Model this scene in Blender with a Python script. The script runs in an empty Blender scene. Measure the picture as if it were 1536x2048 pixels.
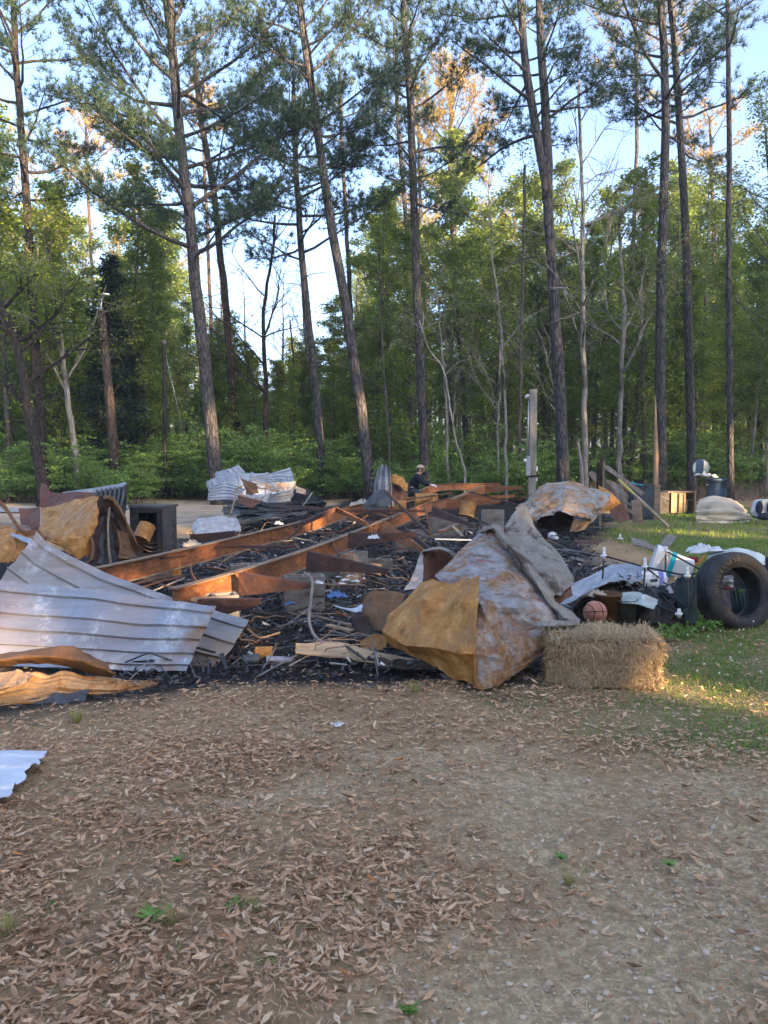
import bpy, math, random
import numpy as np
from mathutils import Vector, Matrix
R = math.radians
rng = np.random.default_rng(11)
random.seed(5)
scene = bpy.context.scene
COL = scene.collection

# ------------------------------------------------------------------ camera
FPX, PCX, PCY, HORIZ, EYE = 1540.0, 768.0, 1024.0, 912.0, 1.55
PITCH = math.atan((PCY - HORIZ) / FPX)
cam_data = bpy.data.cameras.new('camera')
cam = bpy.data.objects.new('camera', cam_data)
COL.objects.link(cam)
cam.location = (0, 0, EYE)
cam.rotation_euler = (math.pi / 2 - PITCH, 0, 0)
cam_data.sensor_fit = 'VERTICAL'
cam_data.sensor_height = 36.0
cam_data.lens = 36.0 * FPX / 2048.0
cam_data.clip_start = 0.05
cam_data.clip_end = 2000.0
scene.camera = cam

# ------------------------------------------------------------------ light
SUN_EL, SUN_AZ = 14.0, 138.0          # azimuth clockwise from +Y: behind the camera, to the right
SUN_DIR = Vector((math.sin(R(SUN_AZ)) * math.cos(R(SUN_EL)), math.cos(R(SUN_AZ)) * math.cos(R(SUN_EL)), math.sin(R(SUN_EL))))
world = bpy.data.worlds.new('World')
scene.world = world
world.use_nodes = True
wn = world.node_tree
bg = wn.nodes['Background']
sky = wn.nodes.new('ShaderNodeTexSky')
sky.sky_type = 'NISHITA'
sky.sun_disc = False
sky.sun_elevation = R(SUN_EL)
sky.sun_rotation = R(SUN_AZ)
sky.air_density = 0.6
sky.dust_density = 4.0
sky.ozone_density = 1.7
wn.links.new(sky.outputs[0], bg.inputs[0])
bg.inputs[1].default_value = 0.15
sd = bpy.data.lights.new('sun', 'SUN')
sd.energy = 5.0
sd.angle = R(0.6)
sd.color = (1.0, 0.66, 0.36)
sun = bpy.data.objects.new('sun', sd)
COL.objects.link(sun)
sun.rotation_euler = SUN_DIR.to_track_quat('Z', 'Y').to_euler()
scene.view_settings.view_transform = 'Standard'
scene.view_settings.look = 'None'
scene.view_settings.gamma = 1.0
scene.view_settings.exposure = 2.6
scene.view_settings.use_curve_mapping = False
scene.render.engine = 'CYCLES'
scene.cycles.use_denoising = True
scene.cycles.max_bounces = 5
scene.cycles.diffuse_bounces = 3
scene.cycles.glossy_bounces = 2
scene.cycles.transmission_bounces = 3
scene.cycles.transparent_max_bounces = 6
scene.cycles.caustics_reflective = False
scene.cycles.caustics_refractive = False

# ------------------------------------------------------------------ placing
CP, SP = math.cos(PITCH), math.sin(PITCH)
def ray(px, py):
    x = (px - PCX) / FPX; y = (PCY - py) / FPX
    return np.array([x, y * SP + CP, y * CP - SP])
def W(px, py, d):
    """point seen at a pixel of the photograph, d metres ahead"""
    v = ray(px, py)
    return np.array([0, 0, EYE]) + v * (d / v[1])
def G(px, py, z=0.0):
    """point seen at a pixel on the level plane z"""
    v = ray(px, py)
    return np.array([0, 0, EYE]) + v * ((z - EYE) / v[2])
def proj(P):
    P = np.asarray(P, float)
    x, y, z = P[..., 0], P[..., 1], P[..., 2] - EYE
    f = y * CP - z * SP
    u = y * SP + z * CP
    f = np.where(f < 1e-3, 1e-3, f)
    return PCX + FPX * x / f, PCY - FPX * u / f

# ------------------------------------------------------------------ noise
def _hash(ix, iy, s):
    h = (ix * 374761393 + iy * 668265263 + s * 2147483647 + 1442695040) & 0xFFFFFFFF
    h = ((h ^ (h >> 13)) * 1274126177) & 0xFFFFFFFF
    return ((h ^ (h >> 16)) & 0xFFFF) / 65535.0
def vnoise(x, y, seed=0):
    x = np.asarray(x, float); y = np.asarray(y, float)
    ix = np.floor(x).astype(np.int64); iy = np.floor(y).astype(np.int64)
    fx = x - ix; fy = y - iy
    fx = fx * fx * (3 - 2 * fx); fy = fy * fy * (3 - 2 * fy)
    a = _hash(ix, iy, seed); b = _hash(ix + 1, iy, seed); c = _hash(ix, iy + 1, seed); d = _hash(ix + 1, iy + 1, seed)
    return (a * (1 - fx) + b * fx) * (1 - fy) + (c * (1 - fx) + d * fx) * fy
def fbm(x, y, seed=0, o=4):
    t = 0; a = 0.5; n = 0
    for i in range(o):
        t = t + a * vnoise(x * 2 ** i, y * 2 ** i, seed + i * 7); n += a; a *= 0.5
    return t / n
def inpoly(x, y, poly):
    inside = np.zeros(np.shape(x), bool)
    n = len(poly)
    for i in range(n):
        x1, y1 = poly[i]; x2, y2 = poly[(i + 1) % n]
        c = ((y1 > y) != (y2 > y))
        xi = (x2 - x1) * (y - y1) / (y2 - y1 + 1e-12) + x1
        inside ^= c & (x < xi)
    return inside
def polysoft(x, y, poly, w):
    """1 inside, falling to 0 over w outside/inside the outline"""
    d = np.full(np.shape(x), 1e9)
    n = len(poly)
    for i in range(n):
        ax, ay = poly[i]; bx, by = poly[(i + 1) % n]
        vx, vy = bx - ax, by - ay
        t = np.clip(((x - ax) * vx + (y - ay) * vy) / (vx * vx + vy * vy + 1e-12), 0, 1)
        d = np.minimum(d, np.hypot(x - ax - t * vx, y - ay - t * vy))
    s = np.where(inpoly(x, y, poly), d, -d)
    return np.clip(0.5 + s / w, 0, 1)

# ------------------------------------------------------------------ mesh accumulator
class Acc:
    def __init__(s):
        s.v = []; s.f3 = []; s.f4 = []; s.n = 0; s.t = []; s.smooth = False; s.uv = []; s.m3 = []; s.m4 = []
    def add(s, v, f3=None, f4=None, tint=0.5, mat=0, uv=None):
        v = np.asarray(v, float).reshape(-1, 3)
        if f3 is not None and len(f3):
            s.f3.append(np.asarray(f3, np.int64) + s.n); s.m3.append(np.full(len(f3), mat))
        if f4 is not None and len(f4):
            s.f4.append(np.asarray(f4, np.int64) + s.n); s.m4.append(np.full(len(f4), mat))
        s.v.append(v)
        s.t.append(np.broadcast_to(np.asarray(tint, float), (len(v),)).copy())
        s.uv.append(np.zeros((len(v), 2)) if uv is None else np.asarray(uv, float))
        s.n += len(v)
    def tube(s, pts, rad, sides=6, tint=0.5, cap=True, mat=0):
        pts = np.asarray(pts, float); n = len(pts)
        rad = np.broadcast_to(np.asarray(rad, float), (n,))
        t = np.gradient(pts, axis=0); t /= np.linalg.norm(t, axis=1)[:, None] + 1e-9
        up = np.array([0, 0, 1.0]) if abs(t[0][2]) < 0.9 else np.array([1.0, 0, 0])
        a = np.cross(t, up); a /= np.linalg.norm(a, axis=1)[:, None] + 1e-9
        b = np.cross(t, a)
        ang = np.linspace(0, 2 * math.pi, sides, endpoint=False)
        ring = pts[:, None, :] + rad[:, None, None] * (a[:, None, :] * np.cos(ang)[None, :, None] + b[:, None, :] * np.sin(ang)[None, :, None])
        v = ring.reshape(-1, 3)
        i = np.arange(n - 1)[:, None] * sides; j = np.arange(sides)[None, :]; k = (j + 1) % sides
        f4 = np.stack([i + j, i + k, i + sides + k, i + sides + j], -1).reshape(-1, 4)
        f3 = None
        if cap:
            v = np.vstack([v, pts[0], pts[-1]])
            c0, c1 = n * sides, n * sides + 1
            q = np.arange(sides); q2 = (q + 1) % sides
            f3 = np.vstack([np.stack([np.full(sides, c0), q2, q], -1), np.stack([np.full(sides, c1), (n - 1) * sides + q, (n - 1) * sides + q2], -1)])
        s.add(v, f3, f4, tint, mat)
    def box(s, c, size, rot=None, tint=0.5, mat=0, taper=None):
        x, y, z = np.asarray(size, float) / 2
        v = np.array([[-x, -y, -z], [x, -y, -z], [x, y, -z], [-x, y, -z], [-x, -y, z], [x, -y, z], [x, y, z], [-x, y, z]])
        if taper is not None:
            v[4:, :2] *= taper
        if rot is not None:
            v = v @ np.array(rot).T
        s.add(v + np.asarray(c, float), None, [[0, 3, 2, 1], [4, 5, 6, 7], [0, 1, 5, 4], [1, 2, 6, 5], [2, 3, 7, 6], [3, 0, 4, 7]], tint, mat)
    def bar(s, p0, p1, w, h, up=(0, 0, 1), tint=0.5, mat=0):
        p0 = np.asarray(p0, float); p1 = np.asarray(p1, float)
        t = p1 - p0; L = np.linalg.norm(t); t /= L
        up = np.asarray(up, float); a = np.cross(t, up)
        if np.linalg.norm(a) < 1e-4: a = np.cross(t, [1, 0, 0])
        a /= np.linalg.norm(a); b = np.cross(a, t)
        s.box((p0 + p1) / 2, (L, w, h), np.stack([t, a, b], 1), tint, mat)
    def prism(s, outline, ext, tint=0.5, mat=0):
        """flat outline (n points, roughly planar) pushed along the vector ext"""
        o = np.asarray(outline, float); e = np.asarray(ext, float); n = len(o)
        v = np.vstack([o, o + e, o.mean(0), o.mean(0) + e])
        f4 = [[i, (i + 1) % n, n + (i + 1) % n, n + i] for i in range(n)]
        f3 = [[2 * n, (i + 1) % n, i] for i in range(n)] + [[2 * n + 1, n + i, n + (i + 1) % n] for i in range(n)]
        s.add(v, f3, f4, tint, mat)
    def lathe(s, prof, sides=24, M=None, tint=0.5, mat=0, closed=False):
        prof = np.asarray(prof, float); n = len(prof)
        ang = np.linspace(0, 2 * math.pi, sides, endpoint=False)
        v = np.stack([prof[:, None, 0] * np.cos(ang), prof[:, None, 0] * np.sin(ang), np.repeat(prof[:, 1][:, None], sides, 1)], -1).reshape(-1, 3)
        if M is not None:
            M = np.array(M); v = v @ M[:3, :3].T + M[:3, 3]
        m = n if closed else n - 1
        i = np.arange(m)[:, None]; j = np.arange(sides)[None, :]; k = (j + 1) % sides; i2 = (i + 1) % n
        s.add(v, None, np.stack([i * sides + j, i * sides + k, i2 * sides + k, i2 * sides + j], -1).reshape(-1, 4), tint, mat)
    def mesh(s, name, origin=(0, 0, 0), smooth=False):
        v = np.vstack(s.v) - np.asarray(origin, float)
        me = bpy.data.meshes.new(name)
        me.vertices.add(len(v)); me.vertices.foreach_set('co', v.ravel())
        li = []; n3 = n4 = 0
        if s.f3:
            f3 = np.vstack(s.f3); li.append(f3.ravel()); n3 = len(f3)
        if s.f4:
            f4 = np.vstack(s.f4); li.append(f4.ravel()); n4 = len(f4)
        loops = np.concatenate(li).astype(np.int32)
        me.loops.add(len(loops)); me.loops.foreach_set('vertex_index', loops)
        me.polygons.add(n3 + n4)
        st = np.concatenate([np.arange(n3) * 3, n3 * 3 + np.arange(n4) * 4]).astype(np.int32)
        me.polygons.foreach_set('loop_start', st)
        mi = np.concatenate([np.concatenate(s.m3) if s.m3 else np.zeros(0), np.concatenate(s.m4) if s.m4 else np.zeros(0)]).astype(np.int32)
        me.polygons.foreach_set('material_index', mi)
        me.polygons.foreach_set('use_smooth', np.full(n3 + n4, bool(smooth)))
        at = me.attributes.new('tint', 'FLOAT', 'POINT'); at.data.foreach_set('value', np.concatenate(s.t).astype(np.float32))
        uv = np.vstack(s.uv)
        if np.any(uv):
            ul = me.uv_layers.new(name='UVMap'); ul.data.foreach_set('uv', uv[loops].astype(np.float32).ravel())
        me.update(calc_edges=True)
        return me

def put(name, me, mats, parent=None, loc=None, kind=None):
    if isinstance(me, Acc):
        me = me.mesh(name)
    o = bpy.data.objects.new(name, me)
    COL.objects.link(o)
    if not isinstance(mats, (list, tuple)): mats = [mats]
    if mats[0] is not None and len(me.materials) == 0:
        for m in mats: me.materials.append(m)
    if parent is not None: o.parent = parent
    if loc is not None: o.location = [float(c) for c in loc]
    if kind: o['kind'] = kind
    return o
def empty(name, loc, label, cat, group=None, rz=0.0):
    o = bpy.data.objects.new(name, None)
    o.empty_display_size = 0.2
    COL.objects.link(o); o.location = [float(c) for c in loc]; o.rotation_euler = (0, 0, rz)
    return tag(o, label, cat, group)
def tag(o, label, cat, group=None, kind=None):
    o['label'] = label; o['category'] = cat
    if group: o['group'] = group
    if kind: o['kind'] = kind
    return o
def part(name, acc, mat, parent, smooth=False, kind=None, label=None):
    """mesh made in world coordinates, parented to a thing (or to a part)"""
    org = np.zeros(3); p = parent
    while p is not None:
        org = org + np.array(p.location[:]); p = p.parent
    o = put(name, acc.mesh(name, org, smooth), mat, parent, kind=kind)
    if label: o['label'] = label
    return o
def single(name, acc, mat, label, cat, group=None, smooth=False, origin=None):
    v = np.vstack(acc.v)
    org = np.array([v[:, 0].mean(), v[:, 1].mean(), v[:, 2].min()]) if origin is None else np.asarray(origin, float)
    o = put(name, acc.mesh(name, org, smooth), mat, None, org)
    return tag(o, label, cat, group)
def base_of(acc):
    v = np.vstack(acc.v)
    return np.array([v[:, 0].mean(), v[:, 1].mean(), v[:, 2].min()])

# ------------------------------------------------------------------ materials
class Mat:
    def __init__(s, name):
        s.m = bpy.data.materials.new(name); s.m.use_nodes = True
        s.nt = s.m.node_tree; s.b = s.nt.nodes['Principled BSDF']
        s.out = s.nt.nodes['Material Output']; s._co = {}
    def n(s, t, **kw):
        nd = s.nt.nodes.new(t)
        for k, v in kw.items(): setattr(nd, k, v)
        return nd
    def L(s, a, b): s.nt.links.new(a, b)
    def co(s, which='Object'):
        if 'tc' not in s._co: s._co['tc'] = s.n('ShaderNodeTexCoord')
        if which == 'World':
            if 'g' not in s._co: s._co['g'] = s.n('ShaderNodeNewGeometry')
            return s._co['g'].outputs['Position']
        return s._co['tc'].outputs[which]
    def scaled(s, sc, which='Object'):
        m = s.n('ShaderNodeMapping'); m.inputs['Scale'].default_value = sc
        s.L(s.co(which), m.inputs['Vector']); return m.outputs[0]
    def noise(s, scale, detail=4, rough=0.55, vec=None, which='Object', dist=0.0):
        nd = s.n('ShaderNodeTexNoise'); nd.inputs['Scale'].default_value = scale
        nd.inputs['Detail'].default_value = detail; nd.inputs['Roughness'].default_value = rough
        nd.inputs['Distortion'].default_value = dist
        s.L(vec if vec is not None else s.co(which), nd.inputs['Vector'])
        return nd.outputs['Fac']
    def vor(s, scale, which='Object', feature='F1', vec=None, out='Distance'):
        nd = s.n('ShaderNodeTexVoronoi'); nd.feature = feature; nd.inputs['Scale'].default_value = scale
        s.L(vec if vec is not None else s.co(which), nd.inputs['Vector'])
        return nd.outputs[out]
    def ramp(s, fac, stops, interp='LINEAR'):
        nd = s.n('ShaderNodeValToRGB'); cr = nd.color_ramp; cr.interpolation = interp
        while len(cr.elements) < len(stops): cr.elements.new(0.5)
        for e, (p, c) in zip(cr.elements, stops):
            e.position = p
            e.color = (c, c, c, 1) if isinstance(c, (int, float)) else (*c, 1)
        s.L(fac, nd.inputs[0]); return nd.outputs[0]
    def step(s, fac, lo, hi): 
        nd = s.n('ShaderNodeMapRange'); nd.inputs['From Min'].default_value = lo; nd.inputs['From Max'].default_value = hi
        nd.clamp = True; s.L(fac, nd.inputs[0]); return nd.outputs[0]
    def val(s, x):
        nd = s.n('ShaderNodeValue'); nd.outputs[0].default_value = x; return nd.outputs[0]
    def rgb(s, c):
        nd = s.n('ShaderNodeRGB'); nd.outputs[0].default_value = (*c, 1); return nd.outputs[0]
    def mix(s, fac, a, b, mode='MIX'):
        nd = s.n('ShaderNodeMix'); nd.data_type = 'RGBA'; nd.blend_type = mode
        if isinstance(fac, (int, float)): nd.inputs[0].default_value = fac
        else: s.L(fac, nd.inputs[0])
        for i, c in ((6, a), (7, b)):
            if isinstance(c, tuple): nd.inputs[i].default_value = (*c, 1)
            else: s.L(c, nd.inputs[i])
        return nd.outputs[2]
    def math(s, op, a, b=0.0):
        nd = s.n('ShaderNodeMath'); nd.operation = op
        for i, c in ((0, a), (1, b)):
            if isinstance(c, (int, float)): nd.inputs[i].default_value = c
            else: s.L(c, nd.inputs[i])
        return nd.outputs[0]
    def attr(s, name='tint'):
        nd = s.n('ShaderNodeAttribute'); nd.attribute_name = name; return nd.outputs['Fac']
    def oinfo(s):
        return s.n('ShaderNodeObjectInfo').outputs['Random']
    def bump(s, h, strength=0.4, dist=0.01):
        nd = s.n('ShaderNodeBump'); nd.inputs['Strength'].default_value = strength; nd.inputs['Distance'].default_value = dist
        s.L(h, nd.inputs['Height']); s.L(nd.outputs[0], s.b.inputs['Normal']); return nd
    def set(s, col=None, rough=None, metal=None, spec=None):
        for k, v in (('Base Color', col), ('Roughness', rough), ('Metallic', metal), ('Specular IOR Level', spec)):
            if v is None: continue
            if isinstance(v, tuple): s.b.inputs[k].default_value = (*v, 1)
            elif isinstance(v, (int, float)): s.b.inputs[k].default_value = v
            else: s.L(v, s.b.inputs[k])
        return s.m
    def leafy(s, col, trans=0.35, tcol=None, rough=0.6):
        """diffuse leaf that lets some light through"""
        s.set(col, rough, 0, 0.25)
        tr = s.n('ShaderNodeBsdfTranslucent'); s.L(tcol if tcol is not None else col, tr.inputs[0])
        mx = s.n('ShaderNodeMixShader'); mx.inputs[0].default_value = trans
        s.L(s.b.outputs[0], mx.inputs[1]); s.L(tr.outputs[0], mx.inputs[2]); s.L(mx.outputs[0], s.out.inputs[0])
        return s.m

def simple(name, col, rough=0.7, metal=0.0, var=0.25, scale=6.0, bump=0.15, spec=0.4):
    m = Mat(name); nz = m.noise(scale, 5, 0.6)
    c = m.mix(m.step(nz, 0.3, 0.75), tuple(x * (1 - var) for x in col), tuple(min(1, x * (1 + var)) for x in col))
    m.set(c, rough, metal, spec)
    if bump: m.bump(m.noise(scale * 6, 3), bump, 0.01)
    return m.m

def leaf_mat(name, stops, trans=0.35, hv=0.25):
    m = Mat(name)
    t = m.math('ADD', m.attr(), m.math('MULTIPLY', m.math('SUBTRACT', m.oinfo(), 0.5), hv))
    return m.leafy(m.ramp(t, stops), trans)

MT = {}
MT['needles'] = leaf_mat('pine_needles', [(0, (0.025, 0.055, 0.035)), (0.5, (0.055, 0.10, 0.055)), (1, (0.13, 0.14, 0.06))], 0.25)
MT['needles_sungold'] = leaf_mat('pine_needles_sungold', [(0, (0.06, 0.09, 0.03)), (0.5, (0.20, 0.18, 0.05)), (1, (0.38, 0.26, 0.08))], 0.25)  # low-sun gold on the far crowns is put into the needle colour
MT['leaf_mid'] = leaf_mat('leaves_mid_green', [(0, (0.10, 0.16, 0.035)), (0.5, (0.19, 0.27, 0.055)), (1, (0.30, 0.36, 0.085))], 0.4)
MT['leaf_fresh'] = leaf_mat('leaves_fresh_green', [(0, (0.12, 0.19, 0.03)), (0.5, (0.23, 0.32, 0.05)), (1, (0.40, 0.42, 0.07))], 0.45)
MT['leaf_dark'] = leaf_mat('leaves_cedar', [(0, (0.012, 0.025, 0.018)), (0.6, (0.025, 0.045, 0.028)), (1, (0.05, 0.07, 0.04))], 0.15)
MT['leaf_shrub'] = leaf_mat('leaves_shrub', [(0, (0.10, 0.21, 0.05)), (0.5, (0.21, 0.37, 0.085)), (1, (0.33, 0.48, 0.12))], 0.4)
MT['leaf_bud'] = leaf_mat('leaves_buds', [(0, (0.10, 0.09, 0.05)), (0.5, (0.16, 0.15, 0.07)), (1, (0.24, 0.2, 0.09))], 0.4)

def bark(name, c0, c1, scale=5.0, patch=None, plates=True):
    m = Mat(name)
    v = m.scaled((scale, scale, scale * 0.22))
    nz = m.noise(2.2, 6, 0.65, vec=v, dist=0.3)
    vr = m.vor(2.6, vec=v, feature='DISTANCE_TO_EDGE')
    c = m.mix(m.step(nz, 0.3, 0.72), c0, c1)
    if plates: c = m.mix(m.step(vr, 0.0, 0.16), tuple(x * 0.4 for x in c0), c)
    if patch:
        c = m.mix(m.step(m.noise(0.9, 3, which='Object'), 0.52, 0.62), c, patch)
    m.set(c, 0.9, 0, 0.2)
    m.bump(m.math('ADD', m.step(vr, 0.0, 0.25), nz), 0.7, 0.03)
    return m.m
MT['bark_pine'] = bark('bark_pine', (0.04, 0.041, 0.044), (0.125, 0.12, 0.122))
MT['bark_pine_red'] = bark('bark_pine_red', (0.055, 0.043, 0.036), (0.15, 0.115, 0.095))
MT['bark_pale'] = bark('bark_pale', (0.16, 0.15, 0.14), (0.38, 0.36, 0.33), 6, (0.08, 0.08, 0.07), plates=False)
MT['bark_grey'] = bark('bark_grey', (0.06, 0.055, 0.05), (0.15, 0.14, 0.125), 8, plates=False)
MT['bark_dark'] = bark('bark_dark', (0.025, 0.022, 0.02), (0.07, 0.06, 0.055), 6)
MT['twig'] = simple('twig_bark', (0.075, 0.06, 0.055), 0.9)
# ------------------------------------------------------------------ sheet metal builder
def _wmat(n, t, mode):
    """weights that turn n control values into len(t) samples"""
    M = np.zeros((len(t), n)); x = t * (n - 1)
    for r_, xx in enumerate(x):
        i = int(min(math.floor(xx), n - 2)); f = xx - i
        if mode == 'linear' or n == 2:
            M[r_, i] += 1 - f; M[r_, i + 1] += f
        else:
            w = [-.5 * f + f * f - .5 * f ** 3, 1 - 2.5 * f * f + 1.5 * f ** 3, .5 * f + 2 * f * f - 1.5 * f ** 3, -.5 * f * f + .5 * f ** 3]
            for k, ww in zip((i - 1, i, i + 1, i + 2), w):
                if k < 0: M[r_, 0] += 2 * ww; M[r_, 1] -= ww
                elif k > n - 1: M[r_, n - 1] += 2 * ww; M[r_, n - 2] -= ww
                else: M[r_, k] += ww
    return M
def tri(x): return np.abs((x % 1) - .5) * 2
def crumple_field(x, y, seed, scale):
    """creased relief, about 0..1, made of crossing folds"""
    r = np.random.default_rng(seed); h = 0; wsum = 0
    wx = fbm(x * 1.2 / scale + 9, y * 1.2 / scale, seed) - .5; wy = fbm(x * 1.2 / scale, y * 1.2 / scale + 7, seed + 1) - .5
    for k in range(5):
        an = r.uniform(0, math.pi); f = r.uniform(.35, 1.4) * (1 + .4 * k) / scale; w = 1 / (1 + .6 * k)
        h = h + w * tri((x + wx * scale * .7) * math.cos(an) * f + (y + wy * scale * .7) * math.sin(an) * f + r.random()); wsum += w
    return h / wsum
def sheet(acc, grid, nu=40, nv=30, mode='smooth', ribs=None, crumple=0.0, cs=.4, thick=.004, jag=(0, 0, 0, 0), seed=1, tint=.5, world=False, dents=0.0):
    """grid[row][col] of (px, py, metres ahead); jag: raggedness of top, bottom, left, right in metres
    ribs: (how many, height, half-width as a share of the pitch, 'u' ribs run along the rows / 'v' along the columns)"""
    Gd = np.array([[np.asarray(p, float) if world else (G(p[0], p[1], p[3]) if len(p) == 4 else W(*p)) for p in row] for row in grid])
    nr, nc = Gd.shape[:2]
    tu = np.linspace(0, 1, nu); tv = np.linspace(0, 1, nv)
    if ribs:
        n, h, wd, ax = ribs; q = []
        for k in range(n):
            c = (k + .5) / n
            for o in (-1.6, -1, -.45, .45, 1, 1.6): q.append(c + o * wd / n)
        q = np.clip(np.array(q), 0, 1)
        if ax == 'u': tv = np.unique(np.r_[np.linspace(0, 1, max(nv, 3)), q])
        else: tu = np.unique(np.r_[np.linspace(0, 1, max(nu, 3)), q])
    U, V = np.meshgrid(tu, tv)
    Lu = np.linalg.norm(np.diff(Gd, axis=1), axis=2).sum(1).mean(); Lv = np.linalg.norm(np.diff(Gd, axis=0), axis=2).sum(0).mean()
    def evalat(U, V):
        A = np.empty(U.shape + (3,))
        # weights depend on U and V per point; evaluate on the tensor grid then bend edges afterwards
        Mu = _wmat(nc, tu, mode); Mv = _wmat(nr, tv, mode)
        return np.einsum('ai,ijk,bj->abk', Mv, Gd, Mu)
    P = evalat(U, V)
    dU = np.gradient(P, axis=1); dV = np.gradient(P, axis=0)
    N = np.cross(dU, dV); N /= np.linalg.norm(N, axis=2)[..., None] + 1e-9
    eU = dU / (np.linalg.norm(dU, axis=2)[..., None] + 1e-9); eV = dV / (np.linalg.norm(dV, axis=2)[..., None] + 1e-9)
    X, Y = U * Lu, V * Lv
    off = np.zeros(U.shape)
    if ribs:
        t = V if ax == 'u' else U
        w = (t * n) % 1 - .5
        off += h * np.clip((wd * 1.0 - np.abs(w)) / (wd * .55), 0, 1)
    if crumple: off += crumple * (crumple_field(X, Y, seed, cs) - .5) * 2 + crumple * .35 * (fbm(X * 9 / max(cs, .1) * .4, Y * 9 / max(cs, .1) * .4, seed + 5) - .5)
    if dents: off += dents * (fbm(X * 2.2, Y * 2.2, seed + 3, 3) - .5)
    P = P - N * off[..., None] * (1 if ((N * (np.array([0, 0, EYE]) - P)).sum(2).mean() < 0) else -1)
    def rag(a, q): return a * ((fbm(q * 7, q * 0 + seed, seed + 11, 3) - .45) * 1.6 + .5 * (tri(q * 5.3 + seed * .37) - .5))
    fall = lambda t: np.clip(1 - t * 6, 0, 1) ** 2
    P += eV * (rag(jag[0], X) * fall(V))[..., None] - eV * (rag(jag[1], X + 3) * fall(1 - V))[..., None]
    P += eU * (rag(jag[2], Y + 5) * fall(U))[..., None] - eU * (rag(jag[3], Y + 8) * fall(1 - U))[..., None]
    dU = np.gradient(P, axis=1); dV = np.gradient(P, axis=0)
    N = np.cross(dU, dV); N /= np.linalg.norm(N, axis=2)[..., None] + 1e-9
    m_, n_ = U.shape
    A = P.reshape(-1, 3); B = (P + N * thick).reshape(-1, 3)
    idx = np.arange(m_ * n_).reshape(m_, n_)
    f = np.stack([idx[:-1, :-1], idx[:-1, 1:], idx[1:, 1:], idx[1:, :-1]], -1).reshape(-1, 4)
    g = f[:, ::-1] + m_ * n_
    e = []
    for line in (idx[0, :], idx[:, -1], idx[-1, ::-1], idx[::-1, 0]):
        e.append(np.stack([line[:-1], line[:-1] + m_ * n_, line[1:] + m_ * n_, line[1:]], -1))
    uv = np.stack([X, Y], -1).reshape(-1, 2)
    acc.add(np.vstack([A, B]), None, np.vstack([g * 1, f * 1] + e), tint, 0, np.vstack([uv, uv]))
    return P
def one_sheet(name, grid, mat, label, cat, group=None, smooth=False, **kw):
    a = Acc(); sheet(a, grid, **kw); return single(name, a, mat, label, cat, group, smooth)

# ------------------------------------------------------------------ metal and other materials
def rusty(name, base, rusts, amt=.5, metal=.3, rough=.55, scale=2.0, streak=(1, 1, 1), soot=.25, sootc=(.02, .017, .015)):
    m = Mat(name)
    v = m.scaled(streak)
    n1 = m.noise(scale, 8, .68, vec=v, dist=.6); n2 = m.noise(scale * 3.1, 6, .7, vec=v); n3 = m.noise(scale * .5, 4, .6)
    r_ = m.ramp(n2, [(.25, rusts[0]), (.5, rusts[1]), (.75, rusts[-1])])
    b = m.mix(m.step(m.noise(scale * 1.1, 6, .7, vec=v, dist=.8), .32, .68), tuple(x * .55 for x in base), tuple(min(1, x * 1.4) for x in base))
    c = m.mix(m.step(n1, .62 - amt * .36, .70 - amt * .30), b, r_)
    so = m.step(n3, .70 - soot * .3, .80 - soot * .2)
    c = m.mix(m.math('MULTIPLY', so, .85), c, sootc)
    fl = m.step(m.noise(scale * 14, 4, .7), .45, .8)
    c = m.mix(m.math('MULTIPLY', fl, .45), c, m.mix(.5, c, (.01, .008, .006)))
    m.set(c, m.ramp(n1, [(.4, rough * .7), (.7, min(1, rough * 1.5))]), metal, .4)
    cr = m.step(m.vor(1.7, feature='DISTANCE_TO_EDGE', vec=m.scaled((1, 1, 1.3))), 0, .07); cr2 = m.step(m.vor(5.5, feature='DISTANCE_TO_EDGE'), 0, .12)
    m.bump(m.math('ADD', m.math('ADD', m.math('MULTIPLY', n2, .6), m.math('MULTIPLY', fl, -.35)), m.math('ADD', m.math('MULTIPLY', cr, -.5), m.math('MULTIPLY', cr2, -.18))), .55, .018)
    return m.m
O1, O2, O3 = (.11, .04, .018), (.26, .095, .03), (.38, .19, .07)
MT['beam'] = rusty('rusty_steel_beam', (.20, .08, .038), ((.08, .032, .018), (.28, .105, .036), (.46, .22, .085)), .6, .12, .7, 3.2, (1, 1, 2.5), .35)
MT['beam_dark'] = rusty('dark_rusty_steel', (.075, .045, .04), ((.045, .025, .02), (.11, .05, .033), (.18, .1, .065)), .45, .2, .65, 3, (1, 1, 1), .4)
MT['beam_top'] = rusty('flange_steel', (.26, .19, .13), ((.16, .08, .045), (.3, .2, .13), (.4, .31, .2)), .5, .1, .7, 5, (1, 1, 1), .1)
MT['tan'] = rusty('tan_rust_sheet', (.40, .195, .05), ((.13, .052, .016), (.40, .185, .04), (.62, .40, .17)), .6, .04, .7, 3.0, (1, 1, 1), .10)
MT['tan_patch'] = rusty('patchy_scorched_sheet', (.48, .33, .19), ((.05, .03, .022), (.40, .19, .055), (.58, .46, .32)), .45, .05, .65, 4.2, (1, 1, 1), .42)
MT['tan_dark'] = rusty('brown_rust_sheet', (0.16, 0.088, 0.04), ((0.056, 0.032, 0.0176), (0.16, 0.08, 0.032), (0.272, 0.152, 0.064)), .6, .05, .75, 2.6, (0.8, 0.8, 0.8), .4)
MT['inside'] = rusty('sooty_inside', (.04, .028, .022), ((.015, .012, .01), (.05, .025, .018), (.09, .04, .025)), .5, .1, .75, 3, (1, 1, 1), .5)
MT['brownred'] = rusty('brown_red_sheet', (.12, .055, .035), ((.05, .025, .018), (.13, .055, .035), (.2, .09, .05)), .6, .05, .75, 3, (1, 1, 1), .3)
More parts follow.
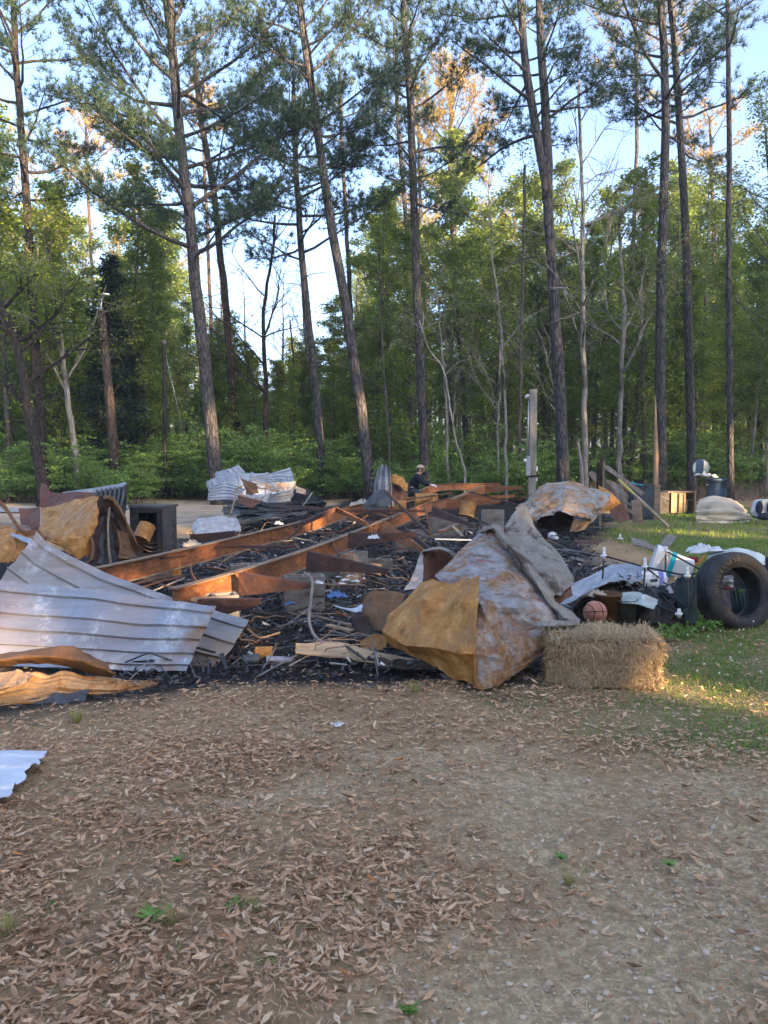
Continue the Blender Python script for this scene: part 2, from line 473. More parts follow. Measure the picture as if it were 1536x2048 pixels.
MT['black'] = rusty('burnt_black_metal', (.03, .03, .032), ((.01, .01, .01), (.03, .027, .025), (.07, .05, .04)), .4, .3, .5, 4, (1, 1, 1), .5)
MT['bin_steel'] = rusty('charred_grey_metal', (.09, .1, .11), ((.02, .02, .02), (.08, .07, .065), (.16, .13, .1)), .4, .3, .5, 3, (1, 1, 1), .3)
# bare galvanised / painted panels
def panel(name, ca, cb, mark, metal=.55, rough=.36, burn=.2, burnc=(.5, .35, .24)):
    m = Mat(name)
    big = m.noise(.9, 4, .5, dist=.4); st = m.noise(2.4, 6, .65, vec=m.scaled((.5, .5, 6)), dist=.2); sp = m.noise(9, 6, .75)
    c = m.mix(m.step(big, .38, .62), ca, cb)
    c = m.mix(m.math('MULTIPLY', m.step(st, .4, .7), .6), c, tuple(x * .55 for x in ca))
    ws = m.math('MULTIPLY', m.step(m.noise(3.4, 5, .6, dist=1.5), .53, .62), m.step(sp, .45, .62))
    c = m.mix(m.math('MULTIPLY', ws, .75), c, mark)
    uvs = m.n('ShaderNodeSeparateXYZ'); m.L(m.co('UV'), uvs.inputs[0])
    wob = m.math('ADD', uvs.outputs[0], m.math('MULTIPLY', m.noise(2.5, 4), .25))
    band = m.step(m.math('ABSOLUTE', m.math('SUBTRACT', m.math('FRACT', m.math('MULTIPLY', wob, .95)), .5)), .075, .03)
    c = m.mix(m.math('MULTIPLY', m.math('MULTIPLY', band, m.step(m.noise(22, 5, .8), .46, .6)), .7), c, mark)
    c = m.mix(m.math('MULTIPLY', m.step(m.noise(1.1, 6, .7, dist=1.2), .5, .7), .35), c, (.10, .085, .075))
    if burn: c = m.mix(m.step(m.noise(1.3, 5, .6), .66 - burn * .2, .74 - burn * .1), c, burnc)
    m.set(c, m.ramp(st, [(.3, rough * .8), (.8, rough * 1.5)]), metal, .5)
    m.bump(m.math('ADD', m.noise(5, 4, .6), m.math('MULTIPLY', m.step(m.vor(2.3, feature='DISTANCE_TO_EDGE', vec=m.scaled((.6, .6, 1.5))), 0, .05), -.3)), .25, .015)
    return m.m
MT['galv'] = panel('galvanised_panel', (.46, .40, .38), (.33, .43, .53), (.72, .72, .70), .5, .34, .12, (.34, .22, .14))  # sky reflection painted into the blue tone, mixed with heat tint
MT['galv_warm'] = panel('heat_tinted_panel', (.46, .36, .29), (.34, .40, .44), (.66, .66, .64), .45, .36, .45, (.46, .33, .23))
MT['blue'] = panel('blue_grey_panel', (.30, .34, .40), (.38, .44, .5), (.6, .62, .64), .25, .45, .05, (.4, .3, .22))
MT['whitepanel'] = panel('white_panel', (.62, .68, .78), (.7, .74, .82), (.85, .87, .9), .1, .4, 0)
# the big sheet: chalky grey paint with crimson and rust
m = Mat('scorched_paint')
uvx = m.scaled((1, 1, 1)); n1 = m.noise(2.6, 8, .66, dist=.8); n2 = m.noise(7, 6, .7, vec=m.scaled((1.2, 1, 3))); n3 = m.noise(1.4, 5, .6)
c = m.mix(m.step(n2, .35, .7), (.20, .20, .20), (.40, .40, .40))
c = m.mix(m.step(m.noise(4.2, 7, .7, vec=m.scaled((.7, .7, 2.2)), dist=.5), .50, .56), c, (.17, .13, .10))
uv1 = m.n('ShaderNodeSeparateXYZ'); m.L(m.co('UV'), uv1.inputs[0])
c = m.mix(m.step(m.math('SUBTRACT', m.noise(3.4, 8, .75, vec=m.scaled((.6, 1, 2.8)), dist=.7), m.math('MULTIPLY', m.step(uv1.outputs[0], .25, .6), .07)), .50, .57), c, m.ramp(m.noise(14, 5, .7, vec=m.scaled((.5, 1, 2.5))), [(.35, (.16, .07, .055)), (.5, (.29, .12, .09)), (.62, (.36, .32, .3))]))
uvs = m.n('ShaderNodeSeparateXYZ'); m.L(m.co('UV'), uvs.inputs[0]); ux, uy = uvs.outputs[0], uvs.outputs[1]
rz = m.step(m.math('ADD', m.noise(2.6, 8, .7, dist=.7), m.math('ADD', m.math('MULTIPLY', m.step(uy, .75, 1.3), .10), m.math('MULTIPLY', m.step(uy, .45, .0), .06))), .525, .60)
c = m.mix(rz, c, m.ramp(m.noise(13, 5, .7), [(.35, (.13, .065, .03)), (.5, (.28, .15, .06)), (.68, (.38, .32, .26))]))
c = m.mix(m.math('MULTIPLY', m.step(m.noise(16, 5, .75), .5, .75), .55), c, (.07, .05, .04))
m.set(c, .6, .08, .35); m.bump(m.math('ADD', m.noise(9, 5, .7), m.math('ADD', m.math('MULTIPLY', m.step(m.vor(1.9, feature='DISTANCE_TO_EDGE', vec=m.scaled((1, 1, 1.4))), 0, .06), -.7), m.math('MULTIPLY', m.step(m.vor(6, feature='DISTANCE_TO_EDGE'), 0, .12), -.25))), .6, .02); MT['paint'] = m.m
m = Mat('scorched_white_paint')
n1 = m.noise(2.4, 8, .68, dist=.7); n2 = m.noise(8, 6, .7)
c = m.mix(m.step(n2, .35, .7), (.22, .21, .19), (.38, .38, .36))
c = m.mix(m.step(n1, .46, .54), c, m.ramp(n2, [(.3, (.14, .075, .035)), (.5, (.36, .2, .09)), (.75, (.5, .33, .17))]))
c = m.mix(m.math('MULTIPLY', m.step(m.noise(5, 7, .75, dist=1), .55, .62), .8), c, (.06, .05, .045))
m.set(c, .65, .05, .35); m.bump(m.math('ADD', m.noise(9, 5, .7), m.math('ADD', m.math('MULTIPLY', m.step(m.vor(1.9, feature='DISTANCE_TO_EDGE', vec=m.scaled((1, 1, 1.4))), 0, .06), -.7), m.math('MULTIPLY', m.step(m.vor(6, feature='DISTANCE_TO_EDGE'), 0, .12), -.25))), .6, .02); MT['paint2'] = m.m
m = Mat('sooty_cream_paint')
n1 = m.noise(1.6, 8, .7, dist=.6); n2 = m.noise(9, 6, .75)
c = m.mix(m.step(n2, .3, .7), (.16, .145, .12), (.30, .29, .26))
c = m.mix(m.step(m.noise(3.6, 8, .72, dist=.4), .50, .58), c, (.065, .045, .03))
c = m.mix(m.step(n1, .62, .68), c, (.2, .1, .05))
m.set(c, .7, .05, .3); m.bump(m.math('ADD', m.noise(9, 5, .7), m.math('ADD', m.math('MULTIPLY', m.step(m.vor(1.9, feature='DISTANCE_TO_EDGE', vec=m.scaled((1, 1, 1.4))), 0, .06), -.7), m.math('MULTIPLY', m.step(m.vor(6, feature='DISTANCE_TO_EDGE'), 0, .12), -.25))), .6, .02); MT['cream'] = m.m
# block, wood, cloth ...
m = Mat('concrete_block')
c = m.mix(m.step(m.noise(4, 5, .6), .35, .7), (.16, .145, .13), (.33, .31, .28)); c = m.mix(m.step(m.noise(1.7, 4), .5, .65), c, (.07, .06, .055))
m.set(c, .95, 0, .2); m.bump(m.noise(45, 4, .7), .5, .01); MT['block'] = m.m
def wood(name, c0, c1, axis=2, scale=4):
    m = Mat(name); s = [scale * 4] * 3; s[axis] = scale * .35
    n = m.noise(1, 6, .6, vec=m.scaled(tuple(s)), dist=.4)
    c = m.mix(m.step(n, .3, .7), c0, c1); c = m.mix(m.math('MULTIPLY', m.step(m.noise(2, 4), .5, .7), .5), c, tuple(x * .4 for x in c0))
    m.set(c, .85, 0, .25); m.bump(n, .4, .01); return m.m
MT['wood_grey'] = wood('weathered_wood', (.14, .115, .095), (.3, .26, .22), 2)
MT['pole'] = wood('pole_wood', (.15, .14, .12), (.34, .33, .29), 2, 6)
MT['wood_tan'] = wood('tan_wood', (.28, .2, .12), (.48, .37, .24), 0)
MT['wood_dark'] = wood('charred_wood', (.02, .018, .016), (.07, .055, .045), 0)
MT['ply'] = wood('scorched_plywood', (.16, .11, .08), (.3, .24, .19), 0)
MT['white'] = simple('white_plastic', (.72, .73, .72), .5, var=.12)
MT['teal'] = simple('teal_print', (.0, .42, .5), .5, var=.1)
MT['blackpl'] = simple('black_plastic', (.015, .015, .018), .45, var=.2)
MT['conduit'] = simple('galvanised_conduit', (.42, .45, .48), .4, .6, .15)
MT['greybox'] = simple('grey_meter_box', (.33, .38, .43), .45, .3, .15)
MT['binblue'] = simple('grey_blue_plastic', (.075, .13, .2), .5, var=.12, scale=3)
MT['cabblue'] = rusty('dark_blue_cabinet', (.035, .06, .09), ((.03, .04, .05), (.06, .06, .06), (.12, .09, .07)), .3, .1, .55, 3, (1, 1, 1), .2)
MT['canvas'] = simple('folded_canvas', (.5, .44, .34), .85, var=.3, scale=3)
MT['darkcloth'] = simple('dark_green_cloth', (.02, .04, .038), .85, var=.35, scale=5)
MT['navy'] = simple('navy_fabric', (.015, .022, .05), .8, var=.3)
MT['whitecloth'] = simple('white_cloth', (.68, .69, .68), .85, var=.2)
MT['red'] = simple('red_plastic', (.34, .02, .035), .5, var=.2)
MT['orange'] = simple('orange_plastic', (.6, .2, .06), .5, var=.2)
MT['tealcloth'] = simple('teal_cloth', (.05, .33, .36), .8, var=.3)
MT['ash'] = simple('pale_ash', (.42, .42, .42), .95, var=.35, scale=8, bump=.5)
MT['hose'] = simple('bent_grey_pipe', (.17, .17, .165), .6, .2, .25)
MT['glass'] = simple('dusty_glass', (.42, .5, .48), .15, 0, .25, 5, .1, .6)
m = Mat('tyre_rubber')
c = m.mix(m.step(m.noise(6, 6, .7), .35, .7), (.018, .019, .021), (.055, .056, .058)); c = m.mix(m.math('MULTIPLY', m.step(m.noise(1.6, 5, .6), .55, .68), .55), c, (.17, .11, .06))
m.set(c, .72, 0, .3); m.bump(m.noise(50, 3), .2, .004); MT['tyre'] = m.m
MT['letters'] = simple('raised_tyre_letters', (.16, .13, .09), .7, var=.3)
m = Mat('straw'); MT['straw'] = m.leafy(m.ramp(m.attr(), [(0, (.19, .14, .08)), (.5, (.48, .37, .22)), (1, (.74, .60, .40))]), .15)
MT['strawcore'] = simple('bale_core', (.24, .17, .1), .95, var=.5, scale=12, bump=.6)
MT['skin'] = simple('skin', (.48, .29, .22), .6, var=.08, bump=0)
MT['hair'] = simple('short_brown_hair', (.12, .08, .05), .8, bump=0)
MT['cap'] = simple('tan_cap', (.4, .33, .25), .8, bump=0)
MT['hoodie'] = simple('black_navy_hoodie', (.008, .011, .022), .9, var=.3, bump=.1)
MT['jeans'] = simple('dark_jeans', (.035, .04, .06), .85, bump=.1)
m = Mat('char'); MT['shard'] = m.set(m.ramp(m.attr(), [(0, (.008, .008, .009)), (.45, (.035, .035, .037)), (.68, (.12, .118, .115)), (.88, (.34, .33, .325)), (1, (.62, .62, .6))]), .36, 0, .6)
MT['bluecloth'] = simple('blue_rag', (.10, .2, .42), .8, var=.35)
# ------------------------------------------------------------------ ground: one sheet out to the horizon
CHAR = [(-40, 1455), (300, 1400), (480, 1372), (640, 1378), (800, 1368), (900, 1352), (1060, 1400), (1200, 1300), (1240, 1160), (1180, 1090), (1225, 1058), (1210, 1020),
        (1000, 990), (760, 985), (640, 1015), (500, 1045), (430, 1070), (300, 1085), (150, 1100), (-80, 1100)]
GRASS = [(1040, 1400), (1180, 1385), (1300, 1425), (1200, 1475), (1310, 1510), (1420, 1530), (1900, 1560), (2200, 1100), (2000, 1015), (1500, 1015), (1310, 1020), (1240, 1050), (1210, 1080), (1290, 1090), (1340, 1115),
         (1330, 1180), (1180, 1240), (1330, 1290), (1100, 1385)]
SANDY = [(-2600, 1042), (-60, 1040), (330, 1058), (480, 1050), (640, 1028), (700, 1012), (500, 1003), (300, 1003), (-200, 1003), (-2600, 1004)]
GRAVEL = [(560, 1500), (480, 1560), (330, 1600), (520, 1640), (840, 1560), (900, 1660), (780, 1750), (1000, 1700), (1130, 1820), (880, 2060), (600, 2300), (1700, 2300), (1750, 1600), (1500, 1590), (1350, 1700), (1050, 1560), (900, 1490)]
def gpoly(p): return [tuple(G(x, y)[:2]) for x, y in p]
CHAR_W, GRASS_W, SANDY_W, GRAVEL_W = map(gpoly, (CHAR, GRASS, SANDY, GRAVEL))
def masks(X, Y):
    jx = (fbm(X * 1.3, Y * 1.3, 3) - 0.5); jy = (fbm(X * 1.3 + 50, Y * 1.3, 9) - 0.5)
    x, y = X + jx * 0.9, Y + jy * 0.9
    ch = polysoft(x, y, CHAR_W, 0.35)
    gr = polysoft(x + jx * 0.6, y + jy * 0.6, GRASS_W, 0.8) * np.clip(0.25 + 1.5 * fbm(X * 0.9, Y * 0.9, 21), 0, 1)
    sa = polysoft(x + jx, y + jy, SANDY_W, 1.2)
    gv = polysoft(x + jx * .8, y + jy * .8, GRAVEL_W, 0.5)
    return ch, gr, sa, gv
def gz(X, Y):
    X = np.asarray(X, float); Y = np.asarray(Y, float)
    near = np.clip(1.2 - np.hypot(X, Y - 6) / 60, 0, 1)
    return (fbm(X * 0.5, Y * 0.5, 5) - 0.5) * 0.10 * near + (fbm(X * 3, Y * 3, 6) - 0.5) * 0.025 * near - 0.01
def axis(lo, a, b, hi, st, grow=1.25):
    mid = np.arange(a, b + st, st); l = [a]; s = st
    while l[-1] > lo: s *= grow; l.append(l[-1] - s)
    r = [mid[-1]]; s = st
    while r[-1] < hi: s *= grow; r.append(r[-1] + s)
    return np.concatenate([np.array(l[:0:-1]), mid, np.array(r[1:])])
gx = axis(-230, -9, 10, 230, 0.085); gy = axis(-170, 1.0, 20, 240, 0.085)
GX, GY = np.meshgrid(gx, gy)
GZ = gz(GX, GY)
nx, ny = len(gx), len(gy)
a = Acc()
i = np.arange(ny - 1)[:, None] * nx; j = np.arange(nx - 1)[None, :]
a.add(np.stack([GX, GY, GZ], -1).reshape(-1, 3), None, np.stack([i + j, i + j + 1, i + nx + j + 1, i + nx + j], -1).reshape(-1, 4))
gm = a.mesh('ground', smooth=True)
ch, gr, sa, gv = masks(GX, GY)
for nm, arr in (('char', ch), ('grass', gr), ('sandy', sa), ('gravel', gv)):
    at = gm.attributes.new(nm, 'FLOAT', 'POINT'); at.data.foreach_set('value', arr.astype(np.float32).ravel())
m = Mat('earth')
big = m.noise(0.6, 5, 0.6, which='World'); fine = m.noise(26, 6, 0.7, which='World'); peb = m.vor(55, which='World')
soil = m.mix(m.step(big, 0.35, 0.65), (0.34, 0.225, 0.12), (0.54, 0.385, 0.215))
soil = m.mix(m.step(fine, 0.35, 0.7), m.mix(0.45, soil, (0.06, 0.04, 0.028)), soil)
grav = m.mix(m.step(m.vor(70, which='World', out='Color'), 0.1, 0.9), (0.38, 0.27, 0.15), (0.73, 0.565, 0.345))
grav = m.mix(m.step(fine, 0.4, 0.68), (0.31, 0.225, 0.13), grav)
c = m.mix(m.attr('gravel'), soil, grav)
sandc = m.mix(m.step(m.noise(1.6, 6, 0.6, which='World'), 0.35, 0.65), (0.33, 0.26, 0.19), (0.5, 0.42, 0.32))
c = m.mix(m.attr('sandy'), c, sandc)
grs = m.mix(m.step(m.noise(5, 5, 0.7, which='World'), 0.35, 0.65), (0.08, 0.12, 0.03), (0.17, 0.17, 0.07))
c = m.mix(m.math('MULTIPLY', m.attr('grass'), 0.85), c, grs)
chc = m.mix(m.step(m.noise(14, 5, 0.7, which='World'), 0.45, 0.75), (0.016, 0.015, 0.015), (0.07, 0.065, 0.062))
c = m.mix(m.attr('char'), c, chc)
m.set(c, 0.95, 0, 0.2)
m.bump(m.math('ADD', m.math('MULTIPLY', peb, -0.6), fine), 0.8, 0.02)
ground = put('ground', gm, m.m, kind='structure')
ground['label'] = 'bare trodden earth with leaf litter, gravel and patchy grass'

# ------------------------------------------------------------------ dead leaves
def leaf_shape(curl, fold, seg=3):
    """long pointed leaf: 1 long, 0.26 wide, curled along and folded across"""
    u = np.linspace(0, 1, seg + 1)
    w = 0.15 * np.sin(np.pi * np.clip(u * 0.94 + 0.06, 0, 1)) ** 0.8
    w[-1] = 0.005
    ang = curl * (u - 0.5)
    x = u - 0.5; z = curl * 0.5 * (u - 0.5) ** 2
    P = []
    for k in range(seg + 1):
        P += [[x[k], -w[k], z[k] + fold * w[k]], [x[k], 0, z[k]], [x[k], w[k], z[k] + fold * w[k]]]
    F = []
    for k in range(seg):
        b = k * 3
        F += [[b, b + 1, b + 4, b + 3], [b + 1, b + 2, b + 5, b + 4]]
    return np.array(P), np.array(F)
LEAFBIG = [leaf_shape(c, f) for c, f in ((0.2, 0.3), (0.9, 0.6), (-0.6, 0.4), (1.4, 1.2), (-0.9, -0.3), (0.5, -0.5))]
LEAFV = [leaf_shape(c, f, 2) for c, f in ((0.2, 0.3), (0.9, 0.6), (-0.6, 0.4), (1.4, 1.2), (-0.9, -0.3), (0.5, -0.5))]
for k_, (wx, bite, bend) in enumerate(((.55, 0, .15), (1.5, 0, -.1), (.8, 1, .1), (1.2, 1, -.2), (.35, 0, .25), (1.0, 2, .05), (.7, 2, -.15))):
    P_, F_ = LEAFV[k_ % 6]; P_ = P_.copy(); P_[:, 1] = P_[:, 1] * wx + bend * P_[:, 0] ** 2 * 2; P_[:, 2] += rng.normal(0, .025, len(P_))
    if bite == 1: P_[6:, 0] = .22 + rng.normal(0, .05, 3); P_[6:, 1] *= 8 * rng.uniform(.3, 1, 3)
    if bite == 2: P_[:3, 0] = -.25 + rng.normal(0, .07, 3); P_[3:6, 1] *= rng.uniform(.5, 1.4, 3); P_[6, 1] *= .4
    LEAFV.append((P_, F_))
def scatter(acc, shape, pos, size, yaw, pitch, roll, tint, zlift=None):
    P, F = shape
    n = len(pos)
    if n == 0: return
    cy, sy = np.cos(yaw), np.sin(yaw); cp, sp_ = np.cos(pitch), np.sin(pitch); cr, sr = np.cos(roll), np.sin(roll)
    Rm = np.empty((n, 3, 3))
    Rm[:, 0, 0] = cy * cp; Rm[:, 0, 1] = cy * sp_ * sr - sy * cr; Rm[:, 0, 2] = cy * sp_ * cr + sy * sr
    Rm[:, 1, 0] = sy * cp; Rm[:, 1, 1] = sy * sp_ * sr + cy * cr; Rm[:, 1, 2] = sy * sp_ * cr - cy * sr
    Rm[:, 2, 0] = -sp_; Rm[:, 2, 1] = cp * sr; Rm[:, 2, 2] = cp * cr
    size = np.asarray(size, float)
    if size.ndim == 1: size = np.repeat(size[:, None], 3, 1)
    V = np.einsum('nij,nkj->nki', Rm, P[None] * size[:, None, :]) + pos[:, None, :]
    k = len(P)
    FF = (F[None] + (np.arange(n) * k)[:, None, None]).reshape(-1, F.shape[1])
    t = np.repeat(tint, k)
    if F.shape[1] == 4: acc.add(V.reshape(-1, 3), None, FF, t)
    else: acc.add(V.reshape(-1, 3), FF, None, t)
m = Mat('dead_leaf')
c = m.ramp(m.math('ADD', m.attr(), m.math('MULTIPLY', m.oinfo(), 0.0)), [(0, (0.18, 0.10, 0.052)), (0.35, (0.47, 0.285, 0.165)), (0.7, (0.68, 0.46, 0.285)), (0.9, (0.74, 0.56, 0.37)), (1, (0.55, 0.27, 0.1))])
c = m.mix(m.step(m.noise(60, 3, which='World'), 0.5, 0.8), c, m.mix(0.5, c, (0.04, 0.025, 0.02)))
MT['leaf_dead'] = m.leafy(c, 0.12, rough=0.55)
def leafpos(n, y0, y1, pw=1.0):
    """positions over the view wedge between distances y0..y1 and a step to the sides"""
    y = y0 + (y1 - y0) * rng.random(n) ** pw
    x = (rng.random(n) * 2 - 1) * (y * 0.56 + 1.4)
    return x, y
def litter(acc, n, y0, y1, s0, s1, excl_grass=0.82):
    x, y = leafpos(n, y0, y1)
    ch, gr, sa, gv = masks(x, y)
    clump = fbm(x * 1.1, y * 1.1, 33)
    keep = rng.random(n) < np.clip((clump - 0.28) * 3.2, 0.12 if y0 < 3 else .5, 1) * (1 - 0.80 * gv) * (1 - excl_grass * gr) * (1 - 0.95 * (ch > 0.6)) * (1 - 0.8 * sa)
    x, y = x[keep], y[keep]; n = len(x)
    s = s0 + (s1 - s0) * rng.random(n) ** 1.5
    pos = np.stack([x, y, gz(x, y) + 0.006 + rng.random(n) * 0.022], -1)
    var = rng.integers(0, len(LEAFV), n)
    tint = np.clip(rng.normal(0.5, 0.22, n) + (fbm(x * 0.7, y * 0.7, 44) - 0.5) * 0.5, 0, 0.93)
    tint[rng.random(n) < 0.01] = 1.0
    for k in range(len(LEAFV)):
        q = var == k
        scatter(acc, LEAFV[k], pos[q], s[q], rng.random(q.sum()) * 6.283, rng.normal(0, .2, q.sum()), rng.normal(0, .32, q.sum()), tint[q])
a = Acc()
litter(a, 42000, 1.75, 4.2, 0.010, 0.062)
litter(a, 15000, 1.75, 3.4, 0.022, 0.06)
litter(a, 52000, 3.7, 7.6, 0.016, 0.065)
litter(a, 4000, 8, 20, 0.05, 0.10)
tag(put('fallen_leaves', a.mesh('fallen_leaves'), MT['leaf_dead'], kind='stuff'), 'dry brown curled leaves lying thick over the foreground earth', 'leaves', kind='stuff')
# the leaves that show largest, one by one
lmesh = []
for k, (P, F) in enumerate(LEAFBIG):
    for tnt in (0.3, 0.55, 0.8, 0.97) if k == 0 else (0.35, 0.6, 0.78):
        b = Acc(); b.add(P, None, F, tnt + rng.normal(0, .03)); me = b.mesh('leaf'); me.materials.append(MT['leaf_dead']); lmesh.append(me)
cnt = 0
while cnt < 290:
    x, y = leafpos(1, 1.85, 3.6, 1.3)
    ch, gr, sa, gv = masks(x, y)
    if rng.random() > (1 - 0.85 * gv[0]) * np.clip((fbm(x * 1.1, y * 1.1, 33)[0] - 0.2) * 3, 0.1, 1): continue
    me = lmesh[rng.integers(0, len(lmesh))]
    o = bpy.data.objects.new('leaf', me); COL.objects.link(o); o.parent = ground
    s = rng.uniform(0.038, 0.062)
    o.location = (x[0], y[0], float(gz(x, y)[0]) + rng.uniform(0.022, 0.034)); o.scale = (s, s * rng.uniform(.8, 1.2), s)
    o.rotation_euler = (rng.normal(0, .3), rng.normal(0, .25), rng.uniform(0, 6.28)); cnt += 1

a = Acc(); n = 26000
x, y = leafpos(n, 1.75, 7.5); ch, gr, sa, gv = masks(x, y); k = rng.random(n) < (1 - .9 * (ch > .6)) * (1 - .6 * gv); x, y = x[k], y[k]; n = len(x)
an = rng.uniform(0, 6.28, n); L = rng.uniform(.02, .09, n); d0 = np.stack([np.cos(an), np.sin(an), rng.uniform(-.1, .2, n)], -1) * L[:, None] / 2
c0 = np.stack([x, y, gz(x, y) + rng.uniform(.006, .026, n)], -1); sw = np.stack([-np.sin(an), np.cos(an), 0 * an], -1) * .0013
a.add(np.stack([c0 - d0 - sw, c0 - d0 + sw, c0 + d0], 1).reshape(-1, 3), np.arange(n * 3).reshape(-1, 3), None, np.repeat(np.clip(rng.normal(.6, .25, n), 0, .95), 3))
tag(put('pine_straw', a.mesh('pine_straw'), MT['leaf_dead'], kind='stuff'), 'thin dry pine needles and leaf stalks strewn through the leaf litter', 'pine straw', kind='stuff')

# ------------------------------------------------------------------ pebbles
ico = np.array([[0, 0, 1], [.894, 0, .447], [.276, .851, .447], [-.724, .526, .447], [-.724, -.526, .447], [.276, -.851, .447],
                [.724, .526, -.447], [-.276, .851, -.447], [-.894, 0, -.447], [-.276, -.851, -.447], [.724, -.526, -.447], [0, 0, -1.]])
icof = np.array([[0, 1, 2], [0, 2, 3], [0, 3, 4], [0, 4, 5], [0, 5, 1], [1, 6, 2], [2, 7, 3], [3, 8, 4], [4, 9, 5], [5, 10, 1], [6, 7, 2], [7, 8, 3], [8, 9, 4], [9, 10, 5], [10, 6, 1],
                 [11, 7, 6], [11, 8, 7], [11, 9, 8], [11, 10, 9], [11, 6, 10]])
PEB = [(ico * (1 + 0.25 * rng.normal(size=(12, 1))) , icof) for _ in range(4)]
m = Mat('pebble'); MT['pebble'] = m.set(m.ramp(m.attr(), [(0, (0.22, 0.16, 0.11)), (0.5, (0.46, 0.365, 0.26)), (0.85, (0.58, 0.48, 0.35)), (1, (0.66, 0.58, 0.45))]), 0.85)
a = Acc()
for n, y0, y1, s0, s1 in ((13000, 1.75, 4.5, .003, .011), (4000, 4.5, 9, .005, .016)):
    x, y = leafpos(n, y0, y1)
    ch, gr, sa, gv = masks(x, y)
    keep = rng.random(n) < np.clip(gv + 0.12, 0, 1) * (1 - ch)
    x, y = x[keep], y[keep]; n = len(x)
    s = s0 + (s1 - s0) * rng.random(n) ** 3
    sz = np.stack([s * rng.uniform(.8, 1.5, n), s, s * .6], -1)
    pos = np.stack([x, y, gz(x, y) + s * .25], -1)
    scatter(a, PEB[0], pos, sz, rng.random(n) * 6.28, rng.normal(0, .2, n), rng.normal(0, .2, n), np.clip(rng.normal(.55, .2, n), 0, 1))
tag(put('gravel', a.mesh('gravel'), MT['pebble'], kind='stuff'), 'small pale gravel stones bedded in the foreground dirt', 'gravel', kind='stuff')

# ------------------------------------------------------------------ grass
blade = (np.array([[-.5, 0, 0], [.5, 0, 0], [0.3, .35, .6], [-.3, .35, .6], [0, .95, 1.]]), np.array([[0, 1, 2], [0, 2, 3], [3, 2, 4]]))
m = Mat('grass_blade')
MT['grass'] = m.leafy(m.ramp(m.attr(), [(0, (0.09, 0.20, 0.03)), (0.5, (0.18, 0.33, 0.05)), (0.8, (0.32, 0.42, 0.08)), (1, (0.42, 0.34, 0.16))]), 0.4)
a = Acc()
def lawn(n, xr, yr, h0, h1, wd, seed, dry=0.15, mask=True, dens=None, xf=False):
    y = rng.uniform(*yr, n)
    x = rng.uniform(xr[0], xr[1], n) * (y if xf else 1)
    if mask:
        ch, gr, sa, gv = masks(x, y); p = np.clip(gr * 1.3 - 0.15, 0, 1)
    else: p = np.ones(n)
    tuft = fbm(x * 2.5, y * 2.5, seed)
    p = p * np.clip((tuft - 0.3) * 3, 0.1, 1)
    if dens is not None: p = p * dens(x, y)
    k = rng.random(n) < p
    x, y, tuft = x[k], y[k], tuft[k]; n = len(x)
    h = rng.uniform(h0, h1, n) * (0.5 + tuft)
    sz = np.stack([np.full(n, wd) * rng.uniform(.7, 1.4, n), h * rng.uniform(.2, 1.1, n), h], -1)
    t = np.clip(0.25 + 0.5 * rng.random(n) + (fbm(x, y, 71) - .5) * .6, 0, .9); t[rng.random(n) < dry] = 1.0
    scatter(a, blade, np.stack([x, y, gz(x, y) - .004], -1), sz, rng.random(n) * 6.28, np.zeros(n), rng.normal(0, .2, n), t)
lawn(66000, (0.9, 5.2), (3.9, 7.5), .012, .046, .006, 61, .2)
lawn(34000, (0.27, 0.62), (7.2, 14), .03, .07, .009, 62, .15, xf=True)
lawn(22000, (0.2, 0.62), (13, 24), .04, .10, .016, 63, .15, xf=True)
lawn(5000, (-2.2, 2.4), (1.9, 5.5), .015, .045, .004, 64, .35, mask=False, dens=lambda x, y: np.clip((fbm(x * 2, y * 2, 90) - .58) * 6, 0, 1))
tag(put('grass', a.mesh('grass'), MT['grass'], kind='stuff'), 'short patchy green lawn grass to the right of the wreckage', 'grass', kind='stuff')
# clover heads
a = Acc()
n = 70
x = rng.uniform(2.2, 4.4, n); y = rng.uniform(4.9, 6.9, n); gr = masks(x, y)[1]; k = rng.random(n) < gr; x, y = x[k], y[k]; n = len(x)
scatter(a, PEB[1], np.stack([x, y, gz(x, y) + rng.uniform(.05, .08, n)], -1), np.full((n, 3), .0075), np.zeros(n), np.zeros(n), np.zeros(n), np.ones(n))
MT['clover'] = simple('clover_white', (.75, .75, .7), .8, bump=0)
tag(put('clover_flowers', a.mesh('clover_flowers'), MT['clover'], kind='stuff'), 'tiny white clover heads dotted in the grass by the tyre', 'flowers', kind='stuff')
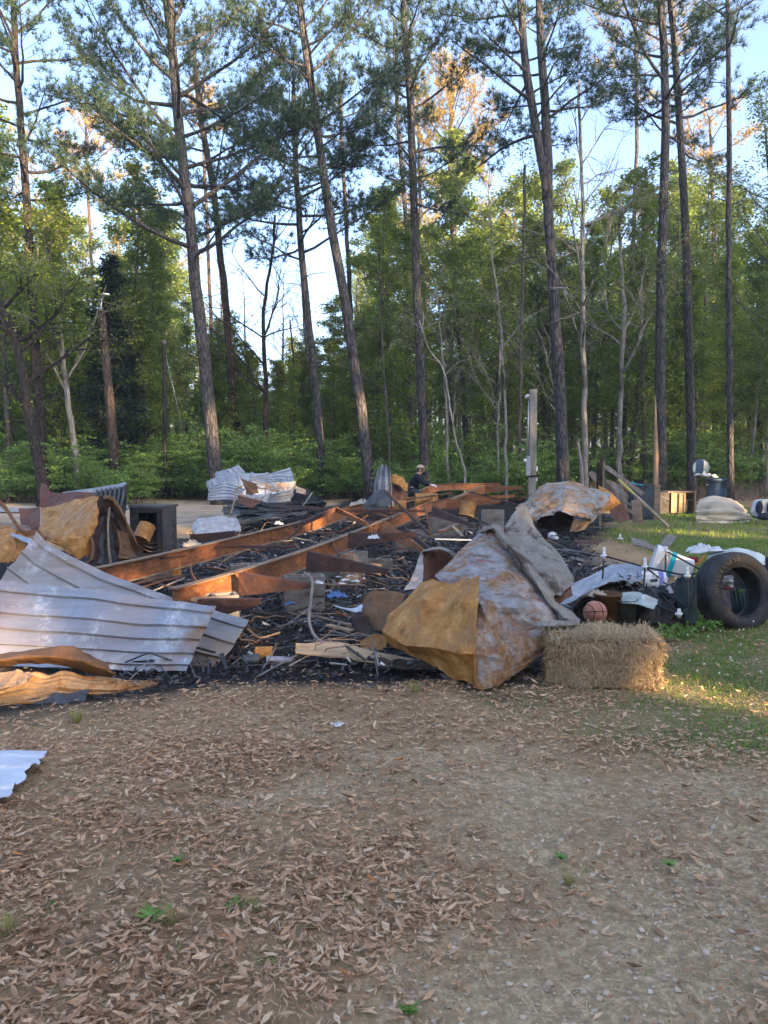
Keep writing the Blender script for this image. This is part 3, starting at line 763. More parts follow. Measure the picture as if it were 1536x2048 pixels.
# weeds in the foreground: small leafy rosettes
a0 = Acc()
wp = leaf_shape(0.8, 0.4)
for k in range(14):
    an = k * 2.4; r = 0.3 + 0.5 * (k / 14)
    scatter(a0, wp, np.array([[math.cos(an) * r * .5, math.sin(an) * r * .5, .22 + .1 * (k % 3)]]), np.array([r * 1.3]), np.array([an]), np.array([-.5 + .3 * rng.random()]), np.array([0.]), np.array([.3 + .5 * rng.random()]))
a0.tube([(0, 0, -.1), (0, 0, .3)], .03, 4)
wm = a0.mesh('weed')
for (px, py, s, lb) in ((300, 1850, .08, 'small bright green weed left of the dry tuft in the leaf litter'), (324, 1838, .06, 'smaller weed touching the dry tuft in the leaves'), (465, 1822, .06, 'green weed beside the dark curled leaf in the litter'), (355, 1728, .05, 'blue-green weed sprig between leaves left of centre'), (1122, 1722, .05, 'green sprout at the edge of the gravel patch'),
                   (535, 1935, .05, 'weed sprout low in the leaf litter'), (1338, 1735, .05, 'little weed in gravel on the right side'), (820, 2030, .05, 'weed at the bottom edge of the picture'), (110, 1812, .04, 'pale weed in the leaves on the left'), (690, 1805, .04, 'weed right of the curled leaf')):
    o = put('weed', wm, MT['leaf_shrub'], loc=G(px, py)); o.scale = (s, s, s); o.rotation_euler = (0, 0, rng.uniform(0, 6)); tag(o, lb, 'weed', 'weeds in the leaf litter')
# dry tufts
a0 = Acc()
n = 60; an = rng.random(n) * 6.28
scatter(a0, blade, np.stack([np.cos(an) * .1, np.sin(an) * .1, np.zeros(n)], -1), np.stack([np.full(n, .06), rng.uniform(.4, 1.1, n), rng.uniform(.4, 1, n)], -1), an - 1.57, np.zeros(n), np.zeros(n), np.clip(rng.normal(.96, .05, n), .8, 1))
tm = a0.mesh('dry_grass_tuft')
for (px, py, s, lb) in ((345, 1855, .08, 'dry straw-coloured tuft beside the green weeds'), (155, 1445, .1, 'sunlit dry grass tuft in front of the rusty sheets'), (830, 1385, .09, 'orange dry tuft in front of the big tan sheet'), (510, 1830, .07, 'small dry tuft at the curled leaf'), (15, 1870, .09, 'olive grass tuft at the left edge'), (1140, 1770, .06, 'dark matted tuft in the gravel')):
    o = put('dry_grass_tuft', tm, MT['grass'], loc=G(px, py)); o.scale = (s, s, s); o.rotation_euler = (0, 0, rng.uniform(0, 6)); tag(o, lb, 'grass tuft', 'dry tufts in the foreground')

# pale road passing far left beyond the yard
a = Acc(); xs = np.linspace(-160, -7.5, 60); V = []
for x in xs:
    yc = 22.2 + .01 * (x + 8) ** 2 * .02
    for o in (-1.1, 1.1): V.append([x, yc + o, float(gz(x, yc + o)) + .035])
k = np.arange(59) * 2
a.add(V, None, np.stack([k, k + 2, k + 3, k + 1], -1))
m = Mat('road_surface'); m.set(m.mix(m.step(m.noise(8, 5, which='World'), .3, .7), (.26, .28, .30), (.36, .38, .40)), .85)
rdm = put('road', a.mesh('road'), m.m, kind='structure'); rdm['label'] = 'pale grey-blue road surface glimpsed beyond the yard at the far left'
# ------------------------------------------------------------------ trees
def unit(v): return v / (np.linalg.norm(v) + 1e-9)
def bend_path(p0, d0, L, n, up, wander, r):
    """n-segment limb from p0: starts along d0, turns by up per metre, wanders"""
    pts = [np.array(p0)]; d = unit(np.array(d0, float)); st = L / n
    for k in range(n):
        d = unit(d + np.array([0, 0, up * st]) + r.normal(0, wander, 3))
        pts.append(pts[-1] + d * st)
    return np.array(pts)
def tufts(acc, C, D, K, ln, wd, spread, r, tint0=0.4, tv=0.2):
    """needle fans: K narrow triangles from each centre"""
    C = np.asarray(C); D = np.asarray(D); n = len(C)
    if not n: return
    d = D[:, None, :] * 1.0 + r.normal(0, spread, (n, K, 3)); d /= np.linalg.norm(d, axis=-1, keepdims=True)
    s = np.cross(d, r.normal(0, 1, (n, K, 3))); s /= np.linalg.norm(s, axis=-1, keepdims=True) + 1e-9
    l = ln * r.uniform(.7, 1.2, (n, K, 1))
    c = C[:, None, :] + r.normal(0, .015, (n, K, 3))
    V = np.stack([c - s * wd / 2, c + s * wd / 2, c + d * l], 2)
    t = np.clip(np.repeat(tint0 + r.normal(0, tv, n), K * 3), 0, 1)
    acc.add(V.reshape(-1, 3), np.arange(n * K * 3).reshape(-1, 3), None, t)
def sprays(acc, C, size, r, tint0=0.5, tv=0.2, flat=0.35):
    """loose leaves: one rhombus each"""
    C = np.asarray(C); n = len(C)
    d = r.normal(0, 1, (n, 3)); d[:, 2] *= flat; d /= np.linalg.norm(d, axis=1)[:, None]
    s = np.cross(d, r.normal(0, 1, (n, 3)) * [1, 1, 1 / flat if flat else 1]); s /= np.linalg.norm(s, axis=1)[:, None] + 1e-9
    z = np.asarray(size) * r.uniform(.6, 1.3, n)
    V = np.stack([C - d * z[:, None] * .5, C + s * z[:, None] * .32, C + d * z[:, None] * .5, C - s * z[:, None] * .32], 1)
    f = np.arange(n * 4).reshape(-1, 4)
    acc.add(V.reshape(-1, 3), None, f, np.clip(np.repeat(tint0 + r.normal(0, tv, n), 4), 0, 1))

def pine_crown(wood, needles, trunk, trad, z0, z1, L, r, step=.3, K=11, nl=.22, nw=.02, sec=12, elev=(5, 55), tint=.35, twigsides=3, az_bias=None, dens=1.0):
    zs = trunk[:, 2]
    z = z0
    az = r.uniform(0, 6.28)
    while z < z1:
        t = (z - z0) / (z1 - z0)
        p = np.array([np.interp(z, zs, trunk[:, q]) for q in range(3)])
        tr = np.interp(z, zs, trad)
        az += 2.4 + r.normal(0, .5)
        ln = L * (0.55 + 0.45 * math.sin(min(1, t * 2.2 + .25) * 1.57)) * (1 - 0.72 * t ** 1.6) * r.uniform(.6, 1.15)
        if az_bias is not None:
            ln *= 1 + az_bias[1] * math.cos(az - az_bias[0])
        el = R(elev[0] + (elev[1] - elev[0]) * t + r.normal(0, 9))
        d = np.array([math.cos(az) * math.cos(el), math.sin(az) * math.cos(el), math.sin(el)])
        n = 7
        pts = bend_path(p, d, ln, n, 0.10 + .05 * r.normal(), .09, r)
        r0 = max(.014, min(tr * .5, .012 + ln * .0125))
        wood.tube(pts, np.linspace(r0, .007, n + 1), 5, cap=False)
        C, D = [], []
        ns = int(sec * ln / 3 * dens) + 3
        for q in range(ns):
            u = 0.28 + 0.72 * (q + r.random()) / ns
            b = u * n; i0 = min(int(b), n - 1); pb = pts[i0] + (pts[i0 + 1] - pts[i0]) * (b - i0); td = unit(pts[i0 + 1] - pts[i0])
            side = np.cross(td, [0, 0, 1.]); side = unit(side) * (1 if q % 2 else -1)
            sd_ = unit(td * .75 + side * r.uniform(.5, 1.1) + np.array([0, 0, r.uniform(-.15, .5)]))
            sl = (0.35 + .38 * ln * (1 - u)) * r.uniform(.5, 1.2)
            sp = bend_path(pb, sd_, sl, 4, .25, .16, r)
            wood.tube(sp, np.linspace(.009, .004, 5), twigsides, cap=False)
            m_ = max(2, int(sl / .11))
            for w in range(m_):
                f = (.35 + .65 * (w + .5) / m_) * 4; k0 = min(int(f), 3)
                pc = sp[k0] + (sp[k0 + 1] - sp[k0]) * (f - k0); dd = unit(sp[k0 + 1] - sp[k0])
                o = r.normal(0, .07, 3) 
                C.append(pc + o); D.append(unit(dd + o * 4 + np.array([0, 0, .35])))
            C.append(sp[-1]); D.append(unit(sp[-1] - sp[-2] + np.array([0, 0, .2])))
        tufts(needles, C, D, K, nl, nw, .75, r, tint + .12 * t, .16)
        z += step * r.uniform(.6, 1.4)
def hero_pine(label, path, d, w0, w1, ycrown, L, seed, mat='bark_pine', nmat='needles', ybase=None, step=.3, dens=1.0, sides=10, over=4.0, stubs=8, tint=.35, name='pine_tree', K=11, **kw):
    """path: trunk centre line in photograph pixels from the foot up; d metres ahead; over: metres of trunk above the last point"""
    r = np.random.default_rng(seed)
    P = np.array([W(x, y, d) for x, y in path])
    foot = P[0].copy()
    if P[0][2] > 0:
        dn = (P[0] - P[1]); dn = dn / -dn[2] if abs(dn[2]) > .1 else np.array([0, 0, -1.])
        foot = P[0] + dn * P[0][2] * 1.0; P = np.vstack([foot, P])
    P[0][2] = -.08
    if over > 0:
        dirn = unit(P[-1] - P[-2]); dirn = unit(dirn + [0, 0, .6]); P = np.vstack([P, P[-1] + dirn * over])
    # resample smoothly
    s = np.r_[0, np.cumsum(np.linalg.norm(np.diff(P, axis=0), axis=1))]
    u = np.linspace(0, s[-1], 26)
    T = np.stack([np.interp(u, s, P[:, q]) for q in range(3)], 1)
    for _ in range(2): T[1:-1] = (T[:-2] + 2 * T[1:-1] + T[2:]) / 4
    T[1:-1] += r.normal(0, .012, (24, 3)) * [1, 1, 0]
    rad0, rad1 = w0 * d / FPX / 2 * .9, w1 * d / FPX / 2 * .9
    f = np.linspace(0, 1, 26)
    vis = np.clip(f * s[-1] / max(s[-1] - over, .1), 0, None)
    rad = np.maximum(.03, rad0 + (rad1 - rad0) * vis); rad[0] *= 1.25; rad[1] *= 1.05
    if over > 0: rad = np.where(vis > 1, rad1 * np.clip(1 - (vis - 1) / (vis[-1] - 1 + 1e-6) * .85, .1, 1), rad)
    wood = Acc(); need = Acc()
    wood.tube(T, rad, sides)
    z0 = W(0, ycrown, d)[2]; z1 = T[-1][2] - .3
    if L > 0: pine_crown(wood, need, T, rad, z0, z1, L, r, step=step, dens=dens, tint=tint, K=K, **kw)
    for q in range(stubs):
        z = r.uniform(z0 * .45, z0); p = np.array([np.interp(z, T[:, 2], T[:, c]) for c in range(3)])
        az = r.uniform(0, 6.28); pt = bend_path(p, (math.cos(az), math.sin(az), r.uniform(-.1, .5)), r.uniform(.3, 1.6), 4, -.1, .16, r)
        wood.tube(pt, np.linspace(.02, .006, 5), 4, cap=False)
    org = np.array([T[0][0], T[0][1], 0.])
    root = empty(name, org, label, 'tree')
    part('trunk', wood, MT[mat], root, True)
    if need.n: part('crown', need, MT[nmat], root)
    return root, T
def generic(kind, seed, H):
    """tree standing at the origin: returns (wood, leaves)"""
    r = np.random.default_rng(seed)
    wood, lf = Acc(), Acc()
    lean = r.normal(0, .035, 2)
    T = [np.array([0, 0, -.1])]
    for k in range(14): T.append(T[-1] + np.array([lean[0] + r.normal(0, .03), lean[1] + r.normal(0, .03), 1]) * (H + .1) / 14)
    T = np.array(T)
    r0 = H * .0085 + .02
    rad = np.linspace(r0, .012, 15)
    if kind == 'pine':
        rad = np.linspace(r0 * 1.3, .03, 15)
        wood.tube(T, rad, 8)
        pine_crown(wood, lf, T, rad, H * .55, H - .3, H * .17, r, step=.42, K=7, nl=.24, nw=.03, sec=8, tint=.4)
        return wood, lf
    wood.tube(T, rad, 7)
    start = {'hard': .22, 'edge': .1, 'thin': .35, 'cedar': .05, 'bare': .35}[kind]
    nb = {'hard': 34, 'edge': 40, 'thin': 18, 'cedar': 90, 'bare': 26}[kind]
    C = []
    for q in range(nb):
        t = start + (1 - start) * (q + r.random()) / nb
        z = t * H; p = np.array([np.interp(z, T[:, 2], T[:, c]) for c in range(3)]); az = q * 2.4 + r.normal(0, .4)
        if kind == 'cedar':
            ln = (1.15 - t) * H * .2 * r.uniform(.6, 1.1); el = r.uniform(-.1, .5)
        elif kind == 'thin':
            ln = H * .13 * r.uniform(.5, 1.1) * (1.1 - t * .6); el = r.uniform(.2, .9)
        else:
            ln = H * .25 * r.uniform(.55, 1.1) * (1.05 - t * .75); el = r.uniform(.15, .8) + t * .4
        pt = bend_path(p, (math.cos(az) * math.cos(el), math.sin(az) * math.cos(el), math.sin(el)), ln, 5, .04, .13, r)
        wood.tube(pt, np.linspace(min(.035, .01 + ln * .009), .005, 6), 4, cap=False)
        for s_ in range(3 if kind == 'cedar' else 6):
            u = r.uniform(.2, 1) * 5; k0 = min(int(u), 4); pb = pt[k0] + (pt[k0 + 1] - pt[k0]) * (u - k0)
            sd_ = unit(unit(pt[k0 + 1] - pt[k0]) + r.normal(0, .6, 3)); sl = ln * r.uniform(.2, .5)
            sp = bend_path(pb, sd_, sl, 3, .02, .18, r)
            wood.tube(sp, np.linspace(.008, .003, 4), 3, cap=False)
            nl = {'hard': 52, 'edge': 56, 'thin': 40, 'cedar': 42, 'bare': 3}[kind]
            k = r.random(nl) * 3; kk = np.minimum(k.astype(int), 2)
            pp = sp[kk] + (sp[kk + 1] - sp[kk]) * (k - kk)[:, None]
            sg = .12 + .05 * ln
            if kind == 'cedar': sg = .14
            C.append(pp + r.normal(0, sg, (nl, 3)) * [1, 1, .55])
    C = np.vstack(C)
    cl = fbm(C[:, 0] * 1.3 + C[:, 2], C[:, 1] * 1.3 + C[:, 2] * .7, seed)
    sprays(lf, C, {'hard': .16, 'edge': .14, 'thin': .12, 'cedar': .15, 'bare': .09}[kind], r, .2 + .6 * cl, .12)
    return wood, lf
VAR = {}
def variants(key, kind, n, H, seed, bmat, lmat):
    VAR[key] = []
    for q in range(n):
        w_, l_ = generic(kind, seed + q, H)
        mw = w_.mesh('trunk', smooth=True); mw.materials.append(MT[bmat]); ml = l_.mesh('crown'); ml.materials.append(MT[lmat])
        VAR[key].append((mw, ml))
variants('hard', 'hard', 4, 15, 100, 'bark_grey', 'leaf_mid')
variants('fresh', 'edge', 2, 12, 120, 'bark_grey', 'leaf_fresh')
variants('thin', 'thin', 3, 11, 140, 'bark_pale', 'leaf_mid')
variants('cedar', 'cedar', 1, 9, 160, 'bark_dark', 'leaf_dark')
variants('bare', 'bare', 2, 14, 170, 'bark_grey', 'leaf_bud')
variants('farpine', 'pine', 2, 20, 180, 'bark_pine', 'needles_sungold')
def tree(name, key, x, y, s, label, group, rz=None, k=None, cat='tree', sw=1.0):
    mw, ml = VAR[key][rng.integers(0, len(VAR[key])) if k is None else k]
    root = empty(name, (x, y, 0), label, cat, group, rng.uniform(0, 6.28) if rz is None else rz)
    root.scale = (s * sw, s * sw, s)
    put('trunk', mw, [None], root); put('crown', ml, [None], root)
    return root
# --- shrubs
def shrub_mesh(seed, H, Wd, n, size, ferny=True):
    r = np.random.default_rng(seed); wood, lf = Acc(), Acc(); C = []; tt = []
    for q in range(26):
        az = r.uniform(0, 6.28); base = np.array([r.normal(0, Wd * .15), r.normal(0, Wd * .15), -.03])
        pt = bend_path(base, (math.cos(az) * .5, math.sin(az) * .5, 1), H * r.uniform(.5, 1.1), 6, -.25 / H, .1, r)
        wood.tube(pt, np.linspace(.014, .004, 7), 4, cap=False)
        for s_ in range(9):
            u = r.uniform(.2, 1) * 6; k0 = min(int(u), 5); pb = pt[k0] + (pt[k0 + 1] - pt[k0]) * (u - k0)
            a2 = r.uniform(0, 6.28); sp = bend_path(pb, (math.cos(a2), math.sin(a2), r.uniform(-.1, .4)), Wd * r.uniform(.15, .35), 4, -.3, .08, r)
            wood.tube(sp, np.linspace(.006, .002, 5), 3, cap=False)
            m_ = n // (26 * 9); k = r.random(m_) * 4; kk = np.minimum(k.astype(int), 3)
            C.append(sp[kk] + (sp[kk + 1] - sp[kk]) * (k - kk)[:, None] + r.normal(0, 1, (m_, 3)) * [.09, .09, .025]); tt.append(np.full(m_, r.uniform(.25, .75)))
    C = np.vstack(C); tt = np.concatenate(tt); C[:, 2] = np.maximum(C[:, 2], .03)
    sprays(lf, C, size, r, tt + .15 * (C[:, 2] / H - .5), .1, .25)
    return wood.mesh('stems', smooth=True), lf.mesh('foliage')
SHR = []
for q in range(4):
    ws, ls = shrub_mesh(200 + q, 2.4, 2.6, 9800, .082); ws.materials.append(MT['bark_grey']); ls.materials.append(MT['leaf_shrub']); SHR.append((ws, ls))
def shrub(x, y, s, label, group, sz=1.0, name='shrub'):
    ws, ls = SHR[rng.integers(0, 4)]
    root = empty(name, (x, y, 0), label, 'shrub', group, rng.uniform(0, 6.28)); root.scale = (s, s, s * sz)
    put('stems', ws, [None], root); put('foliage', ls, [None], root); return root

# --- the tall pines one can tell apart (foot to top)
hero_pine('tall pine with the widest spreading crown, left of centre behind the blue-grey sheet pile', [(432, 945), (415, 780), (398, 620), (383, 480), (370, 360), (352, 200), (338, 0)], 24.5, 31, 18, 520, 6.3, 1, step=.24, dens=1.45, tint=.3)
hero_pine('dark pine at the left edge with twisted limbs over the rusty hull', [(88, 960), (78, 800), (62, 560), (55, 430), (46, 300), (32, 120), (26, 0)], 25, 24, 12, 400, 3.9, 2, mat='bark_dark', dens=1.1, tint=.38)
hero_pine('reddish slim pine just right of the widest-crowned pine', [(470, 830), (462, 760), (452, 600), (438, 480), (428, 380), (402, 240), (392, 150)], 31, 19, 12, 430, 3.6, 3, mat='bark_pine_red', nmat='needles', dens=1.1, over=1.5)
hero_pine('pine standing in the bright gap of sky, dense round crown', [(641, 900), (628, 740), (607, 560), (598, 430), (590, 330), (588, 200)], 27.5, 21, 11, 520, 4.0, 4, step=.27, dens=1.3, over=1.2, tint=.32)
hero_pine('leaning pine with a vine on its trunk right of the sky gap', [(738, 950), (715, 760), (690, 600), (664, 460), (645, 330), (628, 200), (610, 90), (598, 0)], 25.5, 27, 15, 350, 3.8, 5, dens=1.3)
hero_pine('straight pine rising behind the crouching person', [(850, 955), (842, 760), (834, 560), (826, 350), (820, 200), (806, 0)], 26.5, 23, 14, 430, 3.4, 6, dens=1.2, az_bias=(0.2, .2))
hero_pine('pine with the sunlit golden crown behind the centre', [(938, 965), (925, 760), (908, 540), (903, 400), (898, 300), (905, 190)], 42, 15, 8, 400, 5.2, 7, mat='bark_pine_red', nmat='needles_sungold', tint=.65, over=1.0, dens=1.3, K=8, nw=.026, elev=(30, 65))
r8, T8 = hero_pine('big pine forking into two stems, right of the utility post', [(1127, 955), (1118, 760), (1105, 560), (1095, 400), (1082, 300), (1052, 150), (1038, 0)], 23.5, 29, 15, 290, 3.4, 8, dens=1.0, az_bias=(3.0, .35))
a = Acc(); nd = Acc()
st = np.array([W(x, y, 23.5) for x, y in ((1094, 400), (1096, 330), (1090, 200), (1082, 100), (1078, 0), (1074, -120))]); rr = np.array([.16, .15, .13, .12, .1, .03])
a.tube(st, rr, 8); pine_crown(a, nd, st, rr, W(0, 240, 23.5)[2], st[-1][2] - .2, 3.0, np.random.default_rng(81), step=.34, az_bias=(0, .3))
part('second_stem', a, MT['bark_pine'], r8, True); part('second_crown', nd, MT['needles'], r8)
hero_pine('tall straight pine with the splintered stump at its foot', [(1322, 962), (1320, 780), (1322, 560), (1327, 400), (1333, 230), (1328, 100), (1322, 0)], 25, 25, 15, 240, 3.6, 9, dens=1.0, az_bias=(2.9, .4))
hero_pine('straight grey pine behind the blue cabinet and open crate', [(1384, 968), (1380, 780), (1374, 560), (1368, 380), (1355, 200), (1350, 100), (1340, 0)], 27, 21, 13, 300, 3.6, 10, dens=1.0)
hero_pine('slender pine nearest the right edge with few branches', [(1462, 970), (1459, 760), (1457, 480), (1458, 250), (1455, 0)], 24.5, 14, 9, 110, 2.0, 12, dens=.7, over=3)
hero_pine('far pine top lit gold at the upper left', [(190, 700), (182, 500), (175, 380), (172, 260)], 46, 9, 5, 400, 3.6, 21, mat='bark_pine_red', nmat='needles_sungold', tint=.8, over=.6, K=8, nw=.03)
hero_pine('far pine top lit gold above the spreading crown', [(420, 600), (410, 350), (404, 200)], 44, 9, 6, 270, 2.8, 22, mat='bark_pine_red', nmat='needles_sungold', tint=.7, over=.5, K=8, nw=.03)
hero_pine('far pink-lit pine top near the right edge', [(1430, 700), (1425, 400), (1420, 250)], 44, 9, 6, 340, 3.4, 23, mat='bark_pine_red', nmat='needles_sungold', tint=.8, over=.5, K=8, nw=.03)
hero_pine('dense pine behind the leaning pine, filling the top centre', [(705, 700), (690, 400), (680, 180)], 34, 12, 8, 330, 3.2, 24, nmat='needles', tint=.4, over=1.0)
hero_pine('dark pine crown at the very top between centre pines', [(835, 700), (800, 300), (790, 120)], 36, 12, 9, 260, 3.2, 25, nmat='needles', tint=.35, over=2.0)
hero_pine('pine at the top right behind the straight pair', [(1250, 800), (1270, 400), (1275, 200), (1270, 60)], 36, 10, 7, 210, 3.6, 26, nmat='needles_sungold', tint=.6, over=2.0, dens=.8, K=8)

# --- bare and pale hardwoods one can tell apart
def bare_tree(label, path, d, w0, w1, limbs, seed, mat='bark_pale', leaves=0, lmat='leaf_bud', name='bare_tree', twig=5):
    r = np.random.default_rng(seed)
    P = np.array([W(x, y, d) for x, y in path])
    if P[0][2] > -.05: P = np.vstack([[P[0][0] + r.normal(0, .05), P[0][1], -.08], P])
    s = np.r_[0, np.cumsum(np.linalg.norm(np.diff(P, axis=0), axis=1))]; u = np.linspace(0, s[-1], 22)
    T = np.stack([np.interp(u, s, P[:, q]) for q in range(3)], 1)
    T[1:-1] = (T[:-2] + 2 * T[1:-1] + T[2:]) / 4; T[1:-1, :2] += r.normal(0, .02, (20, 2))
    rad = np.linspace(w0, w1, 22) * d / FPX / 2; rad[0] *= 1.25
    wood, lf = Acc(), Acc(); wood.tube(T, rad, 8)
    C = []
    def limb(p, dr, L, rr, lev):
        pt = bend_path(p, dr, L, 6, .06, .13, r); wood.tube(pt, np.linspace(rr, max(.003, rr * .25), 7), 5 if lev == 0 else 3, cap=False)
        if leaves:
            k = r.random(leaves) * 6; kk = np.minimum(k.astype(int), 5); C.append(pt[kk] + (pt[kk + 1] - pt[kk]) * (k - kk)[:, None] + r.normal(0, .16, (leaves, 3)))
        if lev < 2:
            for q in range(twig):
                u_ = r.uniform(.2, 1) * 6; k0 = min(int(u_), 5)
                limb(pt[k0], unit(unit(pt[k0 + 1] - pt[k0]) + r.normal(0, .5, 3)), L * r.uniform(.3, .6), rr * .45, lev + 1)
    for q in range(limbs):
        t = r.uniform(.4, 1); k0 = min(int(t * 21), 20); az = r.uniform(0, 6.28)
        limb(T[k0], (math.cos(az) * .7, math.sin(az) * .7, r.uniform(.3, 1.2)), (1.2 - t) * 4.0 + .5, max(.012, rad[k0] * .5), 0)
    root = empty(name, (T[0][0], T[0][1], 0), label, 'tree'); part('trunk', wood, MT[mat], root, True)
    if C:
        sprays(lf, np.vstack(C), .09, r, .5, .2); part('crown', lf, MT[lmat], root)
    return root
bare_tree('pale grey bare-limbed tree right of the forked pine', [(1172, 960), (1168, 760), (1166, 560), (1166, 400), (1160, 260), (1158, 160)], 25, 13, 5, 13, 31)
bare_tree('knobbly lichen-spotted tree between the two tall pines on the right', [(1240, 955), (1240, 820), (1246, 700), (1250, 620), (1238, 480), (1240, 400)], 26, 11, 6, 9, 32, mat='bark_pale', leaves=8, lmat='leaf_mid')
bare_tree('speckled pale trunk leaning left beside the lamp post', [(155, 962), (145, 860), (128, 740), (118, 640), (98, 520), (85, 420)], 25.5, 14, 6, 12, 33, leaves=30, lmat='leaf_fresh')
bare_tree('dark crooked tree leaning in at the left edge', [(85, 965), (62, 850), (40, 720), (18, 640), (-30, 560)], 24, 24, 14, 8, 34, mat='bark_dark', leaves=10, lmat='leaf_mid')
bare_tree('dark bare forked tree in the bright sky gap', [(532, 860), (532, 760), (528, 690), (528, 600), (545, 500), (550, 430)], 29, 13, 4, 13, 35, mat='bark_dark', name='bare_tree')
bare_tree('thin curving bare tree just left of the gap pine', [(590, 800), (588, 740), (580, 640)], 30, 6, 3, 6, 36, mat='bark_dark')
bare_tree('slim pale sapling with a bend, right of the golden pine', [(1012, 950), (1010, 780), (1000, 640), (985, 520), (980, 400)], 25, 6, 3, 6, 37, leaves=4, lmat='leaf_mid')
bare_tree('thin white sapling left of the bent one', [(995, 940), (998, 800), (1004, 660)], 25.5, 4.5, 3, 4, 38)
bare_tree('arching pale sapling beside the person', [(930, 945), (905, 850), (890, 740), (850, 690), (838, 640)], 24.5, 5, 2.5, 6, 39)
bare_tree('pale sapling leaning over behind the utility post', [(1128, 940), (1120, 880), (1108, 780), (1090, 700), (1075, 660)], 25.5, 5, 2, 5, 40)
bare_tree('slim grey tree against the left side of the utility post', [(1040, 950), (1040, 780), (1044, 600), (1048, 450), (1050, 330)], 28, 8, 5, 9, 41, mat='bark_grey', leaves=10, lmat='leaf_mid')
bare_tree('bushy-topped thin tree at the extreme upper right', [(1560, 960), (1552, 700), (1545, 450), (1530, 250)], 26, 9, 4, 16, 42, mat='bark_grey', leaves=26, lmat='leaf_mid')
bare_tree('thin grey tree left of the straight pine behind the person', [(780, 930), (772, 800), (762, 650), (758, 480)], 28, 6, 3, 9, 43, mat='bark_grey', leaves=8, lmat='leaf_mid')
bare_tree('slim dark trunk between the leaning pine and the straight pine', [(895, 945), (893, 820), (884, 700), (870, 560)], 27, 7, 3, 7, 44, mat='bark_pale', leaves=5, lmat='leaf_mid')
# splintered stump leaning on the straight pine
a = Acc(); r = np.random.default_rng(3)
T = np.array([W(x, y, 24.6) for x, y in ((1312, 968), (1312, 900), (1311, 850), (1311, 790))]); T[0][2] = -.05
a.tube(T, [.09, .075, .05, .01], 7); single('splintered_stump', a, simple('split_wood', (.34, .23, .15), .9, scale=3), 'pale splintered broken trunk against the straight pine on the right', 'stump')
a = Acc(); T = np.array([W(x, y, 24.4) for x, y in ((1168, 975), (1162, 930), (1156, 885))]); T[0][2] = -.05
a.tube(T, [.07, .06, .04], 6); single('broken_sapling', a, MT['bark_pale'], 'short broken pale sapling stem left of the bare pale tree', 'stump')

# --- wood behind, row by row
def xpx(px, y): return (px - PCX) / FPX * y
def gap(px): return 385 < px < 730
def lab(px):
    return 'on the left' if px < 385 else ('in the bright gap' if px < 730 else ('behind the centre' if px < 1120 else 'on the right'))
def zone(px):
    return 'left' if px < 385 else ('gap' if px < 730 else ('centre' if px < 1120 else 'right'))
def row(n, y0, y1, keys, smin, smax, x0=-420, x1=1960):
    for q in range(n):
        px = x0 + (x1 - x0) * (q + rng.random()) / n; y = rng.uniform(y0, y1); x = xpx(px, y)
        key = keys[rng.integers(0, len(keys))]; s = rng.uniform(smin, smax)
        if gap(px):
            if key in ('hard', 'farpine', 'cedar') : key = 'fresh'
            s *= {'fresh': .55, 'thin': .6, 'bare': .8}[key]
        nm = {'hard': 'hardwood_tree', 'fresh': 'young_leafy_tree', 'thin': 'sapling', 'cedar': 'cedar_tree', 'bare': 'budding_tree', 'farpine': 'far_pine_tree'}[key]
        ad = {'hard': 'green leafy hardwood', 'fresh': 'young yellow-green tree', 'thin': 'thin pale-stemmed sapling', 'cedar': 'dark cedar', 'bare': 'brownish budding hardwood', 'farpine': 'distant warm-topped pine'}[key]
        dist = 'at the wood edge ' if y < 34 else ('in the middle rows of the wood ' if y < 46 else 'far back in the wood ')
        tree(nm, key, x, y, s, ad + ', ' + dist + lab(px), ad + ' ' + dist + zone(px))
row(44, 29, 34, ['hard', 'thin', 'fresh', 'fresh', 'hard'], .62, .88)
row(50, 35, 42, ['hard', 'hard', 'thin', 'fresh', 'fresh', 'bare'], .85, 1.12)
row(52, 43, 54, ['hard', 'hard', 'farpine', 'fresh', 'hard'], .98, 1.2)
row(50, 56, 68, ['hard', 'hard', 'farpine', 'fresh'], 1.05, 1.3)
row(50, 72, 90, ['hard', 'farpine', 'hard'], 1.1, 1.4, -500, 2000)
# leafy fresh tree at the left, cedar behind the lamp post, lit tree deep in the gap
tree('leafy_tree', 'fresh', xpx(20, 27), 27, 1.05, 'bright yellow-green leafy tree at the left edge', None, k=0)
tree('leafy_tree', 'fresh', xpx(120, 29), 29, .95, 'fresh green leafy tree above the rusty hull', None, k=1)
tree('leafy_tree', 'fresh', xpx(300, 32), 32, .95, 'fresh green tree between the lamp post and the widest pine', None, k=0)
tree('cedar_tree', 'cedar', xpx(222, 28), 28, .95, 'dark cedar right behind the lamp post', None)
tree('cedar_tree', 'cedar', xpx(262, 30), 30, .62, 'smaller dark cedar right of the lamp post', None)
tree('leafy_tree', 'fresh', xpx(590, 62), 62, .88, 'yellow-lit leafy tree deep in the bright gap', None, k=1)
for q_, (px_, y_, s_) in enumerate(((420, 33, .5), (455, 31, .46), (505, 34, .52), (560, 31.5, .44), (610, 35, .5), (665, 31, .5), (700, 34, .58))):
    tree('young_leafy_tree', 'fresh', xpx(px_, y_), y_, s_, 'low young tree in fresh leaf filling the bottom of the bright gap', 'low young trees in the gap', sw=1.35)
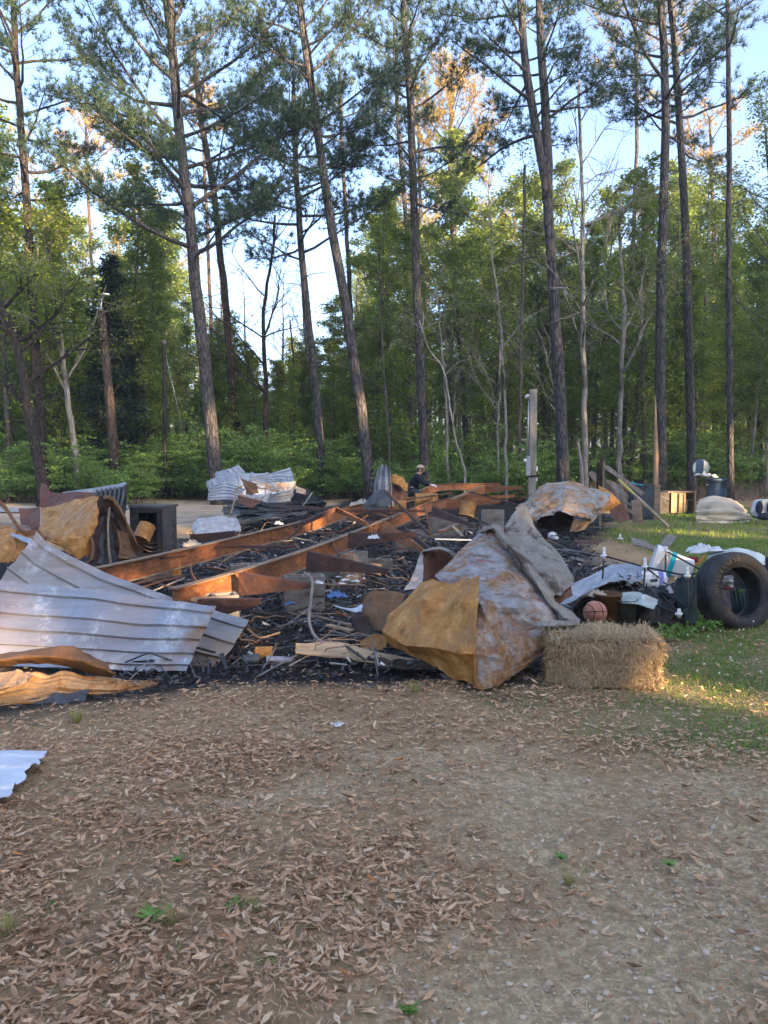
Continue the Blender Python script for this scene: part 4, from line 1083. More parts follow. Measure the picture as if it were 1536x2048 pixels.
for px_, y_, s_, lb_ in ((452, 44, .95, 'tall budding hardwood left of the reddish pine, seen against the bright sky'), (565, 47, .9, 'budding hardwood behind the gap pine in the bright sky'), (640, 42, .85, 'budding hardwood between the gap pine and the leaning pine'), (500, 52, 1.0, 'faint budding hardwood far back in the middle of the gap'), (690, 50, 1.05, 'budding hardwood far back right of the leaning pine')):
    tree('budding_tree', 'bare', xpx(px_, y_), y_, s_, lb_, None, sw=1.2)
for px_, y_, s_, lb_ in ((470, 46, .78, 'rounded fresh tree at the left of the gap'), (660, 44, .85, 'fresh tree standing behind the leaning pine at the right of the gap'), (600, 54, .8, 'distant fresh tree in the middle of the gap')):
    tree('leafy_tree', 'fresh', xpx(px_, y_), y_, s_, lb_, None, sw=1.3)
tree('leafy_tree', 'fresh', xpx(480, 36), 36, .62, 'green leafy tree low in the gap beside the reddish pine', None, k=0)
# undergrowth along the edge
for q in range(30):
    px = -350 + 1420 * (q + rng.random()) / 30; y = rng.uniform(24.6, 28.5); s = rng.uniform(.5, 1.2) * (1.15 if 380 < px < 720 else .95)
    shrub(xpx(px, y), y, s, 'bright green feathery shrub at the wood edge ' + lab(px), 'front shrubs ' + zone(px))
for q in range(20):
    px = -350 + 2100 * (q + rng.random()) / 20; y = rng.uniform(29, 33); s = rng.uniform(1.2, 1.7) * (1 if px < 1000 else .75)
    shrub(xpx(px, y), y, s, 'tall green shrub under the trees ' + lab(px), 'shrubs under the trees ' + zone(px))
for q in range(9):
    px = 1060 + 800 * (q + rng.random()) / 9; y = rng.uniform(30, 36); s = rng.uniform(.6, .9)
    shrub(xpx(px, y), y, s, 'low green shrub in the shade behind the right-hand trunks', 'low shrubs on the right')
# deep wood: countless stems and foliage that read as one dark mass
r = np.random.default_rng(77)
w_, l_ = Acc(), Acc()
for q in range(330):
    y = r.uniform(60, 110); px = r.uniform(-700, 2250); x = xpx(px, y)
    if 400 < px < 715 : continue
    w_.tube([(x, y, -.1), (x + r.normal(0, .3), y, 6), (x + r.normal(0, .6), y, 14)], [.2, .15, .07], 5, cap=False)
tag(put('distant_trunks', w_.mesh('distant_trunks', smooth=True), MT['bark_grey'], kind='stuff'), 'countless dim trunks deep in the wood behind everything', 'trees', kind='stuff')
n = 110000
y = r.uniform(66, 115, n); px = r.uniform(-900, 2450, n); z = r.uniform(.1, 13.5, n)
x = (px - PCX) / FPX * y
g = (px > 400) & (px < 715) & (z > 3.2)
k = (~g) & (fbm(x * .35, z * .35 + y * .1, 8) > .36 - .2 * (z < 6))
sprays(l_, np.stack([x, y, z], -1)[k], .6, r, .35 + .3 * fbm(x * .2, z * .3, 4)[k], .15)
tag(put('distant_woods', l_.mesh('distant_woods'), MT['leaf_mid'], kind='stuff'), 'dim green mass of the wood far behind the pines', 'woods', kind='stuff')
# brown dead brush on the right edge
a = Acc(); n = 2600
px = r.uniform(1180, 1900, n); y = r.uniform(26, 33, n); x = (px - PCX) / FPX * y
hh = r.uniform(.2, .8, n); a_ = r.normal(0, .25, (n, 2))
P0 = np.stack([x, y, np.zeros(n)], -1); P1 = P0 + np.stack([a_[:, 0], a_[:, 1], hh], -1); s_ = np.array([.012, 0, 0])
a.add(np.stack([P0 - s_, P0 + s_, P1], 1).reshape(-1, 3), np.arange(n * 3).reshape(-1, 3), None, .5)
tag(put('dead_brush', a.mesh('dead_brush'), simple('dead_stalks', (.17, .13, .11), .9), kind='stuff'), 'low brown dead brush in front of the wood on the right', 'brush', kind='stuff')

# --- unseen pine belt right of and behind the camera, shaped to shade the scene
r = np.random.default_rng(9)
sh = np.array([SUN_DIR.x, SUN_DIR.y, 0]); sh /= np.linalg.norm(sh); pe = np.array([-sh[1], sh[0], 0]); SD = np.array(SUN_DIR[:])
n = 110000
u = r.uniform(-62, 62, n); dpt = r.uniform(30, 36, n); top = 26.5 + 5.0 * (fbm(u * .16 + 3, u * 0, 12) - .5) + 1.5 * (fbm(u * .8, u * 0, 13) - .5)
z = r.uniform(.0, 1, n) * top
C = sh * dpt[:, None] + pe * u[:, None] + np.array([0, 0, 1]) * z[:, None]
# openings carved in the belt so the low sun reaches these places
BEAMS = [(G(40, 1385, .25), .45, -.02), (G(-60, 1360, .25), .4, .0), (W(425, 1180, 6.9), .26, .2), (G(1480, 1410), .3, -.12),
         (W(1310, 1320, 5.3), .12, .06), (G(1430, 1065), .5, .1), (W(590, 730, 62), 2.6, 2.0), (W(430, 850, 24.5), .35, .5), (W(1466, 900, 24.5), .35, .8), (W(900, 250, 42), 3.2, 2.4), (W(700, 1020, 12), .25, .1), (W(640, 860, 27), .3, .4),
         (W(60, 440, 27), 1.8, 1.2), (W(10, 500, 27), 1.8, 1.4), (W(1345, 1010, 20.3), .35, .4), (W(180, 300, 46), 2.5, 2.5)]
keep = np.ones(n, bool)
UPV = np.cross(pe, SD); UPV *= np.sign(UPV[2])
for p, rh, rv in BEAMS:
    v = C - p; keep &= ((v @ pe) / (rh + .2)) ** 2 + ((v @ UPV) / (rv + .2)) ** 2 > 1
nx_ = 1100; C2 = sh * r.uniform(30, 36, nx_)[:, None] + pe * r.uniform(.2, 4.3, nx_)[:, None]; C2[:, 2] = C2 @ SD * 0 + (np.linalg.norm(C2[:, :2], axis=1) * math.tan(R(SUN_EL))) + r.uniform(-1.3, 1.15, nx_)  # extra foliage added to block sun leaking onto the foreground
lf = Acc(); sprays(lf, C2, .7, r, .4, .2, .8); sprays(lf, C[keep], .82, r, .4, .2, .8)
tag(put('unseen_shade_woods', lf.mesh('unseen_shade_woods'), MT['needles'], kind='stuff'), 'unseen foliage belt shaped to shade the scene from the low sun', 'woods', kind='stuff')
wt = Acc()
for q in range(90):
    u = r.uniform(-62, 62); dq = r.uniform(30, 36); c = sh * dq + pe * u
    wt.tube([c, c + [0, 0, 11], c + [0, 0, 21]], [.2, .15, .08], 6, cap=False)
tag(put('unseen_shade_trunks', wt.mesh('unseen_shade_trunks'), MT['bark_pine'], kind='stuff'), 'trunks in the unseen belt that shades the scene', 'trees', kind='stuff')
# ------------------------------------------------------------------ burnt rubble bed
r = np.random.default_rng(12)
flake = (np.array([[-.5, -.3, 0], [.45, -.35, .12], [.5, .3, 0], [-.4, .34, .16], [0, 0, .22], [0, 0, -.12]]), np.array([[0, 1, 4], [1, 2, 4], [2, 3, 4], [3, 0, 4], [1, 0, 5], [2, 1, 5], [3, 2, 5], [0, 3, 5]]))
def mound(x, y):
    """height of the rubble above the ground"""
    return .05 + .10 * fbm(x * 1.1, y * 1.1, 55) * (np.abs(masks(x, y)[0])) 
a = Acc()
for n, y0, y1, s0, s1, pw in ((17000, 5.0, 10.5, .014, .06, 1.0), (9000, 9.5, 20, .03, .11, 1.0), (1500, 6, 12, .05, .12, 1)):
    y = rng.uniform(y0, y1, n); x = (rng.random(n) * 2 - 1) * 1 * (y * .34 + .3)
    ch = masks(x, y)[0]
    k = rng.random(n) < np.where(ch > .8, 1, ch * .5); x, y = x[k], y[k]; n = len(x)
    s = s0 + (s1 - s0) * rng.random(n) ** 2.4
    sz = np.stack([s, s * rng.uniform(.3, .8, n), s * rng.uniform(.3, .7, n)], -1)
    ds = fbm(x * 1.5, y * 1.5, 15)
    t = np.clip(rng.beta(1.6, 2.2, n) * .78 + (ds - .5) * .25, 0, .85); w = rng.random(n) < .045 + .10 * (ds > .6); t[w] = rng.uniform(.85, 1, w.sum())  # pale flakes are ash and also glints put into the colour
    z = gz(x, y) + mound(x, y) * rng.random(n) * masks(x, y)[0]
    scatter(a, flake, np.stack([x, y, z + s * .15], -1), sz, rng.random(n) * 6.28, rng.normal(0, .45, n), rng.normal(0, .45, n), t)
# splinters and wires lying in it
for q in range(700):
    y = r.uniform(5.2, 18); x = r.uniform(-.34, .3) * y
    if masks(np.array([x]), np.array([y]))[0][0] < .8: continue
    az = r.uniform(0, 3.14); L = r.uniform(.1, .55) * (1 + y / 20); z = float(gz(x, y)) + r.uniform(.03, .14)
    d = np.array([math.cos(az), math.sin(az), r.normal(0, .15)]) * L / 2
    p = np.array([x, y, z])
    if r.random() < .5: a.bar(p - d, p + d, r.uniform(.006, .03), r.uniform(.006, .015), tint=r.choice([.1, .4, .7, .86]))
    else: a.tube([p - d, p + [0, 0, r.uniform(-.02, .08)], p + d + [0, 0, r.normal(0, .03)]], .004 + .003 * r.random(), 4, tint=r.choice([.2, .6, .8]))
tag(put('charred_rubble', a.mesh('charred_rubble'), MT['shard'], kind='stuff'), 'black glinting bed of burnt rubble, ash and broken bits', 'rubble', kind='stuff')

a = Acc()
for q in range(230):
    y = r.uniform(5.6, 17); x = r.uniform(-.33, .22) * y
    if masks(np.array([x]), np.array([y]))[0][0] < .8: continue
    R0 = r.uniform(.06, .35); a0_, a1_ = r.uniform(0, 6.28), r.uniform(1.2, 5); t_ = np.linspace(0, a1_, 12); tl = r.normal(0, .5)
    c = np.array([x, y, float(gz(x, y)) + r.uniform(.02, .12)]); P = c + np.stack([np.cos(t_ + a0_) * R0, np.sin(t_ + a0_) * R0 * .8, np.abs(np.sin(t_ + a0_) * R0 * tl)], -1) + r.normal(0, .012, (12, 3))
    a.tube(P, r.uniform(.0025, .006), 4)
tag(put('wire_tangle', a.mesh('wire_tangle'), MT['beam_top'], kind='stuff'), 'rusty springs and wires tangled through the black rubble', 'wire', kind='stuff')

# ------------------------------------------------------------------ rusted mobile-home frame: long I-beams with outriggers, still welded together
def ibeam(acc_w, acc_f, pts, h, fw=.085, tw=.010, tf=.012, lean=None):
    """pts: centre line of the top flange in metres"""
    P = np.array(pts, float); n = len(P)
    t = np.gradient(P, axis=0); t /= np.linalg.norm(t, axis=1)[:, None]
    side = np.cross(t, [0, 0, 1.]); side /= np.linalg.norm(side, axis=1)[:, None]
    up = np.cross(side, t)
    if lean is not None:
        for k in range(n):
            c_, s_ = math.cos(lean[k]), math.sin(lean[k]); a_, b_ = side[k].copy(), up[k].copy()
            side[k] = a_ * c_ + b_ * s_; up[k] = b_ * c_ - a_ * s_
    def sweep(acc, x0, x1, z0, z1):
        V = []
        for k in range(n):
            for sx, sz in ((x0, z0), (x1, z0), (x1, z1), (x0, z1)): V.append(P[k] + side[k] * sx + up[k] * sz)
        F = []
        for k in range(n - 1):
            b = 4 * k
            for q in range(4): F.append([b + q, b + (q + 1) % 4, b + 4 + (q + 1) % 4, b + 4 + q])
        F += [[3, 2, 1, 0], [4 * n - 4, 4 * n - 3, 4 * n - 2, 4 * n - 1]]
        acc.add(V, None, F)
    sweep(acc_f, -fw / 2, fw / 2, -tf, 0); sweep(acc_f, -fw / 2, fw / 2, -h, -h + tf); sweep(acc_w, -tw / 2, tw / 2, -h + tf + .0005, -tf - .0005)
def spline(pts, m):
    P = np.array(pts, float); return _wmat(len(P), np.linspace(0, 1, m), 'smooth') @ P
def frame_beam(pxs, z, m=40, h=.2, lean=None):
    """pxs: (px, py, z) of the top flange"""
    return spline([G(x, y, zz) for x, y, zz in pxs], m)
B2 = frame_beam([(345, 1176, .50), (475, 1141, .50), (612, 1098, .50), (700, 1066, .50), (790, 1030, .53), (850, 1007, .56), (905, 994, .58), (968, 972, .66)], 0, 44)
B1 = frame_beam([(150, 1141, .50), (215, 1130, .50), (400, 1090, .50), (520, 1062, .50), (610, 1040, .52), (690, 1015, .56), (760, 1002, .52), (830, 984, .56), (880, 968, .72), (1000, 967, .74)], 0, 48)
fr = empty('home_chassis', (B2[20][0], B2[20][1], 0), 'rust-orange burnt chassis of long I-beams with tapered outriggers in the middle of the rubble', 'steel frame')
def beam_part(nm, P, h, lean=None, label=None):
    w_, f_ = Acc(), Acc(); ibeam(w_, f_, P, h, lean=lean)
    o = part(nm, w_, MT['beam'], fr); o2 = part('flange', f_, MT['beam_top'], o)
    if label: o['label'] = label
    return o
ln2 = np.interp(np.arange(44), [0, 25, 31, 43], [.05, .08, .45, .3]); ln1 = np.interp(np.arange(48), [0, 22, 28, 34, 47], [0, .1, .5, .2, .1])
beam_part('beam', B2, .205, ln2, 'near beam, bright orange web'); beam_part('beam', B1, .205, ln1, 'far beam with a twisted hump')
def outrigger(p_top, p_bot, tip, w0=.055, mat='beam_dark', droop=0):
    """tapered channel: plate plus folded top lip; root top, root bottom, tip in world metres"""
    a_ = Acc(); pt, pb, tp = (np.asarray(v, float) for v in (p_top, p_bot, tip))
    d = unit(tp - pt); n_ = unit(np.cross(d, pb - pt)); 
    if n_[1] > 0: n_ = -n_
    tb = tp + (pb - pt) * .22
    a_.prism([pt, tp, tb, pb], n_ * .006)
    back = -n_
    a_.prism([pt, tp, tp + back * w0, pt + back * w0], unit(pb - pt) * .006)
    a_.prism([pb, tb, tb + back * w0, pb + back * w0], -unit(pb - pt) * .006)
    # rivet holes read as small dark plugs
    for f in (.15, .55):
        c = pt + (tp - pt) * f + ((pb - pt) * (1 - f) + (tb - tp) * f) * .5; a_.tube([c, c + n_ * .008], .012, 8, tint=.1)
    return part('outrigger', a_, MT[mat], fr)
def Wz(px, py, d): return W(px, py, d)
outrigger(W(478, 1146, 6.80), W(478, 1192, 6.80), W(622, 1166, 6.55), mat='beam_dark')
outrigger(W(614, 1102, 8.0), W(612, 1142, 8.0), W(775, 1138, 7.5), mat='beam_dark')
outrigger(W(696, 1066, 9.75), W(696, 1098, 9.75), W(832, 1066, 9.4), mat='beam_dark')
outrigger(W(395, 1199, 6.1), W(398, 1246, 6.1), W(520, 1198, 5.95), mat='beam_dark')
outrigger(W(768, 1040, 11.6), W(752, 1066, 11.6), W(845, 1097, 10.4), mat='beam')
outrigger(W(865, 1013, 14.2), W(862, 1032, 14.2), W(948, 1050, 12.7), mat='beam_dark')
outrigger(W(893, 999, 16), W(893, 1020, 16), W(1000, 1000, 15.7), mat='beam')
outrigger(W(915, 992, 17.5), W(912, 1008, 17.5), W(1030, 990, 17), mat='beam')
outrigger(W(972, 971, 20.5), W(972, 986, 20.5), W(1045, 974, 20), mat='beam')
for (x0, y0, d0, x1, y1, d1, w_, h_, mt) in ((430, 1094, 9.4, 592, 1093, 9.2, .05, .03, 'beam_dark'), (382, 1076, 10.5, 470, 1068, 10.3, .05, .09, 'beam_dark'), (592, 1052, 11.2, 672, 1018, 12.3, .035, .07, 'beam_dark'), (672, 1018, 12.3, 735, 1050, 11.4, .035, .07, 'beam'),
                                        (700, 1022, 13.5, 850, 1022, 13.3, .05, .05, 'beam_dark'), (735, 1022, 13.8, 790, 1037, 12.6, .03, .03, 'beam'), (770, 982, 15, 860, 1070, 10.6, .03, .04, 'beam_dark'), (850, 1010, 14, 862, 1066, 10.9, .018, .018, 'beam'),
                                        (905, 998, 16.2, 965, 972, 20.5, .05, .04, 'beam_top'), (940, 984, 18, 1030, 1008, 15.5, .03, .03, 'beam_dark'), (810, 1000, 16.5, 905, 985, 18, .03, .03, 'beam_dark'), (655, 1076, 10.2, 684, 1118, 8.3, .014, .014, 'beam_dark'),
                                        (550, 1010, 14.5, 700, 1022, 13, .04, .03, 'beam_dark'), (812, 1060, 11, 880, 1118, 8.6, .03, .07, 'beam_dark'), (240, 1160, 7.6, 300, 1118, 8.2, .02, .02, 'beam_dark'), (300, 1118, 8.2, 372, 1112, 8.3, .02, .02, 'beam_dark')):
    a_ = Acc(); a_.bar(W(x0, y0, d0), W(x1, y1, d1), w_, h_); part('brace', a_, MT[mt], fr)
# strap bolted over the far beam
a_ = Acc(); a_.bar(W(352, 1098, 8.62), W(354, 1152, 8.55), .09, .008, up=(0, -1, 0)); part('strap', a_, MT['tan'], fr)

# ------------------------------------------------------------------ concrete blocks under and beside the frame
def block_mesh():
    """hollow two-cell block 0.40 x 0.20 x 0.20"""
    a_ = Acc(); L, Wd, H, t = .395, .193, .19, .032
    a_.box((0, -Wd / 2 + t / 2, H / 2), (L, t, H)); a_.box((0, Wd / 2 - t / 2, H / 2), (L, t, H))
    for x in (-L / 2 + t / 2, 0, L / 2 - t / 2): a_.box((x, 0, H / 2), (t, Wd - 2 * t - .001, H - .002))
    return a_.mesh('concrete_block')
BM = block_mesh(); BM.materials.append(MT['block'])
def blk(px, py, d, rz, label, up=0, lay=None, g='concrete blocks of the burnt piers'):
    p = W(px, py, d); z = max(0, p[2]) if up is None else up
    o = put('concrete_block', BM, [None], loc=(p[0], p[1], z)); o.rotation_euler = (R(90) if lay == 'end' else (R(0)), 0, rz)
    if lay == 'side': o.rotation_euler = (R(90), 0, rz)
    tag(o, label, 'concrete block', g); return o
blk(497, 1128, 8.3, .25, 'block under the far beam left of the middle, lower one', 0); blk(497, 1128, 8.3, .3, 'block under the far beam left of the middle, upper one', .19)
blk(708, 1150, 9.3, 1.2, 'lower block of the pier under the near beam', 0); blk(708, 1150, 9.3, 1.15, 'upper block of the pier under the near beam, end towards the yard', .191)
blk(668, 1150, 9.6, .05, 'soot-dark block lying beside the near pier', 0)
blk(606, 1180, 7.5, .3, 'block under the second outrigger', .0); blk(608, 1180, 7.5, .2, 'block stacked under the second outrigger, top one', .19)
blk(424, 1240, 6.45, .4, 'dark block under the orange end of the near beam', 0); blk(428, 1240, 6.45, .35, 'upper dark block under the orange end of the near beam', .19)
blk(318, 1120, 9.0, 1.3, 'grey block behind the far beam beside the drum', .1)
blk(590, 1080, 9.9, .1, 'block between the beams with a pale top edge', .0)
for k_ in range(2):
    blk(880, 1045, 14.6, .1, ('lower', 'upper')[k_] + ' block of the left-hand stack in the middle distance', .19 * k_)
    blk(912, 1045, 14.7, .12, ('lower', 'upper')[k_] + ' block right of the left-hand stack', .19 * k_)
    blk(985, 1045, 14.0, .0, ('lower', 'middle')[k_] + ' block of the tall right-hand stack behind the tan sheet', .19 * k_)
blk(985, 1045, 14.0, .03, 'top block of the tall right-hand stack behind the tan sheet', .38)
blk(833, 1045, 14.2, .3, 'pale block lying by the bent outrigger', .0); blk(812, 1062, 12.4, .3, 'block with a pale face under the bent near beam', .0)
blk(822, 1020, 17, .1, 'whitish block beyond the frame by the person', .0); blk(870, 1015, 18, .1, 'dim block beyond the frame', 0)
blk(755, 1112, 10.1, .02, 'charred block in the rubble right of the near pier', 0); blk(665, 1065, 12.3, .0, 'dim block under the hump of the far beam', .0)
blk(1002, 1085, 10.6, .3, 'dusty block lying behind the tan sheet', .0)

# rods, pipes, hose
def tube_thing(name, pts, rad, mat, label, cat, group=None, sides=8):
    a_ = Acc(); P = spline(pts, max(6, len(pts) * 6)); a_.tube(P, rad, sides); return single(name, a_, MT[mat], label, cat, group, True)
tube_thing('bent_pipe', [W(609, 1146, 6.7), W(624, 1160, 6.6), (W(622, 1200, 6.3)), W(618, 1240, 6.05), W(628, 1270, 5.9), W(648, 1287, 5.8)], .013, 'hose', 'grey bent pipe curving down through the rubble to the curled plank', 'pipe')
tube_thing('copper_pipe', [W(622, 1169, 6.9), W(730, 1170, 6.9)], .008, 'beam_top', 'straight thin copper pipe lying level from the bent pipe', 'pipe')
tube_thing('rusty_rod', [W(560, 1265, 6.1), W(520, 1275, 6.0), W(495, 1258, 6.15)], .009, 'beam_top', 'thin pale rod beside the front end of the blue sheet', 'rod')
tube_thing('rusty_rod', [W(845, 1115, 10.3), W(838, 1090, 11), W(856, 1075, 11.2)], .012, 'wood_tan', 'tan bent strip standing in the rubble beside the boxy sheet', 'rod')
rg = np.random.default_rng(31)
for q, (x, y, d) in enumerate([(330, 1160, 8.2), (300, 1172, 7.9), (360, 1168, 7.6), (400, 1160, 7.5), (440, 1140, 8), (520, 1100, 9.3), (560, 1080, 10.5), (590, 1066, 11), (620, 1060, 11.2), (655, 1110, 8.8), (760, 1085, 11), (800, 1090, 10.8), (900, 1060, 12.6), (930, 1066, 12.4), (940, 1040, 14), (870, 1085, 11), (715, 1220, 6.9)]):
    p = W(x, y, d); L = rg.uniform(.4, .9); az = rg.uniform(0, 3.14); dd = np.array([math.cos(az), math.sin(az), rg.uniform(-.25, .35)]) * L / 2
    tube_thing('scorched_rod', [p - dd, p + rg.normal(0, .05, 3), p + dd], rg.uniform(.006, .014), rg.choice(['beam_dark', 'wood_dark', 'beam', 'bin_steel']), ('scorched rod in the tangle between the beams' if q < 9 else 'scorched rod in the rubble right of the near beam'), 'rod', 'rods between the beams' if q < 9 else 'rods right of the near beam', 6)
rg = np.random.default_rng(44)
for q in range(26):
    x = rg.uniform(690, 1010); y = 985 + (1010 - x) * .14 + rg.uniform(-4, 40); d = float(np.clip(1.25 * 1540 / (y - 912), 10.5, 19)); p = W(x, y, d); L = rg.uniform(.6, 1.7); az = rg.choice([.2, 1.3, 2.6]) + rg.normal(0, .35)
    dd = np.array([math.cos(az), math.sin(az) * .8, rg.uniform(-.2, .28)]) * L / 2; a_ = Acc(); wd_ = rg.uniform(.025, .06)
    a_.bar(p - dd, p + dd * .1, wd_, .012); a_.bar(p + dd * .09, p + dd + rg.normal(0, .07, 3), wd_, .012)
    single('rusty_bar', a_, MT[rg.choice(['beam', 'beam_dark', 'beam_dark', 'tan_dark'])], 'thin bent rusty bar in the tangle at the far end of the frame', 'metal bar', 'thin rusty bars at the far end of the frame')
# charred boards in the rubble
for q, (x0, y0, d0, x1, y1, d1, w_, mt, lb) in enumerate([(240, 1175, 7.3, 330, 1150, 7.9, .05, 'wood_dark', 'charred lath behind the top corner of the tilted sheet'), (600, 1225, 7.2, 700, 1250, 6.7, .05, 'ply', 'scorched lath with a pale underside in the rubble'),
        (500, 1222, 7.1, 600, 1240, 6.9, .09, 'wood_dark', 'black charred board under the lower outrigger'), (870, 1078, 10.2, 945, 1080, 10.2, .05, 'whitecloth', 'whitish strip lying behind the boxy sheet'), (655, 1250, 6.6, 705, 1262, 6.4, .06, 'wood_tan', 'tan splinter beside the dark flap'),
        (440, 1318, 5.75, 540, 1310, 5.8, .06, 'beam_dark', 'rusty flat bar lying beside the silver sheet corner'), (375, 1372, 5.45, 470, 1360, 5.5, .03, 'conduit', 'thin silver trim strip under the sheet corner'), (415, 1395, 5.2, 474, 1362, 5.4, .035, 'wood_tan', 'pale splinter pointing right in front of the sheets'),
        (880, 1062, 12.5, 935, 1040, 13.5, .06, 'ply', 'tan board propped by the block stacks'), (925, 1072, 11.8, 905, 1052, 12.8, .05, 'wood_tan', 'pale stick crossing by the block stacks'), (955, 1040, 13.5, 1000, 1060, 12.7, .08, 'wood_dark', 'dark plank beside the tall block stack')]):
    a_ = Acc(); a_.bar(W(x0, y0, d0), W(x1, y1, d1), w_, .014); single('burnt_board', a_, MT[mt], lb, 'board', 'boards in the rubble')
# small bright bits
def rag(name, px, py, d, s, mat, label, cat, n=9, h=.5, seed=1):
    """crumpled cloth: folded disc"""
    r_ = np.random.default_rng(seed); a_ = Acc(); c = W(px, py, d); rings = 7; sg = 16; V = [c + [0, 0, s * min(h, .6) * .4]]
    for i_ in range(1, rings + 1):
        for j_ in range(sg):
            an = j_ / sg * 6.283; rr = s * i_ / rings * (1 + .35 * math.sin(an * 3 + seed) + .15 * math.sin(an * 5 + 2 * seed))
            z = s * min(h, .6) * (1 - (i_ / rings) ** 3) * (.45 + .4 * math.sin(an * 3 + i_ * .9 + seed) + .35 * math.sin(an * 5 - i_)) + s * .1 * r_.normal()
            V.append(c + [rr * math.cos(an), rr * .8 * math.sin(an), max(-s * .1, z)])
    F3 = [[0, 1 + j_, 1 + (j_ + 1) % sg] for j_ in range(sg)]; F4 = []
    for i_ in range(rings - 1):
        for j_ in range(sg): F4.append([1 + i_ * sg + j_, 1 + (i_ + 1) * sg + j_, 1 + (i_ + 1) * sg + (j_ + 1) % sg, 1 + i_ * sg + (j_ + 1) % sg])
    V = np.array(V); nb = len(V); bot = V - [0, 0, s * .04]
    a_.add(np.vstack([V, bot]), np.vstack([F3, np.array(F3)[:, ::-1] + nb]), np.vstack([F4, np.array(F4)[:, ::-1] + nb]))
    return single(name, a_, MT[mat], label, cat, None, True)
rag('rag', 672, 1192, 7.1, .09, 'bluecloth', 'crumpled blue rag on the black rubble', 'rag', seed=2)
rag('rag', 580, 1208, 6.9, .05, 'bluecloth', 'small pale blue scrap left of the blue rag', 'rag', seed=3)
rag('plastic_scrap', 748, 1076, 9.3, .07, 'whitecloth', 'crumpled white plastic caught on the outrigger', 'plastic', seed=4, h=1.4)
rag('plastic_scrap', 638, 1166, 7.2, .045, 'whitecloth', 'white scrap hanging beside the pier block', 'plastic', seed=5, h=1.8)
rag('paper_scrap', 675, 1448, 4.42, .035, 'whitecloth', 'small grey-white paper scrap in the leaves of the foreground', 'paper', seed=6, h=.3)
rag('paper_scrap', 1064, 1968, 2.2, .012, 'white', 'tiny white scrap near the bottom of the gravel', 'paper', seed=7, h=.3)
rag('paper_scrap', 875, 1450, 4.4, .02, 'whitecloth', 'tiny bluish-white scrap in the leaves right of centre', 'paper', seed=8, h=.3)
rag('red_scrap', 1052, 1838, 2.55, .008, 'red', 'tiny red scrap in the gravel', 'plastic', seed=8, h=.5)
rag('silver_scrap', 655, 1353, 5.5, .10, 'galv', 'flattened silver scrap in front of the plank', 'scrap metal', seed=9, h=.12)
rag('silver_scrap', 592, 1363, 5.4, .05, 'whitepanel', 'small white scrap at the rubble edge', 'scrap metal', seed=10, h=.12)
for q, (x, y, d) in enumerate([(690, 1160, 7.6), (700, 1152, 7.7), (684, 1168, 7.5), (712, 1162, 7.5), (676, 1154, 7.8)]):
    rag('plaster_chip', x, y, d, .04, 'white', 'whitish broken chip in the small heap under the near outrigger tip', 'chip', seed=20 + q, h=.3)['group'] = 'whitish chips'
# tins and bottle at the front edge of the rubble
def can(px, py, d, rad, L, az, mat, label, name='tin_can', cat='can', tilt=0.0):
    a_ = Acc(); c = W(px, py, d); c[2] = max(c[2], rad)
    ax = np.array([math.cos(az) * math.cos(tilt), math.sin(az) * math.cos(tilt), math.sin(tilt)])
    p0, p1 = c - ax * L / 2, c + ax * L / 2
    Z = ax; X = unit(np.cross(Z, [0, 0, 1.] if abs(Z[2]) < .9 else [1., 0, 0])); Y = np.cross(Z, X); M = np.eye(4); M[:3, 0] = X; M[:3, 1] = Y; M[:3, 2] = Z; M[:3, 3] = p0
    pr = [(0, .004), (rad * .9, .004), (rad * .95, 0), (rad, .002), (rad, .01), (rad * .97, .014), (rad * .97, L * .33), (rad * .985, L * .36), (rad * .97, L * .39), (rad * .97, L * .6), (rad * .985, L * .63), (rad * .97, L * .66), (rad * .97, L - .014), (rad, L - .008), (rad, L), (rad * .9, L), (rad * .88, L * .5), (0, L * .48)]
    a_.lathe(pr, 20, M); return single(name, a_, MT[mat], label, cat, None, True)
can(528, 1335, 5.75, .055, .13, .1, 'tan', 'tan rusty tin can lying on its side at the rubble edge')
can(502, 1352, 5.6, .045, .12, .3, 'bin_steel', 'dark greenish jar lying left of the tan can', 'jar', 'jar')
can(560, 1345, 5.65, .03, .2, -.2, 'galv', 'silvery crushed tube right of the tan can', 'crushed_tube', 'tube')
can(800, 1012, 14.6, .11, .2, .2, 'tan', 'ochre bucket lying in the rubble beyond the near beam', 'bucket', 'bucket')
can(852, 1000, 17.5, .16, .5, .1, 'tan', 'ochre drum lying beyond the frame near the person', 'drum', 'drum')
can(935, 1020, 15.2, .16, .3, .9, 'tan', 'orange-brown tank standing left of the block stack', 'tank', 'tank', 1.2)
can(288, 1066, 9.6, .11, .22, 1.2, 'tan', 'orange rusty drum end between the hull and the burnt stove', 'drum', 'drum', .9)
can(747, 1140, 8.6, .09, .12, 1.2, 'beam_top', 'brown round pot half buried in the rubble', 'pot', 'pot', 1.2)
